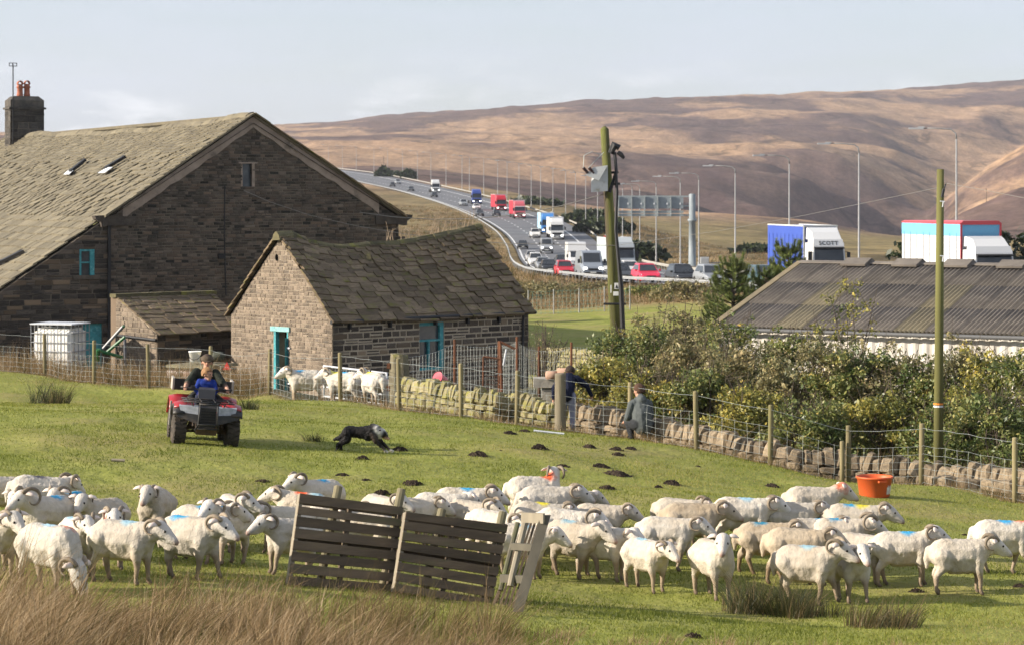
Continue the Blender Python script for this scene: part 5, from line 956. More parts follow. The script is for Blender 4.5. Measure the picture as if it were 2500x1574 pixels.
def col_mat(name, rough=.9, marks=False, bump=0, bscale=60, var=.0, noise=0.0):
    m = bpy.data.materials.new(name); m.use_nodes = True; nt = m.node_tree; N = nt.nodes; L = nt.links; b = N['Principled BSDF']; b.inputs['Roughness'].default_value = rough; b.inputs['Specular IOR Level'].default_value = .12
    at = N.new('ShaderNodeAttribute'); at.attribute_name = 'Col'; c = at.outputs['Color']; tc = N.new('ShaderNodeTexCoord'); oi = N.new('ShaderNodeObjectInfo')
    nz = N.new('ShaderNodeTexNoise'); nz.inputs['Scale'].default_value = 14; nz.inputs['Detail'].default_value = 6; L.new(tc.outputs['Object'], nz.inputs['Vector'])
    if var or noise:
        mr = N.new('ShaderNodeMapRange'); mr.inputs[3].default_value = 1 - var; mr.inputs[4].default_value = 1 + var * .6; L.new(oi.outputs['Random'], mr.inputs[0]); m2 = N.new('ShaderNodeMapRange'); m2.inputs[1].default_value = .3; m2.inputs[2].default_value = .7; m2.inputs[3].default_value = 1 - noise; m2.inputs[4].default_value = 1 + noise * .5; L.new(nz.outputs['Fac'], m2.inputs[0])
        mu = N.new('ShaderNodeMath'); mu.operation = 'MULTIPLY'; L.new(mr.outputs[0], mu.inputs[0]); L.new(m2.outputs[0], mu.inputs[1]); hs = N.new('ShaderNodeHueSaturation'); L.new(c, hs.inputs['Color']); L.new(mu.outputs[0], hs.inputs['Value']); c = hs.outputs[0]
    if marks:
        for k in ('mk1', 'mk2'):
            ap = N.new('ShaderNodeAttribute'); ap.attribute_type = 'OBJECT'; ap.attribute_name = k + 'p'; ac = N.new('ShaderNodeAttribute'); ac.attribute_type = 'OBJECT'; ac.attribute_name = k + 'c'
            vd = N.new('ShaderNodeVectorMath'); vd.operation = 'DISTANCE'; L.new(tc.outputs['Object'], vd.inputs[0]); L.new(ap.outputs['Vector'], vd.inputs[1]); ns = N.new('ShaderNodeMath'); ns.operation = 'MULTIPLY_ADD'; ns.inputs[1].default_value = .12; L.new(nz.outputs['Fac'], ns.inputs[0]); L.new(vd.outputs['Value'], ns.inputs[2])
            mr = N.new('ShaderNodeMapRange'); mr.inputs[1].default_value = .12; mr.inputs[2].default_value = .19; mr.inputs[3].default_value = .93; mr.inputs[4].default_value = 0; L.new(ns.outputs[0], mr.inputs[0])
            mx = N.new('ShaderNodeMix'); mx.data_type = 'RGBA'; L.new(mr.outputs[0], mx.inputs['Factor']); L.new(c, mx.inputs[6]); L.new(ac.outputs['Color'], mx.inputs[7]); c = mx.outputs[2]
    if marks:
        du = N.new('ShaderNodeAttribute'); du.attribute_type = 'OBJECT'; du.attribute_name = 'dust'; mx = N.new('ShaderNodeMix'); mx.data_type = 'RGBA'; mx.blend_type = 'MULTIPLY'; L.new(du.outputs['Fac'], mx.inputs['Factor']); L.new(c, mx.inputs[6]); mx.inputs[7].default_value = (.66, .56, .43, 1); c = mx.outputs[2]
    L.new(c, b.inputs['Base Color'])
    if bump:
        n2 = N.new('ShaderNodeTexNoise'); n2.inputs['Scale'].default_value = bscale; n2.inputs['Detail'].default_value = 4; L.new(tc.outputs['Object'], n2.inputs['Vector']); bp = N.new('ShaderNodeBump'); bp.inputs['Distance'].default_value = bump; L.new(n2.outputs['Fac'], bp.inputs['Height']); L.new(bp.outputs[0], b.inputs['Normal'])
    MATS[name] = m; return m
FLEECE = col_mat('fleece', .95, True, .010, 50, .15, .14)
WOOL, FACE, LEGC, NOSE, HOOF = (.57, .52, .44), (.62, .585, .53), (.33, .265, .195), (.33, .22, .18), (.10, .08, .065)
HORNM = M('horn', (.27, .215, .15), (.17, .135, .095), scale=26, rough=.6, bump=.003, bscale=60, stretch=(1, 1, 1), rndv=.25); EYEM = M('animal_eye', (.02, .015, .01), rough=.2); EARM = M('sheep_ear', (.58, .47, .40), (.64, .56, .49), scale=12, rough=.85)
VAR = {}
def sheep_mesh(yaw, nk, ph):
    key = (yaw, nk, ph)
    if key in VAR: return VAR[key]
    pr = []
    def c(p0, r0, p1, r1, col=WOOL, tg=0): pr.append((p0, r0, p1, r1, col, tg))
    c((-.25, 0, .485), .180, (-.04, 0, .462), .200); c((-.04, 0, .462), .200, (.17, 0, .475), .182); c((-.25, 0, .525), .15, (.15, 0, .52), .15); c((.10, 0, .36), .14, (-.12, 0, .355), .14)
    nb = Vector((.22, 0, .53)); y = radians(yaw); np_ = radians(nk); nd = Vector((cos(y * .6) * cos(np_), sin(y * .6) * cos(np_), sin(np_))); ne = nb + nd * (.20 if nk > -10 else .33); c(nb, .155, nb.lerp(ne, .55), .118); c(nb.lerp(ne, .55), .118, ne, .088)
    hp = radians(-32 if nk > -10 else -62); hd = Vector((cos(y) * cos(hp), sin(y) * cos(hp), sin(hp))); up = (Vector((0, 0, 1)) - hd * hd.z).normalized(); lf = up.cross(hd)
    hc = ne + up * .025 + hd * .0; k = hk = 1.22; c(hc, .080 * k, hc + hd * .06 * k, .070 * k, FACE, 1); c(hc + hd * .05 * k + up * .005, .066 * k, hc + hd * .15 * k - up * .004, .046 * k, FACE, 1); c(hc + hd * .15 * k - up * .004, .045 * k, hc + hd * .185 * k - up * .008, .040 * k, FACE, 1); c(hc + hd * .20 * k - up * .008, .034 * k, hc + hd * .212 * k - up * .012, .03 * k, NOSE, 3); c(hc + hd * .04 * k - up * .05 * k, .045 * k, hc + hd * .15 * k - up * .045 * k, .026 * k, FACE, 1)
    ph_ = {0: (0, .02, 0, -.03), 1: (.10, -.07, -.09, .10), 2: (-.08, .10, .10, -.07), 3: (.03, -.03, .05, -.05)}[ph]
    for i, sy in ((0, 1), (1, -1)):
        d = ph_[i]; k = .03 if d > .05 else 0
        c((.20, sy * .085, .40), .105, (.21 + d * .3, sy * .095, .28), .058); c((.21 + d * .3, sy * .095, .28), .056, (.225 + d * .6, sy * .09, .19 + k), .036, LEGC, 2); c((.225 + d * .6, sy * .09, .19 + k), .035, (.22 + d, sy * .09, .06 + k), .025, LEGC, 2); c((.22 + d, sy * .09, .05 + k), .028, (.245 + d, sy * .09, .022 + k), .030, HOOF, 2)
    for i, sy in ((2, 1), (3, -1)):
        d = ph_[i]
        c((-.26, sy * .085, .45), .145, (-.22 + d * .3, sy * .105, .34), .095); c((-.22 + d * .3, sy * .105, .34), .085, (-.315 + d * .55, sy * .095, .215), .043); c((-.315 + d * .55, sy * .095, .215), .040, (-.295 + d, sy * .09, .06), .026, LEGC, 2); c((-.295 + d, sy * .09, .05), .028, (-.27 + d, sy * .09, .022), .030, HOOF, 2)
    c((-.41, 0, .52), .06, (-.44, 0, .38), .045); c((-.44, 0, .38), .045, (-.435, 0, .30), .03)
    def dsp(v, t):
        if t != 0: return 0
        return .014 * mnoise.noise(v * 5) + .006 * mnoise.noise(v * 16) + .006 * mnoise.noise(Vector((v.x * 34, v.y * 34, v.z * 9)))
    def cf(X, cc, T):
        f = np.clip((.40 - X[:, 2]) / .4, 0, 1)[:, None] * .42; cc = cc * (1 - f) + np.array((.30, .225, .15)) * f; n_ = np.array([mnoise.noise(Vector(x) * 5 + Vector((yaw, nk, ph))) for x in X])[:, None]; g = np.clip(n_ - .05, 0, 1) * .7 * (T == 0)[:, None]; return cc * (1 - g) + np.array((.47, .39, .285)) * g  # lower body browned: mud, plus belly shading painted into the colour
    lz = lambda p: (p[0], p[1], p[2] + .04 * min(1, max(0, (p[2] - .08) / .24)))
    pr = [(lz(p[0]), p[1], lz(p[2]), *p[3:]) for p in pr]; hc = Vector(lz(hc))
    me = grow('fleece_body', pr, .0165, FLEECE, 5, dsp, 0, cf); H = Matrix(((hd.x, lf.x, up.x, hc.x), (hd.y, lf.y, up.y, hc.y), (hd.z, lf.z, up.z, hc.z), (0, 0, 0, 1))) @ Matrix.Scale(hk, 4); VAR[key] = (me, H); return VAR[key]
HORNS = {}
def horn_mesh(size, sy):
    if (size, sy) in HORNS: return HORNS[(size, sy)]
    pts, rd = [], []; n = 26; tot = {1: 190, 2: 265, 3: 300}[size]; R_ = {1: .050, 2: .069, 3: .084}[size]
    for i in range(n + 1):
        t = i / n; a = radians(62 + tot * t); r = R_ * (1 - .10 * t); pts.append(Vector((.0 - R_ * .45 + r * cos(a), sy * (.045 + (.055 if size < 3 else .095) * sin(min(1, t * 1.5) * pi / 2)), -.018 + r * .95 * sin(a)))); rd.append((.022 if size > 1 else .017) * (1 - .78 * t ** 1.2) * (1 + .09 * (i % 2)))
    mb = MB(); mb.tube(pts, rd, 8); HORNS[(size, sy)] = mb.mesh('horn', HORNM, True); return HORNS[(size, sy)]
def ear_mesh(sy):
    mb = MB(); pts = [Vector((-.015, sy * .055, .03)), Vector((-.025, sy * .09, .035)), Vector((-.03, sy * .13, .02)), Vector((-.028, sy * .16, .005))]; mb.tube(pts, [.018, .03, .026, .006], 7, flat=.45); return mb.mesh('ear', EARM, True)
EARS = {1: ear_mesh(1), -1: ear_mesh(-1)}; EYE_ME = MB().sphere((0, 0, 0), .0125, 8, 5).mesh('eye', EYEM, True)
BLU, ORA, YEL, DRK, PBL = (.02, .33, .60), (.75, .10, .02), (.72, .62, .03), (.07, .07, .09), (.30, .50, .60)
PATCH = M('dark_eye_patch', (.03, .027, .025), rough=.9); nsheep = 0
def sheep(px, py, head, yaw, nk, horn, marks, sca, ph, label, patches=False):
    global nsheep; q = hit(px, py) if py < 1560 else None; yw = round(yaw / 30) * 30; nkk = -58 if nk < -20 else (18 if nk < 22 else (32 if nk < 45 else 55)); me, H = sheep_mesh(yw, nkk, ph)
    t = thing('sheep', label, 'sheep', q, radians(head), 'flock of white sheep'); t.scale = (sca * (.93 + .06 * sin(px * 1.7)),) * 3; nsheep += 1; e = .35
    t.rotation_euler[1] = -math.atan((gz(q.x + e * cos(radians(head)), q.y + e * sin(radians(head))) - gz(q.x - e * cos(radians(head)), q.y - e * sin(radians(head)))) / (2 * e))
    b = link('body', me, t, (0, 0, -.005)); b['dust'] = .75 if 'dusty' in label else .4 * frac(nsheep * .377)
    for k, mk in zip(('mk1', 'mk2'), (list(marks) + [None, None])[:2]):
        b[k + 'p'] = [mk[0], mk[1], .70] if mk else [9., 9., 9.]; b[k + 'c'] = list(mk[2]) if mk else [0., 0., 0.]
    for sy in (1, -1):
        if horn: link('horn', horn_mesh(horn, sy), t, mw=H @ Matrix.Rotation(.25 * sin(nsheep * 2.3), 4, 'Y') @ Matrix.Scale(.92 + .16 * frac(nsheep * .618), 4))
        link('ear', EARS[sy], t, mw=H.copy()); link('eye', EYE_ME, t, mw=H @ Matrix.Translation((.085, sy * .052, .025)))
        if patches: mb = MB(); mb.sphere((.085, sy * .05, .018), .032, 10, 6, 1.3, .5, 1.15); link('eye_patch', mb.mesh('eye_patch', PATCH, True), t, mw=H.copy())
    return t
for a in [
 (-8, 1278, 205, 0, 18, 2, [], 1.0, 0, 'plain sheep half out of view beyond the dark-smudged one, rump towards the flock'),
 (58, 1322, -98, 0, 32, 2, [], 1.0, 0, 'curly-horned sheep facing forward just behind the black-eyed sheep'),
 (90, 1292, 20, 20, 18, 2, [(-.05, 0, DRK)], 1.0, 3, 'sheep with a dark smudge on its back behind two horned heads'),
 (108, 1352, -128, 15, 32, 3, [(-.1, 0, BLU)], 1.0, 3, 'wide-horned sheep with black patches round both eyes'),
 (168, 1335, -108, -10, 32, 3, [(.05, 0, BLU), (-.1, .04, BLU)], 1.02, 0, 'wide-horned white-faced sheep with blue mark, next to the black-eyed one'),
 (14, 1388, -62, 0, 32, 1, [], 1.0, 0, 'dark-eyed sheep behind a pale muzzle, beside the black-eyed sheep'),
 (-18, 1408, -45, 0, 32, 2, [], 1.0, 0, 'sheep showing only its muzzle and chest beside the brown grass'),
 (122, 1446, -38, -10, -45, 2, [(.22, .08, ORA), (-.02, .05, PBL)], 1.08, 3, 'large grazing sheep, head down in the brown grass, orange and pale blue marks'),
 (188, 1402, -62, 0, 32, 2, [(-.15, 0, PBL)], 1.0, 0, 'horned sheep standing close behind the grazing one'),
 (242, 1350, -128, 20, 32, 1, [], 1.0, 0, 'tight-horned sheep with ears out sideways behind the orange-cheeked ewe'),
 (276, 1388, -78, 10, 32, 2, [(.28, -.1, ORA)], 1.04, 0, 'sheep with small orange dab by its neck, facing forward'),
 (303, 1424, -20, -5, 18, 2, [(.05, 0, PBL)], 1.05, 3, 'curl-horned sheep standing low in the brown grass, head to the side'),
 (378, 1327, -97, 0, 32, 2, [], 1.0, 1, 'lone sheep walking straight forward, apart from the others'),
 (466, 1414, -30, -5, 18, 2, [(-.15, 0, BLU)], 1.04, 1, 'stepping sheep with pale blue mark and curled horn beside the brown grass'),
 (492, 1372, -22, 60, 32, 2, [(.0, 0, BLU)], 1.0, 0, 'blue-marked sheep hidden behind the stepping one, horns visible'),
 (548, 1377, -115, -15, 32, 2, [(.1, 0, BLU)], 1.02, 0, 'tall sheep facing forward with blue smear on its shoulder'),
 (566, 1342, -70, 60, 32, 2, [], 1.0, 0, 'sheep whose white poll shows above the blue-shouldered one'),
 (690, 1352, -158, 10, 18, 3, [], 1.0, 0, 'big-horned sheep looking down past the pale pallet edge'),
 (702, 1402, -142, 0, 18, 2, [(-.15, -.05, BLU)], 1.05, 3, 'sheep partly hidden by the pale pallet edge, blue mark at rump'),
 (770, 1292, -140, 10, 32, 2, [(-.05, 0, BLU)], 1.0, 0, 'sheep with bold blue patch looking over the pallets'),
 (728, 1318, 172, 0, 18, 2, [(.0, 0, ORA), (-.2, 0, PBL)], 1.0, 3, 'orange and blue marked sheep behind the big-horned head'),
 (930, 1322, -50, 20, 32, 2, [], 1.0, 0, 'sheep behind the pallets with its poll just above the top slat'),
 (1000, 1330, 12, 10, 18, 2, [], 1.0, 3, 'sheep behind the second pallet, between two round stakes'),
 (1072, 1322, 0, 20, 18, 0, [], 1.0, 0, 'hornless sheep seen over the second pallet near its low stake'),
 (1128, 1312, 4, 0, 18, 2, [(.05, 0, BLU)], 1.0, 0, 'blue-dabbed sheep standing beyond the second pallet'),
 (1148, 1336, -30, -5, 32, 3, [], 1.0, 0, 'wide-horned sheep with head raised above the second pallet'),
 (1198, 1372, -32, -10, 18, 2, [], 1.0, 3, 'sheep with lowered face beside the round stake at the pallet end'),
 (815, 1352, 8, 0, 18, 2, [], 1.0, 0, 'white sheep glimpsed between the slats of the pale-edged pallet'),
 (890, 1362, 176, 0, 18, 2, [], 1.0, 3, 'white sheep glimpsed between slats where the pallets meet'),
 (1302, 1284, 14, 90, 55, 2, [(.18, 0, ORA)], 1.02, 0, 'sheep with orange shoulder band looking away, head raised'),
 (1385, 1302, 4, 0, 18, 0, [], 1.0, 0, 'hornless sheep in profile below the orange-banded one'),
 (1335, 1310, 6, 0, 18, 2, [], 1.02, 3, 'long-backed sheep with brown horn, between hornless and yellow-marked sheep'),
 (1312, 1342, 0, 0, 18, 2, [(.0, 0, YEL)], 1.0, 0, 'sheep with yellow mark behind the pallet end frame'),
 (1462, 1346, -4, -15, 18, 2, [], 1.02, 3, 'horned sheep with pale face standing over the small-horned one'),
 (1372, 1368, -8, 0, 18, 3, [], 1.0, 0, 'grey-faced sheep with a long sweeping horn behind the hornless ewe'),
 (1268, 1408, -5, 0, 18, 1, [(.0, 0, PBL)], 1.0, 3, 'sheep seen through the narrow pallet end frame'),
 (1398, 1408, -38, 0, 32, 0, [(-.1, 0, PBL)], 1.05, 1, 'hornless sheep with pricked ears and muddy legs by the end frame'),
 (1472, 1414, -30, 0, 18, 1, [], 1.0, 0, 'small-horned sheep with pink muzzle beside the muddy-legged ewe'),
 (1578, 1441, -52, -5, 18, 2, [(-.1, 0, PBL)], 1.02, 0, 'sheep in front of the flock facing forward with short curled horns'),
 (1628, 1390, -10, -5, 18, 2, [], 1.06, 1, 'sheep with round curled horn pacing behind the two foremost ones'),
 (1690, 1358, -2, 0, 18, 2, [], 1.05, 1, 'dusty sheep with tight horn walking, face to the blue-backed one'),
 (1655, 1322, -12, 30, 18, 2, [], 1.0, 0, 'dark-nicked sheep with flat brown horns at the flock edge'),
 (1812, 1346, 2, 0, 18, 2, [(.02, 0, PBL)], 1.08, 0, 'shaggy sheep with faint blue on its back, head high'),
 (1742, 1460, -68, -30, 55, 0, [], 1.04, 0, 'hornless sheep with ears out turning its head, next to the rushes'),
 (1982, 1312, 8, 0, 32, 0, [(.38, 0, ORA)], 1.05, 0, 'hornless sheep with orange poll below the orange tub'),
 (1930, 1346, 0, 0, 18, 2, [(-.2, 0, BLU)], 1.0, 3, 'ring-horned sheep with blue rump mark, tucked behind its neighbours'),
 (2085, 1356, -8, -5, 18, 2, [(-.08, 0, BLU), (.08, 0, YEL)], 1.05, 0, 'sheep with blue and yellow marks on its back'),
 (1872, 1402, -6, 0, 18, 2, [(-.1, 0, BLU)], 1.05, 1, 'striding sheep with one blue dab behind the dusty brown one'),
 (1945, 1428, -8, 0, 18, 2, [], 1.05, 2, 'dusty brown-fleeced sheep striding behind the rush clump'),
 (1975, 1474, -26, -10, 32, 2, [(.0, 0, PBL)], 1.06, 1, 'cream sheep with faint blue back stepping behind the rushes'),
 (2078, 1468, -78, 10, 32, 1, [], 1.0, 1, 'pink-nosed sheep walking forward with bent knee by the rushes'),
 (2102, 1420, -28, 0, 18, 3, [], 1.03, 0, 'sheep with the biggest spiral horns amid the blue-marked ones'),
 (2052, 1390, 0, 0, 18, 3, [(-.1, 0, BLU)], 1.0, 0, 'sheep with only horn and brow showing behind the spiral-horned one'),
 (2208, 1430, -4, 0, 32, 2, [(.05, 0, BLU)], 1.05, 3, 'sheep with bold blue shoulder blot, standing sideways'),
 (2345, 1450, 0, 0, 18, 2, [], 1.06, 0, 'unmarked horned sheep standing sideways at the outer edge of the flock'),
 (2448, 1402, 0, 0, 18, 2, [(.0, 0, BLU), (.22, .05, ORA)], 1.06, 2, 'sheep leaving with blue and orange marks, head out of sight'),
 (1990, 1388, 2, 0, 18, 2, [(.1, 0, BLU)], 1.0, 0, 'blue-marked sheep in the thick of the flock behind the brown one')]:
    sheep(*a)
def fsheep(px, D, head, yaw, nk, horn, marks, sca, label):
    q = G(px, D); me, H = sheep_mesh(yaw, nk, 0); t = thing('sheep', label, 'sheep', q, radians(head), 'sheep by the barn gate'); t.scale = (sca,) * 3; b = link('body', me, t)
    for k, mk in zip(('mk1', 'mk2'), (list(marks) + [None, None])[:2]):
        b[k + 'p'] = [mk[0], mk[1], .70] if mk else [9., 9., 9.]; b[k + 'c'] = list(mk[2]) if mk else [0., 0., 0.]
    for sy in (1, -1): link('horn', horn_mesh(horn, sy), t, mw=H.copy()); link('ear', EARS[sy], t, mw=H.copy()); link('eye', EYE_ME, t, mw=H @ Matrix.Translation((.085, sy * .052, .025)))
fsheep(744, 63.6, 188, 0, 32, 2, [(.1, 0, BLU)], 1.22, 'blue-marked sheep entering the turquoise barn doorway'); fsheep(838, 63.0, 165, 0, 32, 2, [(.18, 0, YEL), (-.02, 0, BLU)], 1.22, 'sheep with yellow and blue marks in front of the galvanised gate'); fsheep(912, 61.8, 120, 30, 32, 2, [(.12, 0, YEL)], 1.2, 'yellow-necked sheep seen from behind next to the stone gatepost')

# ---------------- sheepdog ----------------
FUR = col_mat('dog_fur', .6, False, .006, 50, 0, .3); BK, WT, TN, GY = (.012, .011, .011), (.60, .57, .53), (.34, .13, .04), (.055, .042, .035)
dq = hit(884, 1104); dog = thing('sheepdog', 'black and white sheepdog running with head low across the field', 'dog', dq, radians(-4)); pr = []
def c(p0, r0, p1, r1, col=BK, tg=0): pr.append((p0, r0, p1, r1, col, tg))
c((-.24, 0, .41), .095, (-.02, 0, .385), .098); c((-.02, 0, .385), .105, (.17, 0, .40), .125); c((.12, 0, .36), .12, (.2, 0, .37), .115); c((.2, 0, .45), .095, (.27, 0, .435), .085); c((.235, 0, .42), .110, (.30, 0, .395), .092, WT, 1)
c((.33, 0, .385), .075, (.385, 0, .36), .062); c((.385, 0, .36), .05, (.43, 0, .315), .036, BK, 1); c((.42, 0, .30), .034, (.465, 0, .275), .026, (.55, .36, .26), 1); c((.47, 0, .283), .016, (.478, 0, .28), .014, BK, 1); c((.39, 0, .31), .03, (.42, 0, .285), .025, TN, 1); c((.30, 0, .33), .05, (.33, 0, .30), .035, WT, 1)
for sy, dx in ((1, 0), (-1, -.05)):
    c((.20, sy * .07, .35), .07, (.31 + dx, sy * .07, .22), .042, GY); c((.31 + dx, sy * .07, .22), .038, (.41 + dx, sy * .065, .11), .026); c((.41 + dx, sy * .065, .11), .024, (.50 + dx * 1.5, sy * .06, .035), .02, GY); c((.50 + dx * 1.5, sy * .06, .035), .022, (.54 + dx * 1.5, sy * .06, .022), .018, WT)
    c((-.26, sy * .06, .38), .095, (-.27, sy * .075, .25), .065); c((-.27, sy * .075, .25), .06, (-.38 + dx * .8, sy * .07, .14), .033); c((-.38 + dx * .8, sy * .07, .14), .03, (-.39 + dx, sy * .065, .03), .022); c((-.39 + dx, sy * .065, .03), .024, (-.35 + dx, sy * .065, .015), .02)
c((-.31, 0, .38), .05, (-.40, 0, .27), .042); c((-.40, 0, .27), .045, (-.50, 0, .245), .022)
def dd(v, t): return .008 * mnoise.noise(v * 16) + .008 * mnoise.noise(v * 40)
pr = [((p[0][0], p[0][1], p[0][2] - .035 * min(1, max(0, (p[0][2] - .1) / .25))), p[1], (p[2][0], p[2][1], p[2][2] - .035 * min(1, max(0, (p[2][2] - .1) / .25))), *p[3:]) for p in pr]; pr = [(p[0], p[1] * (1.04 if p[1] > .06 else 1.12), p[2], p[3] * (1.04 if p[3] > .06 else 1.12), *p[4:]) for p in pr]; pr.append(((.37, 0, .40), .028, (.43, 0, .33), .022, WT, 1)); pr.append(((.17, 0, .26), .06, (.25, 0, .28), .055, WT, 1)); bme = grow('dog_body', pr, .011, FUR, 3, dd, 2600); link('body', bme, dog); mb = MB()
for sy in (1, -1): mb = MB(); mb.tube([(.33, sy * .05, .40), (.31, sy * .07, .395), (.295, sy * .08, .37)], [.03, .026, .006], 7, flat=.5); mb.build('ear', M('dog_ear', BK, (.08, .04, .02), scale=12, rough=.8), dog, True); link('eye', EYE_ME, dog, (.405, sy * .036, .342))

# ---------------- people ----------------
CLOTH = col_mat('clothing', .85, False, .006, 30, 0, .18); SKIN = (.47, .27, .19); NAVY, OLIVE, BLUEH, GREYH, JEAN, BOOT = (.010, .013, .03), (.028, .032, .024), (.015, .035, .20), (.09, .10, .10), (.20, .21, .28), (.02, .018, .015)
def hand(c, wr, dirv, up, sgn, grip=True, s=1.0):
    """palm, four fingers and thumb; grip curls round a bar"""
    d = Vector(dirv).normalized(); u = Vector(up).normalized(); l = u.cross(d).normalized(); w = Vector(wr); c(w, .026 * s, w + d * .07 * s, .034 * s, SKIN, 2)
    for i, ln in enumerate((.070, .078, .074, .058)):
        b = w + d * .08 * s + l * (.027 - .018 * i) * s; k = b + d * ln * .5 * s - u * (.012 if grip else .004) * s; e = k + (d * .1 - u * .9 if grip else d * .9 - u * .25).normalized() * ln * .5 * s; c(b, .0105 * s, k, .010 * s, SKIN, 2); c(k, .010 * s, e, .008 * s, SKIN, 2)
    b = w + d * .025 * s + l * .03 * s * sgn; k = b + (d * .6 + l * sgn * .8).normalized() * .035 * s; c(b, .013 * s, k, .011 * s, SKIN, 2); c(k, .011 * s, k + (d * .6 - u * .5).normalized() * .03 * s, .009 * s, SKIN, 2)
def headp(c, hc, fd, s=1.0, hair=(.05, .03, .02)):
    f = Vector(fd).normalized(); u = Vector((0, 0, 1)); u = (u - f * f.z).normalized(); l = u.cross(f); hc = Vector(hc)
    c(hc + u * .03 * s - f * .015 * s, .088 * s, hc + u * .02 * s + f * .02 * s, .084 * s, SKIN, 3); c(hc - u * .02 * s + f * .035 * s, .066 * s, hc - u * .075 * s + f * .05 * s, .044 * s, SKIN, 3); c(hc + f * .098 * s + u * .015 * s, .011 * s, hc + f * .118 * s - u * .018 * s, .015 * s, SKIN, 3)
    for sg in (1, -1): c(hc + l * .086 * s * sg, .018 * s, hc + l * .09 * s * sg - u * .03 * s, .014 * s, SKIN, 3)
    return Matrix(((f.x, l.x, u.x, hc.x), (f.y, l.y, u.y, hc.y), (f.z, l.z, u.z, hc.z), (0, 0, 0, 1)))
LIPS = M('lips', (.33, .13, .10), rough=.6)
def face(t, H, s=1.0, hairm=None, cap=None, glasses=False):
    S_ = Matrix.Scale(s, 4)
    for sg in (1, -1): link('eye', EYE_ME, t, mw=H @ S_ @ Matrix.Translation((.088, sg * .033, .018)))
    mb = MB(); mb.sphere((.093, 0, -.048), .02, 8, 5, .5, 1.2, .35); link('mouth', mb.mesh('mouth', LIPS, True), t, mw=H @ S_)
    if hairm is not None:
        bm = bmesh.new(); bmesh.ops.create_icosphere(bm, subdivisions=3, radius=1); rr = random.Random(3)
        for v in list(bm.verts):
            if (v.co.x > .62 and v.co.z < .42) or v.co.z < -.55 or (v.co.x > .1 and v.co.z < -.1): bm.verts.remove(v)
        for v in bm.verts: v.co = Vector((v.co.x * .108 - .012, v.co.y * .099, v.co.z * .112 + .026)) * (1 + rr.uniform(-.02, .05))
        me = bpy.data.meshes.new('hair'); bm.to_mesh(me); bm.free(); me.materials.append(hairm); o = link('hair', me, t, mw=H @ S_); o.modifiers.new('s', 'SOLIDIFY').thickness = -.02
    if cap is not None:
        mb = MB(); n = 16; rings = [(.11, .03), (.125, .06), (.118, .095), (.08, .125), (.02, .135)]; vs_ = []
        for r_, z in rings:
            for j in range(n): a = 2 * pi * j / n; vs_.append((r_ * cos(a) * 1.12 - .005, r_ * sin(a), z + .02 * cos(a) * -1 * (z < .1)))
        fs = [(i * n + j, i * n + (j + 1) % n, (i + 1) * n + (j + 1) % n, (i + 1) * n + j) for i in range(4) for j in range(n)] + [tuple((4) * n + j for j in range(n))]; mb.add(vs_, fs); k = len(mb.v)
        mb.add([(.105, -.085, .035), (.165, -.05, .02), (.18, 0, .02), (.165, .05, .02), (.105, .085, .035), (.115, 0, .055)], [(0, 1, 2, 5), (5, 2, 3, 4)]); link('flat_cap', mb.mesh('flat_cap', cap, True), t, mw=H @ S_)
    if glasses:
        mb = MB()
        for sg in (1, -1): mb.tube([Vector((.098, sg * .034 + .026 * cos(a), .018 + .018 * sin(a))) for a in np.linspace(0, 2 * pi, 11)], .003, 4); mb.tube([(.098, sg * .06, .02), (.0, sg * .092, .025)], .003, 4)
        link('glasses', mb.mesh('glasses', BLACKP), t, mw=H @ S_)
QH = radians(-79); qq = hit(492, 1078); qb = thing('quad_bike', 'red and black quad bike with rear box carrying two riders', 'quad bike', qq, QH)
tl = math.atan((gz(qq.x + .6, qq.y) - gz(qq.x - .6, qq.y)) / 1.2)
Qm = Matrix.Translation(qq) @ Matrix.Rotation(-tl, 4, 'Y') @ Matrix.Rotation(QH, 4, 'Z'); qb.matrix_local = Qm
RED = M('quad_red', (.33, .012, .016), (.27, .011, .014), scale=4, rough=.35, c3=(.13, .075, .045), c3scale=5, c3pos=(.55, .72), spec=.5); BPL = M('quad_black_plastic', (.02, .02, .021), (.03, .029, .028), scale=5, rough=.5, c3=(.085, .065, .048), c3scale=6, c3pos=(.5, .75)); TYRE = M('muddy_tyre', (.03, .027, .024), (.075, .06, .045), scale=7, rough=.95, bump=.01); LAMP = M('headlamp_lens', (.20, .21, .22), (.34, .35, .37), scale=9, rough=.15, spec=.6); MUDM = M('engine_mud', (.05, .04, .035), (.12, .075, .045), scale=6, rough=.9); PGREY = M('box_edge', (.34, .31, .27), rough=.8)
tm = MB(); n = 22; tm.lathe((0, 0, 0), [(.13, -.09), (.235, -.105), (.262, -.085), (.27, -.04), (.27, .04), (.262, .085), (.235, .105), (.13, .09), (.12, .03), (.12, -.03)], 28, 'Y')
for i in range(n):
    a = 2 * pi * i / n
    for sy in (1, -1):
        aa = a + (.14 if sy > 0 else 0); R_ = Matrix.Rotation(-aa, 3, 'Y'); tm.box(R_ @ Vector((.272, sy * .055, 0)), (.03, .085, .045), R_ @ Matrix.Rotation(sy * .35, 3, 'X'))
TM = tm.mesh('tyre', TYRE, False); rm = MB(); rm.lathe((0, 0, 0), [(.02, -.05), (.07, -.055), (.12, -.04), (.13, -.08), (.13, .08), (.12, .04), (.07, .055), (.02, .05)], 16, 'Y'); RM = rm.mesh('rim', BPL, True)
for x, y, ry in ((.62, .46, .06), (.62, -.46, .06), (-.62, .45, 0), (-.62, -.45, 0)):
    w_ = bpy.data.objects.new('wheel', TM); C.objects.link(w_); w_.parent = qb; w_.location = (x, y, .275); w_.rotation_euler = (0, .3 * y, ry); w_.scale = (1, 1.05 if x > 0 else 1.2, 1); link('rim', RM, w_)
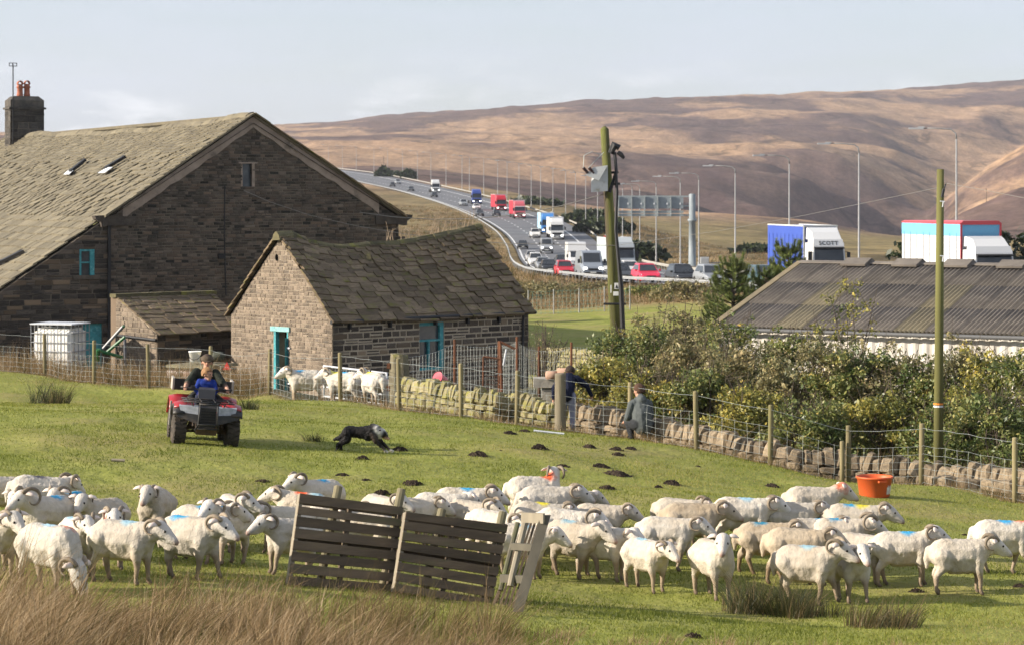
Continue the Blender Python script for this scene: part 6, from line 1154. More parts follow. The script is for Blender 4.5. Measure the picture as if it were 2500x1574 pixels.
def arch(cx, sy, a0, a1, r, y0, y1, mat, nm, zc=.29, th=.02, lift=0.0):
    mb = MB(); n = 12; vs_ = []
    for i in range(n + 1):
        a = radians(a0 + (a1 - a0) * i / n)
        for rr_ in (r, r - th):
            for y in (y0, (y0 * .35 + y1 * .65), y1): k = 0 if y != y1 else -.035; vs_.append((cx + (rr_ + k) * cos(a) * 1.02, sy * y, zc + (rr_ + k) * sin(a) + lift))
    fs = []
    for i in range(n):
        o_ = i * 6; q = o_ + 6
        for j in (0, 1): fs += [(o_ + j, o_ + j + 1, q + j + 1, q + j), (o_ + 3 + j, q + 3 + j, q + 4 + j, o_ + 4 + j)]
        fs += [(o_ + 2, o_ + 5, q + 5, q + 2), (o_, q, q + 3, o_ + 3)]
    fs += [(0, 3, 4, 1), (1, 4, 5, 2), (n * 6, n * 6 + 1, n * 6 + 4, n * 6 + 3), (n * 6 + 1, n * 6 + 2, n * 6 + 5, n * 6 + 4)]; mb.add(vs_, fs); return mb.build(nm, mat, qb, True)
for sy in (1, -1):
    arch(.62, sy, 58, 126, .47, .24, .58, RED, 'front_mudguard', lift=.01); arch(.62, sy, 40, 150, .445, .40, .60, BPL, 'wheel_arch', th=.03); arch(-.62, sy, 30, 170, .46, .20, .60, RED, 'rear_mudguard', lift=.02)
    mb = MB(); mb.hexa([Vector((x, sy * y, z)) for x, y, z in ((.98, .17, .57), (.93, .47, .60), (.86, .47, .60), (.86, .17, .57), (.95, .17, .70), (.88, .50, .70), (.82, .50, .72), (.82, .17, .72))]); h_ = mb.build('headlight', LAMP, qb)
    mb = MB(); mb.hexa([Vector((x, sy * y, z)) for x, y, z in ((1.03, .14, .40), (.95, .52, .52), (.72, .52, .50), (.72, .14, .38), (1.0, .14, .57), (.93, .55, .60), (.78, .55, .62), (.78, .14, .60))]); mb.build('front_fairing', BPL, qb)
    mb = MB(); mb.box((.0, sy * .42, .30), (.75, .24, .04)); mb.build('footwell', BPL, qb); mb = MB(); mb.box((-.22, sy * .575, .46), (.10, .03, .42)); mb.build('mud_flap', PGREY, qb)
    mb = MB(); mb.tube([(.62, sy * .38, .28), (.62, sy * .12, .33)], .03, 6); mb.tube([(.62, sy * .36, .24), (.5, sy * .1, .25)], .022, 6); mb.tube([(.64, sy * .3, .30), (.6, sy * .2, .62)], .035, 8); mb.build('suspension_arm', MUDM, qb)
mb = MB(); mb.hexa([Vector(q) for q in ((1.02, -.14, .36), (1.02, .14, .36), (-.7, .2, .26), (-.7, -.2, .26), (1.0, -.13, .70), (1.0, .13, .70), (-.7, .22, .66), (-.7, -.22, .66))]); mb.build('chassis_body', BPL, qb)
mb = MB(); mb.hexa([Vector(q) for q in ((.9, -.17, .22), (.9, .17, .22), (-.5, .2, .2), (-.5, -.2, .2), (.98, -.2, .40), (.98, .2, .40), (-.5, .24, .45), (-.5, -.24, .45))]); mb.build('engine', MUDM, qb)
mb = MB()
for i in range(5): mb.box((1.035, 0, .46 + .045 * i), (.02, .25, .018))
mb.build('grille', M('grille_black', (.01, .01, .01), rough=.6), qb)
mb = MB(); r_ = .017
for sy in (1, -1): mb.tube([(1.0, sy * .15, .78), (1.08, sy * .15, .72), (1.09, sy * .16, .42), (1.04, sy * .19, .34), (.9, sy * .2, .3)], r_, 7)
for z, x in ((.42, 1.09), (.34, 1.05), (.76, 1.04)): mb.tube([(x, -.17, z), (x, .17, z)], r_, 7)
mb.build('bull_bar', BPL, qb, True); mb = MB()
for y in (-.36, -.12, .12, .36): mb.tube([(.35, y, .79), (1.0, y, .79)], .011, 6)
for x in (.36, .68, 1.0): mb.tube([(x, -.44, .79), (x, .44, .79)], .013, 6)
for x, y in ((.45, -.3), (.45, .3), (.9, -.3), (.9, .3)): mb.tube([(x, y, .79), (x, y * .8, .66)], .012, 6)
mb.build('front_rack', BPL, qb, True)
mb = MB(); mb.hexa([Vector(q) for q in ((.34, -.14, .80), (.34, .14, .80), (.16, .14, .80), (.16, -.14, .80), (.30, -.15, .955), (.30, .15, .955), (.14, .13, .98), (.14, -.13, .98))]); mb.build('instrument_pod', M('pod_grey', (.05, .05, .052), rough=.45), qb)
mb = MB(); mb.tube([(.12, -.40, .955), (.18, -.22, .95), (.24, 0, .92), (.18, .22, .95), (.12, .40, .955)], .015, 8); mb.build('handlebar', BPL, qb, True)
for sy in (1, -1): mb = MB(); mb.tube([(.125, sy * .30, .953), (.105, sy * .45, .955)], .021, 8); mb.build('grip', BPL, qb, True); mb = MB(); mb.box((.18, sy * .24, .965), (.07, .08, .06)); mb.tube([(.18, sy * .26, .96), (.2, sy * .42, .955)], .008, 5); mb.build('brake_lever', BPL, qb)
mb = MB(); mb.hexa([Vector(q) for q in ((.16, -.12, .66), (.16, .12, .66), (-.7, .19, .66), (-.7, -.19, .66), (.12, -.09, .74), (.12, .09, .74), (-.7, .17, .76), (-.7, -.17, .76))]); mb.build('seat', BPL, qb)
mb = MB(); mb.box((-.98, 0, .86), (.5, 1.02, .05)); mb.box((-.73, 0, .93), (.03, 1.02, .20)); mb.build('rear_box', BPL, qb)
for sy in (1, -1): mb = MB(); mb.box((-.95, sy * .53, .93), (.5, .035, .21)); mb.build('box_side', PGREY, qb)
# riders sit on the quad but are things of their own
def person(name, label, prims, heads, loc_m, cap=None, hairm=None, glasses=False, s=1.0, tuft=0):
    t = bpy.data.objects.new('person', None); C.objects.link(t); t.matrix_local = loc_m; tag(t, label, 'person'); me = grow('person_body', prims, .0095, CLOTH, 3, lambda v, tg: (.006 * mnoise.noise(v * 14) if tg == 0 else 0)); link('body', me, t); face(t, heads, s, hairm, cap, glasses); return t
pr = []; S = .96
def c(p0, r0, p1, r1, col=OLIVE, tg=0): pr.append((p0, r0, p1, r1, col, tg))
for sy in (1, -1):
    c((-.34, sy * .09, .80), .115, (.05, sy * .25, .74), .085, (.03, .03, .03)); c((.05, sy * .25, .74), .08, (.02, sy * .30, .42), .055, (.03, .03, .03)); c((.02, sy * .30, .40), .058, (.04, sy * .31, .36), .05, BOOT); c((.02, sy * .31, .345), .045, (.17, sy * .33, .335), .038, BOOT)
    c((-.31, sy * .17, 1.20), .082, (-.10, sy * .315, 1.02), .066); c((-.10, sy * .315, 1.02), .062, (-.02, sy * .34, .995), .055); c((-.03, sy * .34, 1.0), .045, (.07, sy * .365, .975), .034, SKIN, 2); hand(c, (.055, sy * .37, .975), (.95, 0, -.2), (0, 0, 1), -sy)
c((-.34, 0, .84), .165, (-.32, 0, 1.06), .165); c((-.32, -.07, 1.12), .14, (-.32, .07, 1.12), .14); c((-.31, 0, 1.24), .085, (-.30, 0, 1.26), .07); c((-.27, 0, 1.20), .05, (-.24, 0, 1.15), .035, (.55, .52, .5)); c((-.29, 0, 1.26), .06, (-.27, 0, 1.32), .056, SKIN, 3)
Hh = headp(c, (-.25, 0, 1.385), (.95, -.05, .02), .95); person('person', 'man in olive jacket and flat cap driving the quad bike', list(pr), Hh, Qm, cap=M('tweed_cap', (.10, .075, .05), (.07, .05, .035), scale=40, rough=.95), hairm=M('man_hair', (.06, .04, .03), rough=.9), glasses=True, s=.95)
pr = []
for sy in (1, -1):
    c((-.06, sy * .06, .80), .075, (.14, sy * .13, .80), .06, (.03, .035, .06)); c((.14, sy * .13, .80), .055, (.12, sy * .17, .58), .045, (.03, .035, .06)); c((.12, sy * .17, .56), .04, (.2, sy * .17, .54), .032, BOOT)
    c((-.02, sy * .12, 1.06), .055, (.06, sy * .175, .92), .046, BLUEH); c((.06, sy * .175, .92), .045, (.17, sy * .12, .86), .035, BLUEH); hand(c, (.175, sy * .12, .86), (.9, -sy * .1, -.1), (0, 0, 1), -sy, True, .7)
c((-.05, 0, .83), .115, (-.03, 0, .98), .115, BLUEH); c((-.02, -.05, 1.02), .10, (-.02, .05, 1.02), .10, BLUEH); c((-.02, 0, 1.08), .07, (-.0, 0, 1.09), .06, (.02, .03, .12)); c((0, 0, 1.09), .042, (.01, 0, 1.14), .04, SKIN, 3)
Hh = headp(c, (.02, .005, 1.195), (.62, .78, -.05), .86); person('person', 'young child with sandy hair and blue top sitting in front of the driver', list(pr), Hh, Qm, hairm=M('child_hair', (.30, .165, .075), (.22, .12, .055), scale=30, rough=.8), s=.86)
# man bending over the wall behind the thick post
pr = []; q = G(1386, 54.35); 
for sy in (1, -1):
    c((0, sy * .09, .84), .12, (.02, sy * .11, .46), .08, JEAN); c((.02, sy * .11, .46), .075, (-.06, sy * .12, .08), .055, JEAN); c((-.06, sy * .12, .06), .05, (.1, sy * .13, .04), .04, BOOT)
c((-.02, 0, .86), .16, (.12, 0, 1.08), .17, NAVY); c((.12, 0, 1.08), .17, (.28, 0, 1.22), .17, NAVY); c((.26, -.12, 1.24), .10, (.26, .12, 1.24), .10, NAVY); c((.33, 0, 1.29), .08, (.37, 0, 1.32), .06, NAVY)
c((.26, -.2, 1.24), .085, (.30, -.42, 1.08), .07, NAVY); c((.30, -.42, 1.08), .065, (.42, -.52, .84), .05, NAVY); hand(c, (.43, -.52, .83), (.3, -.1, -.9), (0, -1, 0), 1, False)
c((.26, .2, 1.24), .085, (.12, .34, 1.02), .07, NAVY); c((.12, .34, 1.02), .065, (.12, .36, .78), .05, NAVY); hand(c, (.12, .36, .77), (.1, 0, -1), (0, 1, 0), -1, False); c((.40, 0, 1.33), .05, (.45, 0, 1.36), .05, SKIN, 3)
Hh = headp(c, (.50, 0, 1.38), (.9, .1, -.45), .95); person('person', 'person in navy jacket and pale trousers bending over the wall by the thick post', list(pr), Hh, Matrix.Translation(q) @ Matrix.Rotation(radians(82), 4, 'Z') @ Matrix.Scale(.92, 4), hairm=M('man_hair2', (.035, .024, .018), rough=.9))
# person in grey hooded top crouching at the wall
pr = []; q = G(1566, 52.7)
for sy in (1, -1):
    c((-.05, sy * .11, .32), .14, (.26, sy * .16, .34), .10, (.03, .032, .035)); c((.26, sy * .16, .34), .09, (.14, sy * .15, .06), .06, (.03, .032, .035)); c((.12, sy * .15, .05), .05, (.26, sy * .15, .04), .04, BOOT)
c((-.06, 0, .30), .20, (-.02, 0, .52), .205, GREYH); c((-.02, 0, .52), .20, (.06, 0, .70), .175, GREYH); c((.06, -.12, .72), .10, (.06, .12, .72), .10, GREYH); c((-.02, 0, .80), .10, (.02, 0, .84), .085, GREYH)
for sy in (1, -1): c((.06, sy * .19, .70), .085, (.10, sy * .25, .46), .07, GREYH); c((.10, sy * .25, .46), .065, (.30, sy * .2, .36), .05, GREYH); hand(c, (.31, sy * .2, .35), (.9, 0, -.3), (0, 0, 1), -sy, False)
c((.08, 0, .84), .055, (.10, 0, .90), .055, SKIN, 3); Hh = headp(c, (.12, 0, .96), (.8, .5, -.15), .95); person('person', 'person in grey hooded top crouching against the low wall', list(pr), Hh, Matrix.Translation(q) @ Matrix.Rotation(radians(112), 4, 'Z') @ Matrix.Scale(1.08, 4), hairm=M('brown_hair', (.075, .04, .025), rough=.9))
# ---------------- lamp posts ----------------
LPM = M('lamp_post_steel', (.30, .30, .295), (.24, .24, .235), scale=2, rough=.5, metal=.1); LHD = M('lamp_head', (.34, .35, .36), rough=.4)
def verge_D(px, off=1.4):
    Ds = np.linspace(120, 1315, 3000); p = (cub(Ds, 2) + off) / Ds * F + CX; return float(Ds[np.argmin(np.abs(p - px))])
mb = MB(); mb.tube([(0, 0, -.5), (0, 0, 1.2), (0, 0, 1.25), (0, 0, 10.4)], [.12, .12, .085, .06], 8); L1 = mb.mesh('column', LPM, True); mb = MB(); mb.tube([(0, 0, 10.35), (-.05, 0, 10.75), (-.35, 0, 11.0), (-1.2, 0, 11.08), (-2.3, 0, 11.1)], [.065, .06, .05, .045, .04], 7); L2 = mb.mesh('bracket_arm', LPM, True); mb = MB(); mb.box((-2.75, 0, 11.08), (1.0, .3, .12)); mb.box((-2.4, 0, 11.16), (.45, .2, .1)); L3 = mb.mesh('lantern', LHD)
lp0 = None
for px in (2335, 2097, 1927, 1795, 1706, 1661, 1602, 1562, 1543, 1520, 1484, 1459, 1430, 1405, 1381, 1350, 1320, 1297, 1267, 1238, 1215, 1181, 1146, 1128, 1089, 1052, 1019, 983, 946, 913, 870, 836, 802):
    D = verge_D(px); x = (px - CX) / F * D; z = gz(x, D)
    t = thing('lamp_post', 'tall grey lamp post on the motorway verge with its arm over the road', 'lamp post', (x, D, z), group='lamp posts along the motorway'); link('column', L1, t); t.rotation_euler = (0, 0, random.uniform(-.12, .12)); link('bracket_arm', L2, t); link('lantern', L3, t)
# ---------------- sign gantry ----------------
GGR = M('gantry_grey', (.30, .335, .34), (.25, .28, .285), scale=2, rough=.5, metal=.1); GPN = M('gantry_panel', (.24, .275, .29), (.20, .23, .25), scale=1.5, rough=.55); D = 272.; k_ = D / F
gx0, gx1 = (1508 - CX) * k_, (1676 - CX) * k_; cxp = (1690 - CX) * k_; zb = gz(cxp, D); gan = thing('sign_gantry', 'grey cantilever sign gantry seen from behind over the motorway', 'gantry', (cxp, D, zb)); zt, zl = EYE - (478 - HY) * k_, EYE - (529 - HY) * k_
mb = MB(); mb.lathe((cxp, D, zb), [(.75, -.3), (.75, .5), (.7, .52), (.42, .55), (.37, zt - zb - 2.9), (.5, zt - zb - 2.85), (.5, zt - zb - 2.6), (.36, zt - zb - 2.55), (.35, zt - zb + .1), (.25, zt - zb + .2)], 14); kid(mb, 'column', GPN, gan, True); mb = MB(); mb.box((cxp, D, zb + .1), (2.0, 2.0, 1.5)); kid(mb, 'plinth', M('concrete', (.22, .21, .19), (.16, .15, .14), scale=2, rough=.9), gan)
for zz in (zt - .1, zl + .15, (zt + zl) / 2): mb = MB(); mb.box(((gx0 + cxp) / 2, D + .1, zz), (cxp - gx0, .22, .18)); kid(mb, 'boom', GGR, gan)
n = 5; pw = (gx1 - gx0 - .4) / n
for i in range(n):
    x0 = gx0 + .1 + i * pw; mb = MB(); mb.box((x0 + pw / 2, D - .12, (zt + zl) / 2 + .35), (pw - .12, .1, (zt - zl) - 1.05)); kid(mb, 'back_panel', GPN, gan); mb = MB(); mb.box((x0 + pw / 2, D - .14, zl + .5), (pw - .1, .08, .28)); mb.box((x0 + pw / 2, D - .14, zl + .16), (pw - .1, .08, .26)); kid(mb, 'lower_panel', GGR, gan); mb = MB(); mb.box((x0, D - .25, (zt + zl) / 2), (.1, .25, zt - zl)); kid(mb, 'rib', GGR, gan); mb = MB(); mb.box((x0 + pw * .72, D - .19, (zt + zl) / 2 + .25), (.16, .05, .2)); kid(mb, 'vent_box', LEADW, gan)
for px, h, w_, lb in ((1720, 1.9, .9, 'grey roadside cabinet beside the gantry plinth'), (1746, 1.3, 1.6, 'low grey rail frame beside the roadside cabinet')):
    q = G(px, 262); t = thing('roadside_cabinet' if w_ < 1 else 'rail_frame', lb, 'cabinet' if w_ < 1 else 'railing', q); mb = MB()
    if w_ < 1: mb.box((0, 0, h / 2), (w_, .6, h)); mb.build('cabinet_body', GALV, t); mb = MB(); mb.box((0, -.31, h / 2), (w_ * .8, .03, h * .85)); mb.build('cabinet_door', LHD, t)
    else:
        for x in (-.8, -.3, .3, .8): mb.box((x, 0, h / 2), (.09, .09, h))
        mb.build('upright', LPM, t); mb = MB(); mb.box((0, 0, h), (1.7, .09, .09)); mb.box((0, 0, h * .5), (1.7, .09, .09)); mb.build('rail', LPM, t)
mp_ = thing('marker_post', 'red and white roadside marker post behind the transformer pole', 'post', G(1479, 300)); mb = MB(); mb.tube([(0, 0, 0), (0, 0, 4.2)], .1, 6); mb.build('post', LPM, mp_); mb = MB(); mb.box((0, -.1, 3.6), (.55, .1, .9)); mb.build('red_plate', M('sign_red', (.5, .03, .03)), mp_)
# ---------------- timber poles and cables ----------------
MOSSP = M('mossy_pole', (.135, .145, .035), (.085, .085, .03), scale=3, rough=.95, stretch=(1, 1, .1), bump=.02, bscale=9, c3=(.065, .05, .035), c3scale=1.4, c3pos=(.5, .62)); BLKI = M('insulator_brown', (.05, .02, .018), (.02, .012, .012), scale=9, rough=.3)
pA, pB = P(1476, 316, 89), P(1511, 884, 89); pB.z = gz(pB.x, pB.y); pole = thing('transformer_pole', 'leaning mossy timber pole carrying a grey transformer box', 'pole', pB); mb = MB(); mb.tube([pB - Zv * .3, pB.lerp(pA, .5), pA, pA + Vector((-.02, 0, .1))], [.225, .19, .15, .05], 12); kid(mb, 'pole_shaft', MOSSP, pole, True)
def kp(name, mat, fn, smooth=False): mb = MB(); fn(mb); return kid(mb, name, mat, pole, smooth)
D = 88.6; TRF = M('transformer_grey', (.46, .48, .48), (.38, .40, .40), scale=3, rough=.5, c3=(.28, .27, .22), c3scale=3, c3pos=(.6, .7))
kp('transformer_box', TRF, lambda m: m.hexa([P(1443, 470, D - .3), P(1484, 467, D - .2), P(1484, 467, D + .25), P(1446, 470, D + .2), P(1443, 444, D - .3), P(1484, 406, D - .2), P(1484, 406, D + .25), P(1446, 430, D + .2)]))
kp('transformer_top', TRF, lambda m: m.hexa([P(1430, 428, D - .35), P(1462, 442, D - .35), P(1462, 442, D + .2), P(1430, 428, D + .2), P(1449, 409, D - .35), P(1484, 404, D - .35), P(1484, 404, D + .2), P(1449, 409, D + .2)]))
for a, b_ in (((1424, 410), (1436, 424)), ((1438, 410), (1450, 424))):
    A_, B_ = P(*a, D - .35), P(*b_, D - .3); mb = MB(); mb.tube([A_.lerp(B_, i / 8) for i in range(9)], [.07 if i % 2 else .045 for i in range(9)], 8); kid(mb, 'insulator', BLKI, pole)
kp('cutout_arm', BLACKP, lambda m: (m.tube([P(1488, 470, D), P(1505, 420, D), P(1500, 372, D)], .06, 6), m.tube([P(1490, 375, D), P(1500, 355, D), P(1512, 362, D)], [.1, .16, .12], 8), m.tube([P(1508, 372, D), P(1516, 378, D), P(1524, 387, D)], [.08, .09, .05], 8), m.tube([P(1492, 422, D), P(1510, 421, D)], .05, 6), m.tube([P(1496, 450, D), P(1514, 449, D)], .05, 6)))
kp('cable_run', BLACKP, lambda m: m.tube([P(1502, 380, D - .1), P(1506, 470, D - .15), P(1503, 560, D - .2), P(1516, 700, D - .25), P(1523, 868, D - .25)], [.05, .06, .06, .09, .1], 7))
kp('jumper_wire', WIRE, lambda m: (m.tube([P(1424, 410, D - .4), P(1426, 380, D - .4), P(1445, 371, D - .3), P(1472, 380, D - .2)], .013, 4), m.tube([P(1437, 410, D - .4), P(1455, 392, D - .3), P(1474, 372, D - .2)], .013, 4)))
SGN = M('sign_plate_white', (.70, .70, .66), (.6, .6, .57), scale=5, rough=.5); kp('warning_plate', SGN, lambda m: m.hexa([P(1500, 706, D - .25), P(1511, 706, D - .25), P(1511, 706, D - .22), P(1500, 706, D - .22), P(1500, 691, D - .25), P(1511, 691, D - .25), P(1511, 691, D - .22), P(1500, 691, D - .22)]))
kp('warning_triangle', BLACKP, lambda m: m.add([P(1502, 704, D - .26), P(1509, 704, D - .26), P(1505.5, 695, D - .26)], [(0, 1, 2)])); kp('number_plate', SGN, lambda m: (m.quad(P(1490, 715, D - .26), P(1493, 715, D - .26), P(1493, 696, D - .26), P(1490, 696, D - .26)), m.quad(P(1497, 722, D - .26), P(1510, 722, D - .26), P(1510, 712, D - .26), P(1497, 712, D - .26))))
kp('warning_plate', SGN, lambda m: m.hexa([P(1505, 850, D - .3), P(1516, 850, D - .3), P(1516, 850, D - .27), P(1505, 850, D - .27), P(1505, 835, D - .3), P(1516, 835, D - .3), P(1516, 835, D - .27), P(1505, 835, D - .27)])); kp('step_iron', BLACKP, lambda m: m.tube([P(1474, 742, D - .2), P(1528, 742, D - .2)], .045, 6))
p2t, p2b = P(2296, 414, 50.1), P(2290, 1145, 50.1); p2b.z = gz(p2b.x, p2b.y) - .2; pole2 = thing('telegraph_pole', 'plain greenish timber pole rising out of the low stone wall', 'pole', p2b); MP2 = M('green_pole', (.15, .145, .045), (.11, .105, .038), scale=3, rough=.9, stretch=(1, 1, .1), c3=(.12, .09, .055), c3scale=.6, bump=.006)
mb = MB(); mb.tube([p2b, p2b.lerp(p2t, .5), p2t], [.105, .09, .072], 12); kid(mb, 'pole_shaft', MP2, pole2, True)
for px, py in ((2303, 492), (2303, 625)): mb = MB(); mb.tube([P(px - 8, py, 50), P(px + 4, py + 1, 50)], .012, 5); mb.tube([P(px, py, 50), P(px - 2, py + 14, 50)], .012, 5); kid(mb, 'cable_clip', LEADW, pole2)
mb = MB(); mb.tube([P(2302, 470, 50), P(2310, 447, 50.05)], .015, 5); mb.tube([P(2300, 482, 50), P(2304, 462, 50)], .03, 6); kid(mb, 'cable_bracket', BLACKP, pole2)
mb = MB(); mb.tube([P(2281, 984, 49.97), P(2299, 984, 49.97)], .001, 4)
mb = MB(); mb.lathe(P(2291, 987, 50.1), [(.101, 0), (.101, .035)], 12); kid(mb, 'orange_band', M('orange_tape', (.7, .22, .03), rough=.5), pole2); mb = MB(); mb.lathe(P(2291, 993, 50.1), [(.101, 0), (.101, .035)], 12); kid(mb, 'white_band', LEADW, pole2)
def cable(label, pts, r=.012):
    q = [P(*p) for p in pts]; t = thing('overhead_cable', label, 'cable', q[0]); out = []
    for a, b_ in zip(q[:-1], q[1:]): out += [a.lerp(b_, i / 6) for i in range(6)]
    mb = MB(); mb.tube(out + [q[-1]], r, 4); kid(mb, 'cable', M('cable_grey', (.20, .19, .17), rough=.6), t, recalc=False)
cable('pale cable sagging from the farmhouse eaves to the transformer pole', [(878, 519, 89.3), (960, 530, 89.2), (1050, 536, 89.1), (1150, 535, 89), (1260, 525, 89), (1370, 503, 88.9), (1476, 474, 88.8)], .014)
cable('thin cable running down from the small gable window past the barn ridge', [(596, 466, 87.6), (660, 494, 87.8), (760, 527, 88), (870, 552, 88.4), (985, 571, 88.8), (1100, 585, 89), (1240, 595, 89), (1505, 600, 88.8)], .010)
cable('thin line strung from the plain pole towards the transformer pole', [(2294, 458, 50.05), (2130, 492, 58), (1960, 527, 68), (1750, 565, 78), (1515, 598, 88.5)], .005); cable('thin line leaving the plain pole away from the farm', [(2308, 448, 50.05), (2400, 464, 48), (2520, 488, 46), (2700, 530, 43)], .005)

# ---------------- vehicles ----------------
CGL = M('car_glass', (.018, .022, .027), (.03, .035, .04), scale=.8, rough=.08, spec=.6); CTY = M('car_tyre', (.018, .018, .018), rough=.85); CAL = M('wheel_alloy', (.35, .35, .36), rough=.35, metal=.5); CBK = M('car_black_trim', (.02, .02, .021), rough=.5); CPL = M('number_plate_white', (.65, .65, .6), rough=.5)
HLT = M('headlamp_lit', (.8, .8, .78), rough=.1, emit=(1, .97, .9, 2.2)); HLO = M('headlamp_off', (.45, .47, .5), rough=.1)
wl = MB(); wl.lathe((0, 0, 0), [(.18, -.1), (.31, -.1), (.325, -.06), (.325, .06), (.31, .1), (.18, .1)], 16, 'Y'); WT_ = wl.mesh('tyre', CTY, True); wl = MB(); wl.lathe((0, 0, 0), [(.03, -.09), (.19, -.085), (.19, .085), (.03, .09)], 10, 'Y'); WR_ = wl.mesh('rim', CAL)
def paint(c, nm): return M('paint_' + nm, c, rough=.28, spec=.5, metal=.0)
def loft(mb, st):
    """st: (x, zb, zt, hw_b, hw_t)"""
    vs_ = []
    for x, zb, zm, zt, hb, ht in st: vs_ += [(x, -hb * .94, zb), (x, -hb, zm), (x, -ht, zt), (x, ht, zt), (x, hb, zm), (x, hb * .94, zb)]
    fs = [(i * 6 + j, i * 6 + (j + 1) % 6, i * 6 + 6 + (j + 1) % 6, i * 6 + 6 + j) for i in range(len(st) - 1) for j in range(6)] + [tuple(range(5, -1, -1)), tuple((len(st) - 1) * 6 + j for j in range(6))]; mb.add(vs_, fs)
def glazing(t, B, T, nm, ins=.1, off=.012):
    """window quad on face given by bottom edge B=(p,q) and top edge T=(p,q)"""
    a, b_ = Vector(B[0]), Vector(B[1]); d, c_ = Vector(T[0]), Vector(T[1]); n_ = (b_ - a).cross(d - a).normalized(); f = lambda u, v: a.lerp(b_, u).lerp(d.lerp(c_, u), v) + n_ * off; i = ins; mb = MB(); mb.quad(f(i * .7, i), f(1 - i * .7, i), f(1 - i * .7, 1 - i), f(i * .7, 1 - i)); return mb.build(nm, CGL, t, recalc=False)
def wheels(t, xs, hw, r=.325):
    for x in xs:
        for sy in (1, -1): w_ = link('wheel', WT_, t, (x, sy * (hw - .09), r)); w_.scale = (r / .325,) * 3; link('rim', WR_, w_)
def road_pos(px, yb):
    Ds = np.linspace(125, 1200, 5000); y = HY + F * cub(Ds, 3) / Ds; D = float(Ds[np.argmin(np.abs(y - yb))]); x = (px - CX) / F * D; e = 8.; g = lambda d: (cub(d, 1) + cub(d, 2)) / 2; dx = float(g(D + e) - g(D - e)) / (2 * e); return Vector((x, D, EYE - float(cub(D, 3)))), atan2(-1, -dx)
def car(px, yb, col, nm, label, kind='hatch', lit=True, roof=False):
    q, rz = road_pos(px, yb); t = thing('car', label, 'car', q, rz, 'cars on the motorway'); pm_ = paint(col, nm)
    S_ = {'hatch': (4.1, .84, 1.46, .92), 'suv': (4.5, .92, 1.68, 1.02), 'saloon': (4.6, .88, 1.42, .90)}[kind]; L_, W_, H_, bz = S_; h = L_ / 2; mb = MB()
    loft(mb, [(-h, .42, .6, .78, W_ * .82, W_ * .72), (-h + .1, .28, .62, bz, W_ * .94, W_ * .86), (-h + .5, .24, .6, bz + .02, W_, W_ * .92), (0, .22, .58, bz, W_, W_ * .93), (h - 1.15, .22, .58, bz - .02, W_, W_ * .92), (h - .35, .24, .55, bz - .16, W_ * .97, W_ * .86), (h - .08, .28, .5, bz - .30, W_ * .9, W_ * .74), (h, .34, .48, .58, W_ * .78, W_ * .66)]); mb.build('car_body', pm_, t)
    rb = -h + (.22 if kind != 'saloon' else .75); B0 = [(h - 1.05, -W_ * .88, bz - .03), (h - 1.05, W_ * .88, bz - .03), (rb, W_ * .86, bz), (rb, -W_ * .86, bz)]; T0 = [(h - 1.75, -W_ * .68, H_ - .05), (h - 1.75, W_ * .68, H_ - .05), (rb + .42, W_ * .66, H_ - .04), (rb + .42, -W_ * .66, H_ - .04)]; mb = MB(); mb.hexa([Vector(p) for p in B0 + T0]); mb.hexa([Vector(p) for p in T0] + [Vector((p[0] * .97, p[1] * .9, H_)) for p in T0]); mb.build('cabin', pm_, t)
    glazing(t, (B0[0], B0[1]), (T0[0], T0[1]), 'windscreen', .07); glazing(t, (B0[1], B0[2]), (T0[1], T0[2]), 'side_window', .12); glazing(t, (B0[3], B0[0]), (T0[3], T0[0]), 'side_window', .12); glazing(t, (B0[2], B0[3]), (T0[2], T0[3]), 'rear_window', .12); wheels(t, (-h + .8, h - .85), W_)
    for sy in (1, -1): mb = MB(); mb.hexa([Vector((x, sy * y, z)) for x, y, z in ((h - .10, W_ * .42, bz - .38), (h - .2, W_ * .84, bz - .36), (h - .4, W_ * .88, bz - .36), (h - .3, W_ * .42, bz - .38), (h - .18, W_ * .42, bz - .25), (h - .26, W_ * .84, bz - .22), (h - .45, W_ * .88, bz - .22), (h - .4, W_ * .42, bz - .25))]); mb.build('headlight', HLT if lit else HLO, t); mb = MB(); mb.box((h - 1.25, sy * (W_ + .07), bz + .06), (.16, .16, .13)); mb.build('wing_mirror', pm_, t)
    mb = MB(); mb.box((h + .005, 0, .56), (.03, W_ * .8, .10)); mb.box((h - .0, 0, .37), (.04, W_ * 1.1, .11)); mb.build('grille', CBK, t); mb = MB(); mb.box((h + .025, 0, .45), (.02, .5, .11)); mb.build('number_plate', CPL, t)
    if roof: mb = MB(); mb.box((-.2, 0, H_ + .1), (1.3, 1.0, .12)); mb.build('roof_load', CBK, t)
    return t
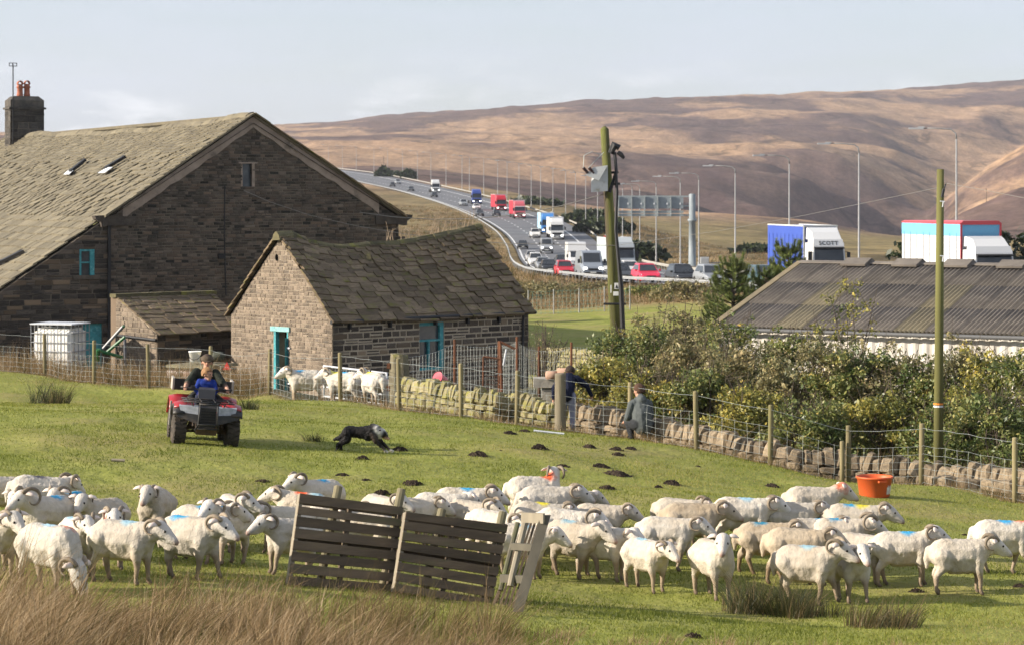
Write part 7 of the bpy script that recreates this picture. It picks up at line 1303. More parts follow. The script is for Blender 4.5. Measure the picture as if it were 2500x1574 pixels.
def van(px, yb, col, nm, label, luton=False):
    q, rz = road_pos(px, yb); t = thing('van', label, 'van', q, rz, 'vans on the motorway'); pm_ = paint(col, nm); W_ = .98; mb = MB()
    if not luton:
        loft(mb, [(-2.7, .5, 1.1, 2.3, W_, W_ * .88), (-.0, .35, 1.1, 2.42, W_, W_ * .88), (1.15, .35, 1.1, 2.38, W_, W_ * .86), (1.35, .35, 1.1, 2.3, W_, W_ * .80), (2.0, .35, 1.0, 1.38, W_, W_ * .84), (2.62, .35, .85, 1.10, W_ * .94, W_ * .78), (2.75, .45, .7, .85, W_ * .85, W_ * .72)]); mb.build('van_body', pm_, t)
        A_, B_ = [(2.0, -W_ * .84, 1.38), (2.0, W_ * .84, 1.38)], [(1.35, -W_ * .80, 2.3), (1.35, W_ * .80, 2.3)]; glazing(t, A_, B_, 'windscreen', .08)
        for sy in (1, -1): mb = MB(); mb.quad((1.75, sy * (W_ * .93 + .02), 1.38), (.55, sy * (W_ * .95 + .02), 1.38), (.55, sy * (W_ * .89 + .03), 1.95), (1.4, sy * (W_ * .88 + .03), 1.95)); mb.build('side_window', CGL, t, recalc=False)
        wheels(t, (-1.7, 1.75), W_, .34); hx = 2.66; hz_ = .92
    else:
        loft(mb, [(.2, .4, 1.1, 2.1, W_, W_ * .86), (.9, .4, 1.1, 2.05, W_, W_ * .82), (1.6, .4, 1.0, 1.35, W_, W_ * .84), (2.4, .4, .85, 1.08, W_ * .94, W_ * .78), (2.55, .5, .7, .85, W_ * .85, W_ * .7)]); mb.build('cab', pm_, t); mb = MB(); mb.hexa([Vector(p) for p in ((.3, -1.1, .8), (.3, 1.1, .8), (-3.6, 1.1, .8), (-3.6, -1.1, .8), (.3, -1.1, 3.1), (.3, 1.1, 3.1), (-3.6, 1.1, 3.1), (-3.6, -1.1, 3.1))]); mb.hexa([Vector(p) for p in ((1.05, -1.05, 2.12), (1.05, 1.05, 2.12), (.29, 1.09, 2.12), (.29, -1.09, 2.12), (.75, -1.05, 3.07), (.75, 1.05, 3.07), (.29, 1.09, 3.09), (.29, -1.09, 3.09))]); mb.build('box_body', pm_, t)
        glazing(t, [(1.6, -W_ * .84, 1.35), (1.6, W_ * .84, 1.35)], [(.9, -W_ * .82, 2.05), (.9, W_ * .82, 2.05)], 'windscreen', .07); wheels(t, (-2.2, 1.6), W_, .34); hx = 2.46; hz_ = .92
    for sy in (1, -1): mb = MB(); mb.box((hx, sy * W_ * .68, hz_), (.16, .34, .24)); mb.build('headlight', HLT if 'silver' in nm else HLO, t); mb = MB(); mb.box((1.75 if not luton else 1.3, sy * (W_ + .14), 1.55), (.12, .2, .34)); mb.build('wing_mirror', CBK, t)
    mb = MB(); mb.box((hx + .09, 0, .86), (.05, W_ * .85, .16)); mb.box((hx + .09, 0, .55), (.06, W_ * 1.5, .16)); mb.build('grille', CBK, t); mb = MB(); mb.box((hx + .14, 0, .6), (.02, .52, .11)); mb.build('number_plate', CPL, t)
    return t
def lorry(px, yb, cabc, cnm, boxc, bnm, label, L_=11, roofc=None, defl=True, boxh=4.0, flat=False, rz_add=0.0, text=None, pos=None, stripe=None, vis=CBK):
    q, rz = road_pos(px, yb) if pos is None else pos; t = thing('lorry', label, 'lorry', q, rz + rz_add, 'lorries on the motorway'); pc, pb = paint(cabc, cnm), M('curtain_' + bnm, boxc, tuple(v * .88 for v in boxc), scale=.5, rough=.5, stretch=(1, 1, .15)); W_ = 1.24; mb = MB()
    loft(mb, [(-1.7, .5, 1.4, 2.95, W_, W_ * .97), (-.1, .5, 1.4, 2.98, W_, W_ * .97), (.12, .45, 1.4, 2.8, W_, W_ * .92), (.28, .42, 1.2, 1.62, W_, W_ * .95), (.34, .42, .9, 1.3, W_ * .97, W_ * .92), (.33, .35, .6, .9, W_ * .95, W_ * .9)]); mb.build('cab', pc, t)
    glazing(t, [(.29, -W_ * .95, 1.62), (.29, W_ * .95, 1.62)], [(.125, -W_ * .92, 2.6), (.125, W_ * .92, 2.6)], 'windscreen', .05, .02)
    for sy in (1, -1): mb = MB(); mb.quad((.15, sy * (W_ + .012), 1.65), (-.85, sy * (W_ + .012), 1.65), (-.85, sy * (W_ * .985 + .012), 2.35), (.05, sy * (W_ * .985 + .012), 2.35)); mb.build('side_window', CGL, t, recalc=False); mb = MB(); mb.box((.25, sy * (W_ + .2), 2.0), (.14, .22, .62)); mb.tube([(.1, sy * W_, 2.35), (.25, sy * (W_ + .2), 2.3)], .03, 5); mb.build('door_mirror', CBK, t); mb = MB(); mb.box((.36, sy * .88, .78), (.08, .42, .24)); mb.build('headlight', HLT, t)
    mb = MB(); mb.box((.36, 0, 1.1), (.05, 1.7, .42)); mb.box((.37, 0, .62), (.05, 1.2, .2)); mb.build('grille', CBK, t); mb = MB(); mb.box((.27, 0, 2.62), (.26, 2.2, .08), Matrix.Rotation(.3, 3, 'Y')); mb.build('sun_visor', vis, t); mb = MB(); mb.hexa([Vector(p) for p in ((.16, -1.14, 2.66), (.16, 1.14, 2.66), (-1.2, 1.18, 2.66), (-1.2, -1.18, 2.66), (-.04, -1.08, 3.22), (-.04, 1.08, 3.22), (-1.2, 1.14, 3.22), (-1.2, -1.14, 3.22))]); mb.build('roof_header', pc, t); mb = MB(); mb.box((.40, 0, .55), (.02, .55, .12)); mb.build('number_plate', CPL, t)
    if defl: mb = MB(); mb.hexa([Vector(p) for p in ((-.15, -1.05, 3.2), (-.15, 1.05, 3.2), (-1.6, 1.18, 3.2), (-1.6, -1.18, 3.2), (-.75, -.98, 3.72), (-.75, .98, 3.72), (-1.6, 1.14, boxh - .1), (-1.6, -1.14, boxh - .1))]); mb.build('wind_deflector', pc, t)
    if not flat:
        mb = MB(); mb.hexa([Vector(p) for p in ((-1.95, -1.27, 1.0), (-1.95, 1.27, 1.0), (-1.95 - L_, 1.27, 1.0), (-1.95 - L_, -1.27, 1.0), (-1.95, -1.27, boxh), (-1.95, 1.27, boxh), (-1.95 - L_, 1.27, boxh), (-1.95 - L_, -1.27, boxh))]); bx = mb.build('trailer_box', pb, t)
        mb = MB(); 
        for sy in (1, -1): mb.box((-1.93, sy * 1.22, (boxh + 1) / 2), (.06, .12, boxh - 1)); mb.box((-1.95 - L_ / 2, sy * 1.24, boxh + .015), (L_, .12, .09))
        mb.box((-1.93, 0, boxh), (.07, 2.56, .12)); mb.build('box_frame', paint(roofc or (.55, .56, .57), (bnm + '_trim')), t)
    mb = MB(); mb.box((-1.0 - L_ / 2, 0, .75), (L_ + 1, .9, .3)); mb.build('chassis', CBK, t); wheels(t, (-.55, -2.6, -L_ - .4, -L_ + .9), W_, .5)
    if stripe:
        for i in range(9): mb = MB(); mb.box((-2.5 - i * (L_ - 1) / 8, -1.285, 2.3), (.05, .02, boxh - 1.7)); mb.build('stripe', stripe, t)
    return t
SIL, WHT, BLK, DGR, RDc, NVY = (.24, .255, .27), (.60, .60, .59), (.012, .013, .015), (.045, .05, .055), (.50, .02, .05), (.02, .035, .08)
for a in [(1735, 698, SIL, 'silver', 'silver hatchback passing beside the pine tree', 'hatch', False), (1664, 696, BLK, 'black', 'black hatchback between the red car and the silver one'), (1577, 691, (.62, .02, .06), 'cherry', 'bright cherry red hatchback behind the roadside barrier'), (1513, 688, DGR, 'charcoal', 'charcoal car half hidden behind the transformer pole'), (1536, 672, WHT, 'white', 'white saloon behind the charcoal car, past the pole', 'saloon'), (1479, 672, WHT, 'white', 'white hatchback between the silver van and the pole'),
          (1377, 674, (.45, .015, .03), 'red', 'dark red hatchback in front of the white box van'), (1339, 666, BLK, 'black', 'black saloon next to the dark red car near the barrier', 'saloon'), (1325, 659, SIL, 'silver', 'silver grey car peeping out behind the black saloon'), (1307, 650, WHT, 'white', 'white SUV near the barrier bend', 'suv'), (1297, 638, (.36, .36, .36), 'lightgrey', 'pale grey car right behind the white SUV'), (1372, 650, DGR, 'charcoal', 'dark grey car close beside the white box van'), (1436, 645, NVY, 'navy', 'navy car half hidden behind the box van'),
          (1276, 608, BLK, 'black', 'black car alone in the lane below the silver minibus', 'saloon'), (1306, 580, WHT, 'white', 'white estate with loaded roof rack beside the white lorry', 'suv', True, True), (1171, 528, DGR, 'charcoal', 'dark car following the white saloon near the red lorries', 'saloon'), (1212, 528, BLK, 'black', 'black car in front of the red lorry', 'hatch'), (1163, 512, WHT, 'white', 'white saloon overtaking the blue cab lorry', 'saloon'), (1131, 503, SIL, 'silver', 'silver SUV beside the blue cab lorry', 'suv'),
          (1060, 482, BLK, 'black', 'dark car just in front of the white tractor unit', 'hatch'), (1003, 467, DGR, 'charcoal', 'dark car in the gap beyond the white tractor unit', 'saloon'), (971, 450, SIL, 'silver', 'small distant silver SUV near the road crest', 'suv'), (958, 456, BLK, 'black', 'small distant black car near the road crest', 'hatch'), (1862, 702, (.04, .08, .09), 'teal', 'dark green car glimpsed between the pine branches')]: car(*a)
van(1439, 680, (.20, .225, .26), 'silver_van', 'silver blue panel van with lit headlights near the barrier'); van(1334, 619, SIL, 'silver', 'silver minibus approaching behind the cars'); van(1407, 657, WHT, 'white', 'white box van with high luton body', True)
lorry(1520, 671, (.42, .45, .46), 'whitegrey', (.42, .48, .49), 'palegrey', 'pale grey lorry mostly hidden behind the transformer pole', 5, boxh=3.6, defl=True, rz_add=.08); lorry(1360, 586, WHT, 'white', (.62, .63, .62), 'white', 'white lorry with lit headlights in the slow lane', 11); lorry(1338, 572, (.05, .20, .50), 'blue', (.35, .55, .68), 'lightblue', 'blue lorry close behind the white one', 11)
lorry(1269, 534, (.50, .10, .12), 'redwhite', (.45, .03, .05), 'red', 'red lorry with white cab top in the slow lane', 11, vis=paint(WHT, 'white')); lorry(1224, 516, (.42, .015, .02), 'red', (.42, .03, .04), 'red', 'all red lorry behind the one with white cab top', 11); lorry(1164, 499, (.03, .06, .26), 'deepblue', (.1, .1, .12), 'dark', 'deep blue cab lorry with empty flat trailer', 9, flat=True); lorry(1064, 471, (.66, .68, .68), 'white', (.4, .1, .08), 'rust', 'white tractor unit lorry near the road crest', 7, flat=True)
dS = 176.; xS = (2022 - CX) / F * dS; zS = EYE - float(cub(dS, 3)); scott = lorry(0, 0, WHT, 'white', (.045, .09, .38), 'royalblue', 'royal blue curtain lorry with dark lettering on its white cab', 9.5, (.6, .6, .55), True, 4.15, pos=(Vector((xS, dS, zS)), atan2(-1, .17)), stripe=paint((.03, .06, .26), 'strap_blue'))
cu = bpy.data.curves.new('lettering', 'FONT'); cu.body = 'SCOTT'; cu.size = .40; cu.offset = .008; cu.align_x = 'CENTER'; cu.extrude = .004; cu.space_character = 1.15; to = bpy.data.objects.new('lettering', cu); C.objects.link(to); dg = bpy.context.evaluated_depsgraph_get(); lm_ = bpy.data.meshes.new_from_object(to.evaluated_get(dg)); bpy.data.objects.remove(to); lm_.materials.clear(); lm_.materials.append(CBK); lo = link('lettering', lm_, scott, mw=Matrix.Translation((.115, 0, 2.83)) @ Matrix.Rotation(radians(90), 4, 'Z') @ Matrix.Rotation(radians(70), 4, 'X'))
dR = 143.; xR = (2425 - CX) / F * dR; zR = EYE - float(cub(dR, 3)); rt_ = lorry(0, 0, WHT, 'white', (.60, .60, .59), 'whiteblue', 'white and sky blue box lorry with red top above the shed roof', 10, (.5, .05, .06), True, 4.0, pos=(Vector((xR, dR, zR)), atan2(-1, .19)), stripe=paint((.02, .05, .10), 'darkblue'))
for o_ in list(rt_.children):
    if o_.name.split('.')[0] in ('cab', 'windscreen', 'side_window', 'door_mirror', 'sun_visor', 'roof_header', 'wind_deflector', 'grille', 'headlight'): o_.scale.z = .84
SKYB = M('sky_blue_band', (.16, .42, .62), (.14, .36, .55), scale=1, rough=.5); mb = MB(); mb.box((-1.95 - 5, 0, 3.62), (10.03, 2.58, .72)); mb.build('sky_blue_band', SKYB, rt_); mb = MB(); mb.hexa([Vector(p) for p in ((-1.9, -1.3, 4.0), (-1.9, 1.3, 4.0), (-12, 1.3, 4.0), (-12, -1.3, 4.0), (-1.9, -1.1, 4.18), (-1.9, 1.1, 4.18), (-12, 1.1, 4.12), (-12, -1.1, 4.12))]); mb.build('red_top', paint((.50, .06, .07), 'tarp_red'), rt_)
# ---------------- vegetation ----------------
def leaf_mat(name, cols, trans=.3, rough=.6, spec=.25, gain=1.0):
    m = bpy.data.materials.new(name); m.use_nodes = True; nt = m.node_tree; N = nt.nodes; L = nt.links; b = N['Principled BSDF']; b.inputs['Roughness'].default_value = rough; b.inputs['Specular IOR Level'].default_value = spec
    at = N.new('ShaderNodeAttribute'); at.attribute_name = 'rnd'; cr = N.new('ShaderNodeValToRGB'); e = cr.color_ramp.elements; cr.color_ramp.interpolation = 'LINEAR'
    for i, c in enumerate(cols):
        p = i / (len(cols) - 1); el = e[i] if i < 2 else e.new(p); el.position = p; el.color = (*[v * gain for v in c], 1)
    for i, el in enumerate(sorted(e, key=lambda q: q.position)): pass
    L.new(at.outputs['Fac'], cr.inputs['Fac']); L.new(cr.outputs[0], b.inputs['Base Color']); tr = N.new('ShaderNodeBsdfTranslucent'); L.new(cr.outputs[0], tr.inputs['Color']); mx = N.new('ShaderNodeMixShader'); mx.inputs[0].default_value = trans; L.new(b.outputs[0], mx.inputs[1]); L.new(tr.outputs[0], mx.inputs[2]); L.new(mx.outputs[0], N['Material Output'].inputs['Surface']); return m
def blades(P0, H, W_, lean, rnd, seg=1, rs=RS, bend=.5):
    """grass blades: base points, heights, widths, lean vectors (n,2). returns verts, tris, rnd"""
    n = len(P0); an = rs.uniform(0, pi, n); sd = np.c_[np.cos(an), np.sin(an) * .35, np.zeros(n)] * (W_ / 2)[:, None]; V = []; rows = []
    for k in range(seg + 1):
        t = k / seg; ctr = P0 + np.c_[lean * (t ** (1 + bend))[..., None] if False else lean * t ** (1 + bend), H * t * (1 - .25 * t * np.minimum(1, np.linalg.norm(lean, axis=1) / (H + 1e-6)))]
        if k < seg: w = 1 - t * .7; rows.append((ctr - sd * w, ctr + sd * w))
        else: tip = ctr
    V = np.concatenate([r for rw in rows for r in rw] + [tip]); Fc = []; i = np.arange(n)
    for k in range(seg - 1):
        a, b, c, d = (2 * k) * n + i, (2 * k + 1) * n + i, (2 * k + 3) * n + i, (2 * k + 2) * n + i; Fc += [np.c_[a, b, c], np.c_[a, c, d]]
    a, b, t_ = (2 * (seg - 1)) * n + i, (2 * seg - 1) * n + i, (2 * seg) * n + i; Fc.append(np.c_[a, b, t_]); return V, np.concatenate(Fc), np.tile(rnd, 2 * seg + 1)
def stuff(name, V, Fc, r, mat, label, parent=None): o = link(name, fastmesh(name, V, Fc, mat, {'rnd': ('FLOAT', r)}), parent); return tag(o, label, kind='stuff')
# --- pasture ---
GRS = leaf_mat('pasture_grass', [(0.151, 0.178, 0.032), (0.243, 0.270, 0.051), (0.319, 0.319, 0.071), (0.394, 0.346, 0.113), (0.454, 0.367, 0.173)], .4, .7, .12)
n = 430000; D = 19 * (76 / 19) ** RS.rand(n); px = RS.uniform(-160, 2660, n); x = (px - CX) / F * D; k = D < fence_D(x) + .25; x, D = x[k], D[k]; n = len(x); pat = vnoise(x, D, 1.4, 61) + vnoise(x, D, .35, 62) * .8; patb = fbm(x, D, 6, 3, 63)
k = RS.rand(n) < np.clip(.75 + pat * 1.1, .15, 1); x, D, pat, patb = x[k], D[k], pat[k], patb[k]; n = len(x); H = (.022 + .03 * RS.rand(n) ** 2 + .04 * np.clip(pat - .1, 0, 1)); z = ground(x, D) - .004; ln_ = RS.normal(0, .35, (n, 2)) * H[:, None]
V, Fc, r = blades(np.c_[x, D, z], H, .007 + .00022 * D + 0 * x, ln_, np.clip(.36 + .22 * RS.randn(n) + patb * .7 - pat * .3, 0, 1)); stuff('pasture_grass', V, Fc, r, GRS, 'short green pasture turf covering the field')
# --- rough straw grass: foreground bank, fence line, verges ---
DRYG = leaf_mat('dead_moor_grass', [(.085, .085, .022), (.17, .125, .05), (.27, .178, .09), (.39, .275, .15), (.54, .41, .255)], .3, .75, .15)
def tussocks(cx, cy, nb, rad, hm, seed, leanx=.3, seg=3, wd=.009, rbias=.5, rsd=.2, hv=.35):
    rs = np.random.RandomState(seed); m = len(cx); tot = m * nb; bx = np.repeat(cx, nb); by = np.repeat(cy, nb); a = rs.uniform(0, 2 * pi, tot); rr_ = np.repeat(rad, nb) * np.sqrt(rs.rand(tot)); x = bx + rr_ * np.cos(a); y = by + rr_ * np.sin(a); H = np.repeat(hm, nb) * np.clip(rs.normal(1, hv, tot), .3, 1.9); ln_ = np.c_[np.cos(a), np.sin(a)] * (H * rs.uniform(.1, .55, tot))[:, None] + np.repeat(np.c_[rs.normal(leanx, .28, m), rs.normal(0, .25, m)], nb, axis=0) * H[:, None] + rs.normal(0, .16, (tot, 2)) * H[:, None]
    tone = np.repeat(rs.normal(0, .19, m), nb); return blades(np.c_[x, y, ground(x, y) - .02], H, np.full(tot, wd) * rs.uniform(.6, 1.4, tot), ln_, np.clip(rbias + tone + rs.normal(0, rsd, tot), 0, 1), seg, rs)
def merge(parts):
    V, Fc, r, o = [], [], [], 0
    for v, f, q in parts: V.append(v); Fc.append(f + o); r.append(q); o += len(v)
    return np.concatenate(V), np.concatenate(Fc), np.concatenate(r)
def px_pts(pxy):   # pixel -> ground positions
    out = [hit(a, b, 12, 75) for a, b in pxy]; return np.array([q.x for q in out]), np.array([q.y for q in out])
rs = np.random.RandomState(4); m = 400; u = rs.uniform(-120, 1260, m); lim = np.interp(u, [-120, 0, 250, 450, 700, 900, 1150, 1260], [1468, 1480, 1515, 1502, 1520, 1530, 1540, 1565]); v = lim + rs.rand(m) ** .8 * (1690 - lim); D_ = np.interp(v, [1440, 1480, 1574, 1690], [25.6, 24.6, 22.3, 20]); cx_ = (u - CX) / F * D_; h_ = np.interp(u, [-120, 350, 800, 1200], [.46, .40, .33, .25]) * rs.uniform(.6, 1.3, m)
k = vnoise(u, v, 90, 5) > -.28; h_ = h_ * np.where(rs.rand(m) < .25, .55, 1); p1 = tussocks(cx_[k], D_[k], 76, rs.uniform(.10, .34, m)[k], h_[k], 5, .36, 3, .009, .55, .22)
m = 130; u = rs.uniform(380, 1230, m); v = rs.uniform(1440, 1530, m); D_ = np.interp(v, [1440, 1530], [25.6, 23.4]); p2 = tussocks((u - CX) / F * D_, D_, 26, rs.uniform(.05, .14, m), rs.uniform(.22, .5, m), 6, .3, 3, .007, .34, .2)
m = 120; u = rs.uniform(1230, 2560, m); v = rs.uniform(1535, 1640, m); D_ = np.interp(v, [1535, 1640], [25.6, 23.2]); p3 = tussocks((u - CX) / F * D_, D_, 30, rs.uniform(.08, .2, m), rs.uniform(.07, .16, m), 7, .25, 2, .007, .5, .2)
stuff('dead_grass_bank', *merge([p1, p2, p3]), DRYG, 'tall dead brown grass in the foreground')
rs = np.random.RandomState(9); m = 420; f = rs.rand(m); fpx = np.array([p[0] for p in FENCE]); u = rs.uniform(-60, 2620, m); Dd = np.interp(u, fpx, [p[2] for p in FENCE]) + rs.uniform(-.35, .5, m); p1 = tussocks((u - CX) / F * Dd, Dd, 22, rs.uniform(.08, .3, m), rs.uniform(.08, .26, m), 10, .1, 2, .009, .45, .22)
m = 230; u = rs.uniform(-60, 640, m); Dd = np.interp(u, fpx, [p[2] for p in FENCE]) + rs.uniform(.2, 3.0, m); p2 = tussocks((u - CX) / F * Dd, Dd, 34, rs.uniform(.1, .3, m), rs.uniform(.3, .75, m), 11, .05, 2, .012, .5, .2)
m = 330; u = rs.uniform(1180, 2560, m); Dd = np.interp(u, fpx, [p[2] for p in FENCE]) + rs.uniform(1.9, 7.0, m); p3 = tussocks((u - CX) / F * Dd, Dd, 30, rs.uniform(.15, .35, m), rs.uniform(.25, .7, m), 12, .05, 2, .013, .4, .2)
stuff('fence_line_grass', *merge([p1, p2, p3]), DRYG, 'straggly weeds and grass along the fence and walls')
rs = np.random.RandomState(14); m = 1500; u = rs.uniform(1150, 1800, m); Dd = rs.uniform(136, 176, m); x = (u - CX) / F * Dd; k = x < cub(Dd, 1) - 1.4; p1 = tussocks(x[k], Dd[k], 16, rs.uniform(.2, .9, m)[k], (rs.uniform(.12, .6, m) * (.7 + fbm(x, Dd, 6, 2, 71)))[k], 15, .1, 1, .05, .5, .24)
m = 1600; Dd = rs.uniform(180, 620, m); x = cub(Dd, 1) - 1.6 - rs.rand(m) ** 1.5 * 26; p2 = tussocks(x, Dd, 12, rs.uniform(.4, 1.0, m), rs.uniform(.3, .65, m), 16, .1, 1, .10, .42, .2)
m = 1300; Dd = rs.uniform(190, 560, m); x = cub(Dd, 2) + 1.2 + rs.rand(m) ** 1.4 * 24; p3 = tussocks(x, Dd, 12, rs.uniform(.4, 1.0, m), rs.uniform(.25, .6, m), 17, .1, 1, .10, .45, .2)
stuff('verge_grass', *merge([p1, p2, p3]), DRYG, 'tawny rough grass on the motorway verges')
# --- rush clumps ---
RUSH = leaf_mat('rush_green', [(.018, .026, .009), (.032, .044, .013), (.055, .062, .02), (.10, .085, .035), (.19, .13, .06)], .15, .5, .3)
for px, py, wpx, hpx, nb, lb in ((1835, 1498, 150, 75, 900, 'dark green rush clump in front of the pink-nosed sheep group'), (1975, 1505, 170, 70, 900, 'middle dark rush clump at the cream sheep hooves'), (2165, 1530, 190, 65, 900, 'straggly purplish rush clump leaning away from the flock'), (118, 985, 90, 55, 500, 'round dark rush tussock near the fence by the water tank'), (605, 998, 60, 26, 220, 'small grey rush tuft beside the quad bike'), (767, 1077, 46, 24, 160, 'tiny grey rush tuft behind the running dog')):
    q = hit(px, py); s = q.y / F; rs = np.random.RandomState(px); t = thing('rush_clump', lb, 'rushes', q); m = 8; cx_ = q.x + rs.uniform(-.36, .36, m) * wpx * s; cy_ = q.y + rs.uniform(-.1, .2, m) * wpx * s
    V, Fc, r = tussocks(cx_, cy_, nb // m, np.full(m, wpx * s * .24), np.full(m, hpx * s) * rs.uniform(.6, 1.2, m), px, .05 if px != 2165 else .35, 2, .005 + .0001 * q.y, .42 if px != 2165 else .6, .26, .38); me = fastmesh('stems', V - np.array(q), Fc, RUSH, {'rnd': ('FLOAT', r)}); link('stems', me, t)
# --- leafy shrubs ---
def cloud(clumps, nl, size, seed, flat=.8):
    """leaf quads gathered round clump centres (x,y,z,r)"""
    rs = np.random.RandomState(seed); cl = np.array(clumps); w = cl[:, 3] ** 2; idx = rs.choice(len(cl), nl, p=w / w.sum()); d = rs.normal(0, 1, (nl, 3)); d /= np.linalg.norm(d, axis=1)[:, None]; P_ = cl[idx, :3] + d * (cl[idx, 3] * rs.rand(nl) ** .45)[:, None] * np.array((1, 1, flat)); u = rs.normal(0, 1, (nl, 3)); u /= np.linalg.norm(u, axis=1)[:, None]; v = np.cross(u, rs.normal(0, 1, (nl, 3))); v /= np.linalg.norm(v, axis=1)[:, None]; s = size * np.clip(rs.lognormal(0, .38, nl), .45, 2.2)[:, None]
    V = np.concatenate([P_ - u * s, P_ + v * s * .55, P_ + u * s, P_ - v * s * .55]); i = np.arange(nl); tone = rs.normal(0, .15, len(cl))[idx]; r = np.clip(.36 + tone * .9 + rs.normal(0, .15, nl), 0, 1); return V, np.concatenate([np.c_[i, nl + i, 2 * nl + i], np.c_[i, 2 * nl + i, 3 * nl + i]]), np.tile(r, 4)
TWIG = M('twig_bark', (.115, .09, .065), (.07, .055, .042), scale=8, rough=.95)
LV = {'haw': leaf_mat('hawthorn_leaf', [(0.050, 0.081, 0.022), (0.114, 0.150, 0.042), (0.214, 0.225, 0.068), (0.384, 0.327, 0.102), (0.610, 0.429, 0.114)], .28, .45, .4), 'yel': leaf_mat('yellowing_leaf', [(0.068, 0.087, 0.024), (0.156, 0.161, 0.039), (0.310, 0.282, 0.068), (0.544, 0.427, 0.087), (0.621, 0.332, 0.057)], .3, .45, .4), 'dul': leaf_mat('dull_leaf', [(0.091, 0.103, 0.046), (0.183, 0.171, 0.078), (0.297, 0.252, 0.115), (0.435, 0.344, 0.171), (0.594, 0.389, 0.183)], .28, .5, .35), 'dark': leaf_mat('dark_leaf', [(.012, .022, .009), (.028, .042, .014), (.05, .065, .022), (.09, .085, .03)], .2, .45, .4)}
def shrub(px, D, top_py, wid, nl, kind, label, seed, size=.036, name='hedge_shrub', group='shrubs of the overgrown hedge', stems=26, sparse=0.0, base=None, cat='shrub'):
    q = G(px, D); top = P(px, top_py, D).z; h = max(.5, top - q.z); rs = np.random.RandomState(seed); t = thing(name, label, cat, q, group=group); cl = []; k = int(34 + 14 * wid)
    for i in range(k):
        f = rs.rand() ** .8; a = rs.uniform(0, 2 * pi); rad = wid / 2 * (1 - .55 * f ** 2.2) * np.sqrt(rs.rand()); cl.append((rad * cos(a), rad * sin(a) * .7, h * (.08 + .84 * f), rs.uniform(.20, .50) * (1 - .30 * f) * (1 - .35 * sparse)))
    for i in range(int(6 + 8 * sparse)): a = rs.uniform(0, 2 * pi); rad = wid * .36 * rs.rand(); cl.append((rad * cos(a), rad * sin(a) * .7, h * rs.uniform(.86, 1.04), rs.uniform(.08, .2)))
    V, Fc, r = cloud(cl, nl, size, seed); ce = fastmesh('crown', V, Fc, LV[kind], {'rnd': ('FLOAT', r)}); link('crown', ce, t); mb = MB()
    for i in range(stems):
        c_ = cl[rs.randint(len(cl))]; b_ = Vector((rs.uniform(-.3, .3) * wid * .7, rs.uniform(-.3, .3) * wid * .5, 0)); e_ = Vector(c_[:3]) * 1.03 + Vector((0, 0, c_[3] + .16)); mid = b_.lerp(e_, .5) + Vector((rs.uniform(-.15, .15), rs.uniform(-.15, .15), 0)); r0 = rs.uniform(.012, .028); mb.tube([b_, mid, e_], [r0, r0 * .7, .005], 5, False)
        for _ in range(3): c2 = cl[rs.randint(len(cl))]; s_ = mid.lerp(e_, rs.rand()); e2 = s_.lerp(Vector(c2[:3]), .45) + Vector((0, 0, .3)); mb.tube([s_, e2], [.008, .003], 4, False)
    mb.build('stems', TWIG, t, recalc=False); return t
for i, a in enumerate([(1432, 60.5, 905, 1.9, 5200, 'haw', 'low green bush at the hedge end beside the stone trough'), (1475, 60, 872, 2.2, 6500, 'yel', 'yellow-leaved bush behind the crouching person'), (1555, 63, 785, 3.2, 9000, 'haw', 'tall dense hawthorn at the hedge end below the transformer pole'), (1640, 66, 735, 3.0, 7500, 'dul', 'tall thin-leaved shrub reaching the shed roof corner'), (1580, 56.5, 905, 2.2, 6500, 'yel', 'yellowing bush low over the wall in front of the tall hawthorn'), (1700, 60.5, 800, 2.8, 8500, 'dul', 'brownish shrub with many bare twigs in mid hedge'), (1690, 56, 900, 2.3, 7000, 'haw', 'dense green bush low in the hedge above the wall'), (1775, 62, 778, 2.2, 6000, 'haw', 'dark upright hawthorn standing against the corrugated roof'),
    (1830, 56.5, 835, 2.9, 8500, 'dul', 'wide dull green shrub in the middle of the hedge'), (1910, 59, 812, 2.6, 8000, 'haw', 'green hawthorn covering the shed gutter'), (1830, 54.2, 950, 2.3, 6500, 'yel', 'low yellow-green bush trailing over the wall copes'), (1985, 55.5, 820, 2.8, 8500, 'dul', 'bushy dull shrub under the thin sapling'), (2055, 58, 690, 2.2, 2600, 'yel', 'thin airy sapling rising over the corrugated roof', .9), (2080, 55, 845, 2.6, 8500, 'haw', 'dense hawthorn before the white shed wall'), (1990, 52.6, 985, 2.2, 6500, 'haw', 'low dense bush behind the wall near the double posts'),
    (2170, 55, 850, 2.5, 7500, 'dul', 'dull twiggy shrub next to the plain pole'), (2160, 52.8, 960, 2.4, 7000, 'yel', 'golden-leaved bush above the wall near the orange tub'), (2255, 54.5, 870, 2.4, 7500, 'haw', 'green shrub right behind the plain pole'), (2345, 54.5, 835, 2.5, 7000, 'dul', 'tall straggly shrub beyond the plain pole'), (2330, 52, 965, 2.4, 7000, 'haw', 'dark low bush over the tumbled stones'), (2430, 53, 860, 2.5, 7500, 'yel', 'browning shrub against the white cladding'), (2440, 50.5, 965, 2.4, 7000, 'haw', 'dense low bush at the far hedge corner by the last post'), (2515, 52, 835, 2.6, 7000, 'haw', 'tall green shrub at the end of the hedge')]):
    sp = a[7] if len(a) > 7 else 0; shrub(a[0], a[1], a[2], a[3] * 1.12, int(a[4] * (1.55 if not sp else 1)), *a[5:7], 100 + i, sparse=sp, size=.034)
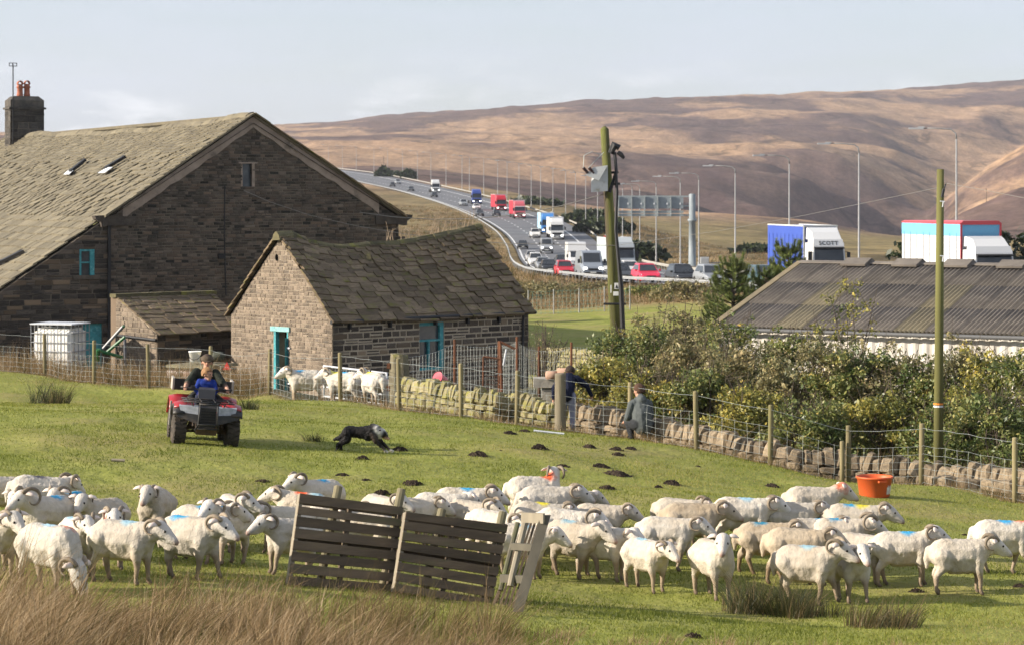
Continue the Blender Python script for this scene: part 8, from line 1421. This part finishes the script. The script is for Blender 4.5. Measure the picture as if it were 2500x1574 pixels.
for i, a in enumerate([(1330, 84, 800, 2.0, 500, 'dul', 'bare twiggy thorn bush at the barn far corner', 40), (1245, 150, 688, 6, 2600, 'dul', 'russet scrub on the bank beyond the barn roof', 14), (1345, 158, 690, 5, 2200, 'dul', 'brown scrub patch on the verge below the black saloon', 14), (1450, 160, 694, 5, 2200, 'dul', 'straw coloured scrub below the silver blue van', 14), (1600, 150, 700, 5, 2600, 'haw', 'low thorn scrub below the red hatchback', 14), (1680, 140, 690, 4.5, 2600, 'dul', 'brown leafless scrub below the black hatchback', 20)]): shrub(*a[:7], 200 + i, size=.07 if i else .03, name='scrub_bush', group='scrub on the rough bank', stems=a[7])
for i, (px, D, tp, w_, lb) in enumerate([(1440, 520, 515, 14, 'dark thorn bushes beyond the barrier behind the lamp posts'), (1475, 470, 532, 12, 'dark rounded bush on the far verge near the marker post'), (1325, 640, 492, 11, 'dark bush beside the far barrier near the blue lorry'), (1285, 660, 487, 8, 'small dark bush by the far barrier behind red lorries'), (960, 960, 425, 14, 'dark clump of bushes beyond the motorway near the crest'), (936, 960, 415, 4, 'narrow dark conifer beyond the motorway crest'), (998, 930, 420, 5, 'second narrow dark bush beyond the motorway crest'), (1560, 330, 590, 9, 'brown thicket behind the gantry sign'), (2250, 160, 585, 6, 'dark tree behind the plain pole and shed ridge'), (2480, 150, 560, 9, 'dark tree behind the box lorry cab'), (1850, 420, 600, 10, 'low dark bush in the rough green pasture beyond the road'), (1990, 470, 598, 10, 'dark hawthorn dot in the rough pasture beyond lorry cab')]): shrub(px, D, tp, w_, 1800, 'dark', lb, 300 + i, size=.0012 * D, name='distant_bush', group='dark bushes by the motorway', stems=5)
# --- pines ---
PINE = leaf_mat('pine_needle', [(0.046, 0.078, 0.024), (0.102, 0.142, 0.037), (0.192, 0.230, 0.061), (0.332, 0.344, 0.102)], .15, .5, .3)
for px, D, tp, w_, lb, sd_ in ((1790, 96, 640, 2.6, 'young pine with upright candles beside the shed gable', 3), (1925, 99, 600, 2.5, 'taller dark pine in front of the royal blue lorry', 4), (1870, 97, 664, 2.2, 'low pine between the two others behind the shed verge', 5)):
    q = G(px, D); h = P(px, tp, D).z - q.z; rs = np.random.RandomState(sd_); t = thing('pine_tree', lb, 'pine', q); mb = MB(); mb.tube([(0, 0, 0), (0, 0, h * .5), (0, 0, h * .97)], [.13, .08, .02], 7); tips = []
    for i in range(120):
        f = rs.uniform(.15, .97); a = rs.uniform(0, 2 * pi); L_ = w_ / 2 * (1.12 - f) * rs.uniform(.7, 1.15) + .2; b_ = Vector((0, 0, h * f)); e_ = b_ + Vector((cos(a) * L_, sin(a) * L_, L_ * .35)); tp_ = e_ + Vector((cos(a) * .08, sin(a) * .08, .3 * rs.uniform(.6, 1.3))); mb.tube([b_, e_, tp_], [.03, .018, .008], 4, False); tips += [(b_.lerp(e_, .45), e_), (e_, tp_), (b_.lerp(e_, .2), b_.lerp(e_, .6))]
    tips += [(Vector((0, 0, h * .85)), Vector((0, 0, h)))]; mb.build('trunk', TWIG, t, recalc=False); V, Fc, r = [], [], []; npt = 100
    for a_, b_ in tips:
        d = (b_ - a_).normalized(); f = rs.rand(npt); base = np.array(a_)[None] + np.outer(f, np.array(b_ - a_)); rad = rs.normal(0, 1, (npt, 3)); rad -= np.outer(rad @ np.array(d), np.array(d)); rad /= np.linalg.norm(rad, axis=1)[:, None]; tip = base + rad * .12 + np.array(d) * .12; sd2 = np.cross(rad, np.array(d)) * .008; V.append(np.stack([base + sd2, base - sd2, tip], 1).reshape(-1, 3)); r.append(np.repeat(np.clip(.35 + .25 * f + rs.normal(0, .15, npt), 0, 1), 3))
    V = np.concatenate(V); r = np.concatenate(r); link('crown', fastmesh('crown', V, np.arange(len(V)).reshape(-1, 3), PINE, {'rnd': ('FLOAT', r)}), t)
# --- dead stalks growing on the barn ridge ---
st = thing('ridge_weeds', 'dry weed stalks growing along the barn ridge', 'weeds', rO + US * 6); rs = np.random.RandomState(8); mb = MB()
for i in range(26):
    s = rs.uniform(4.2, 8.0); b_ = rO + US * s + Zv * (bsag(s, 0) + .1); L_ = rs.uniform(.12, .55); tip = b_ + US * rs.uniform(-.2, .2) * L_ * 2 + Zv * L_; mb.tube([b_, b_.lerp(tip, .5) + Vector((rs.uniform(-.03, .03), 0, 0)), tip], [.012, .009, .004], 4, False)
    for _ in range(2): m_ = b_.lerp(tip, rs.uniform(.5, .95)); mb.tube([m_, m_ + Vector((rs.uniform(-.12, .12), 0, rs.uniform(.02, .12)))], [.006, .003], 3, False)
kid(mb, 'stalks', M('dry_stalk', (.33, .25, .17), (.24, .18, .12), scale=6, rough=.9), st, recalc=False)
# --- faint netting fence and a few moor posts ---
nf = thing('netting_fence', 'pale green netting fence along the foot of the scrub bank', 'fence', G(1400, 131)); prev = None
for px in range(1290, 1600, 62):
    q = G(px, 131); mb = MB(); mb.tube([q, q + Zv * 1.3], .04, 5); kid(mb, 'post', POSTM, nf)
    if prev is not None:
        mb = MB()
        for hh in np.linspace(.05, 1.2, 7): mb.tube([prev + Zv * hh, q + Zv * hh], .006, 3, False)
        for f in np.linspace(0, 1, 7): p_ = prev.lerp(q, f); mb.tube([p_, p_ + Zv * 1.2], .006, 3, False)
        kid(mb, 'netting', M('netting_green', (.10, .24, .21), rough=.6), nf, recalc=False)
    prev = q
for px, D in ((937, 1180), (2408, 1120), (2190, 1180)): q = G(px, D); t = thing('moor_post', 'thin dark timber pole standing on the open moor', 'pole', q, group='poles on the moor'); mb = MB(); mb.tube([(0, 0, 0), (0, 0, 6.5)], .13, 5); mb.box((0, 0, 6.2), (1.2, .1, .1)); mb.build('pole_shaft', TWIG, t)

# ---------------- air ----------------
hb = MB(); hb.box((0, 2820, 110), (5600, 5800, 330)); hz_ = hb.mesh('haze', bpy.data.materials.new('haze_air')); hm = hz_.materials[0]; hm.use_nodes = True; N = hm.node_tree.nodes; N.remove(N['Principled BSDF'])
pv = N.new('ShaderNodeVolumePrincipled'); pv.inputs['Density'].default_value = 7e-5; pv.inputs['Color'].default_value = (.86, .90, 1.0, 1); pv.inputs['Anisotropy'].default_value = .2; hm.node_tree.links.new(pv.outputs[0], N['Material Output'].inputs['Volume'])
tag(link('haze', hz_), 'thin pale haze over the moor', kind='stuff')
print('objects', len(bpy.data.objects), 'tris', sum(len(m.polygons) for m in bpy.data.meshes))
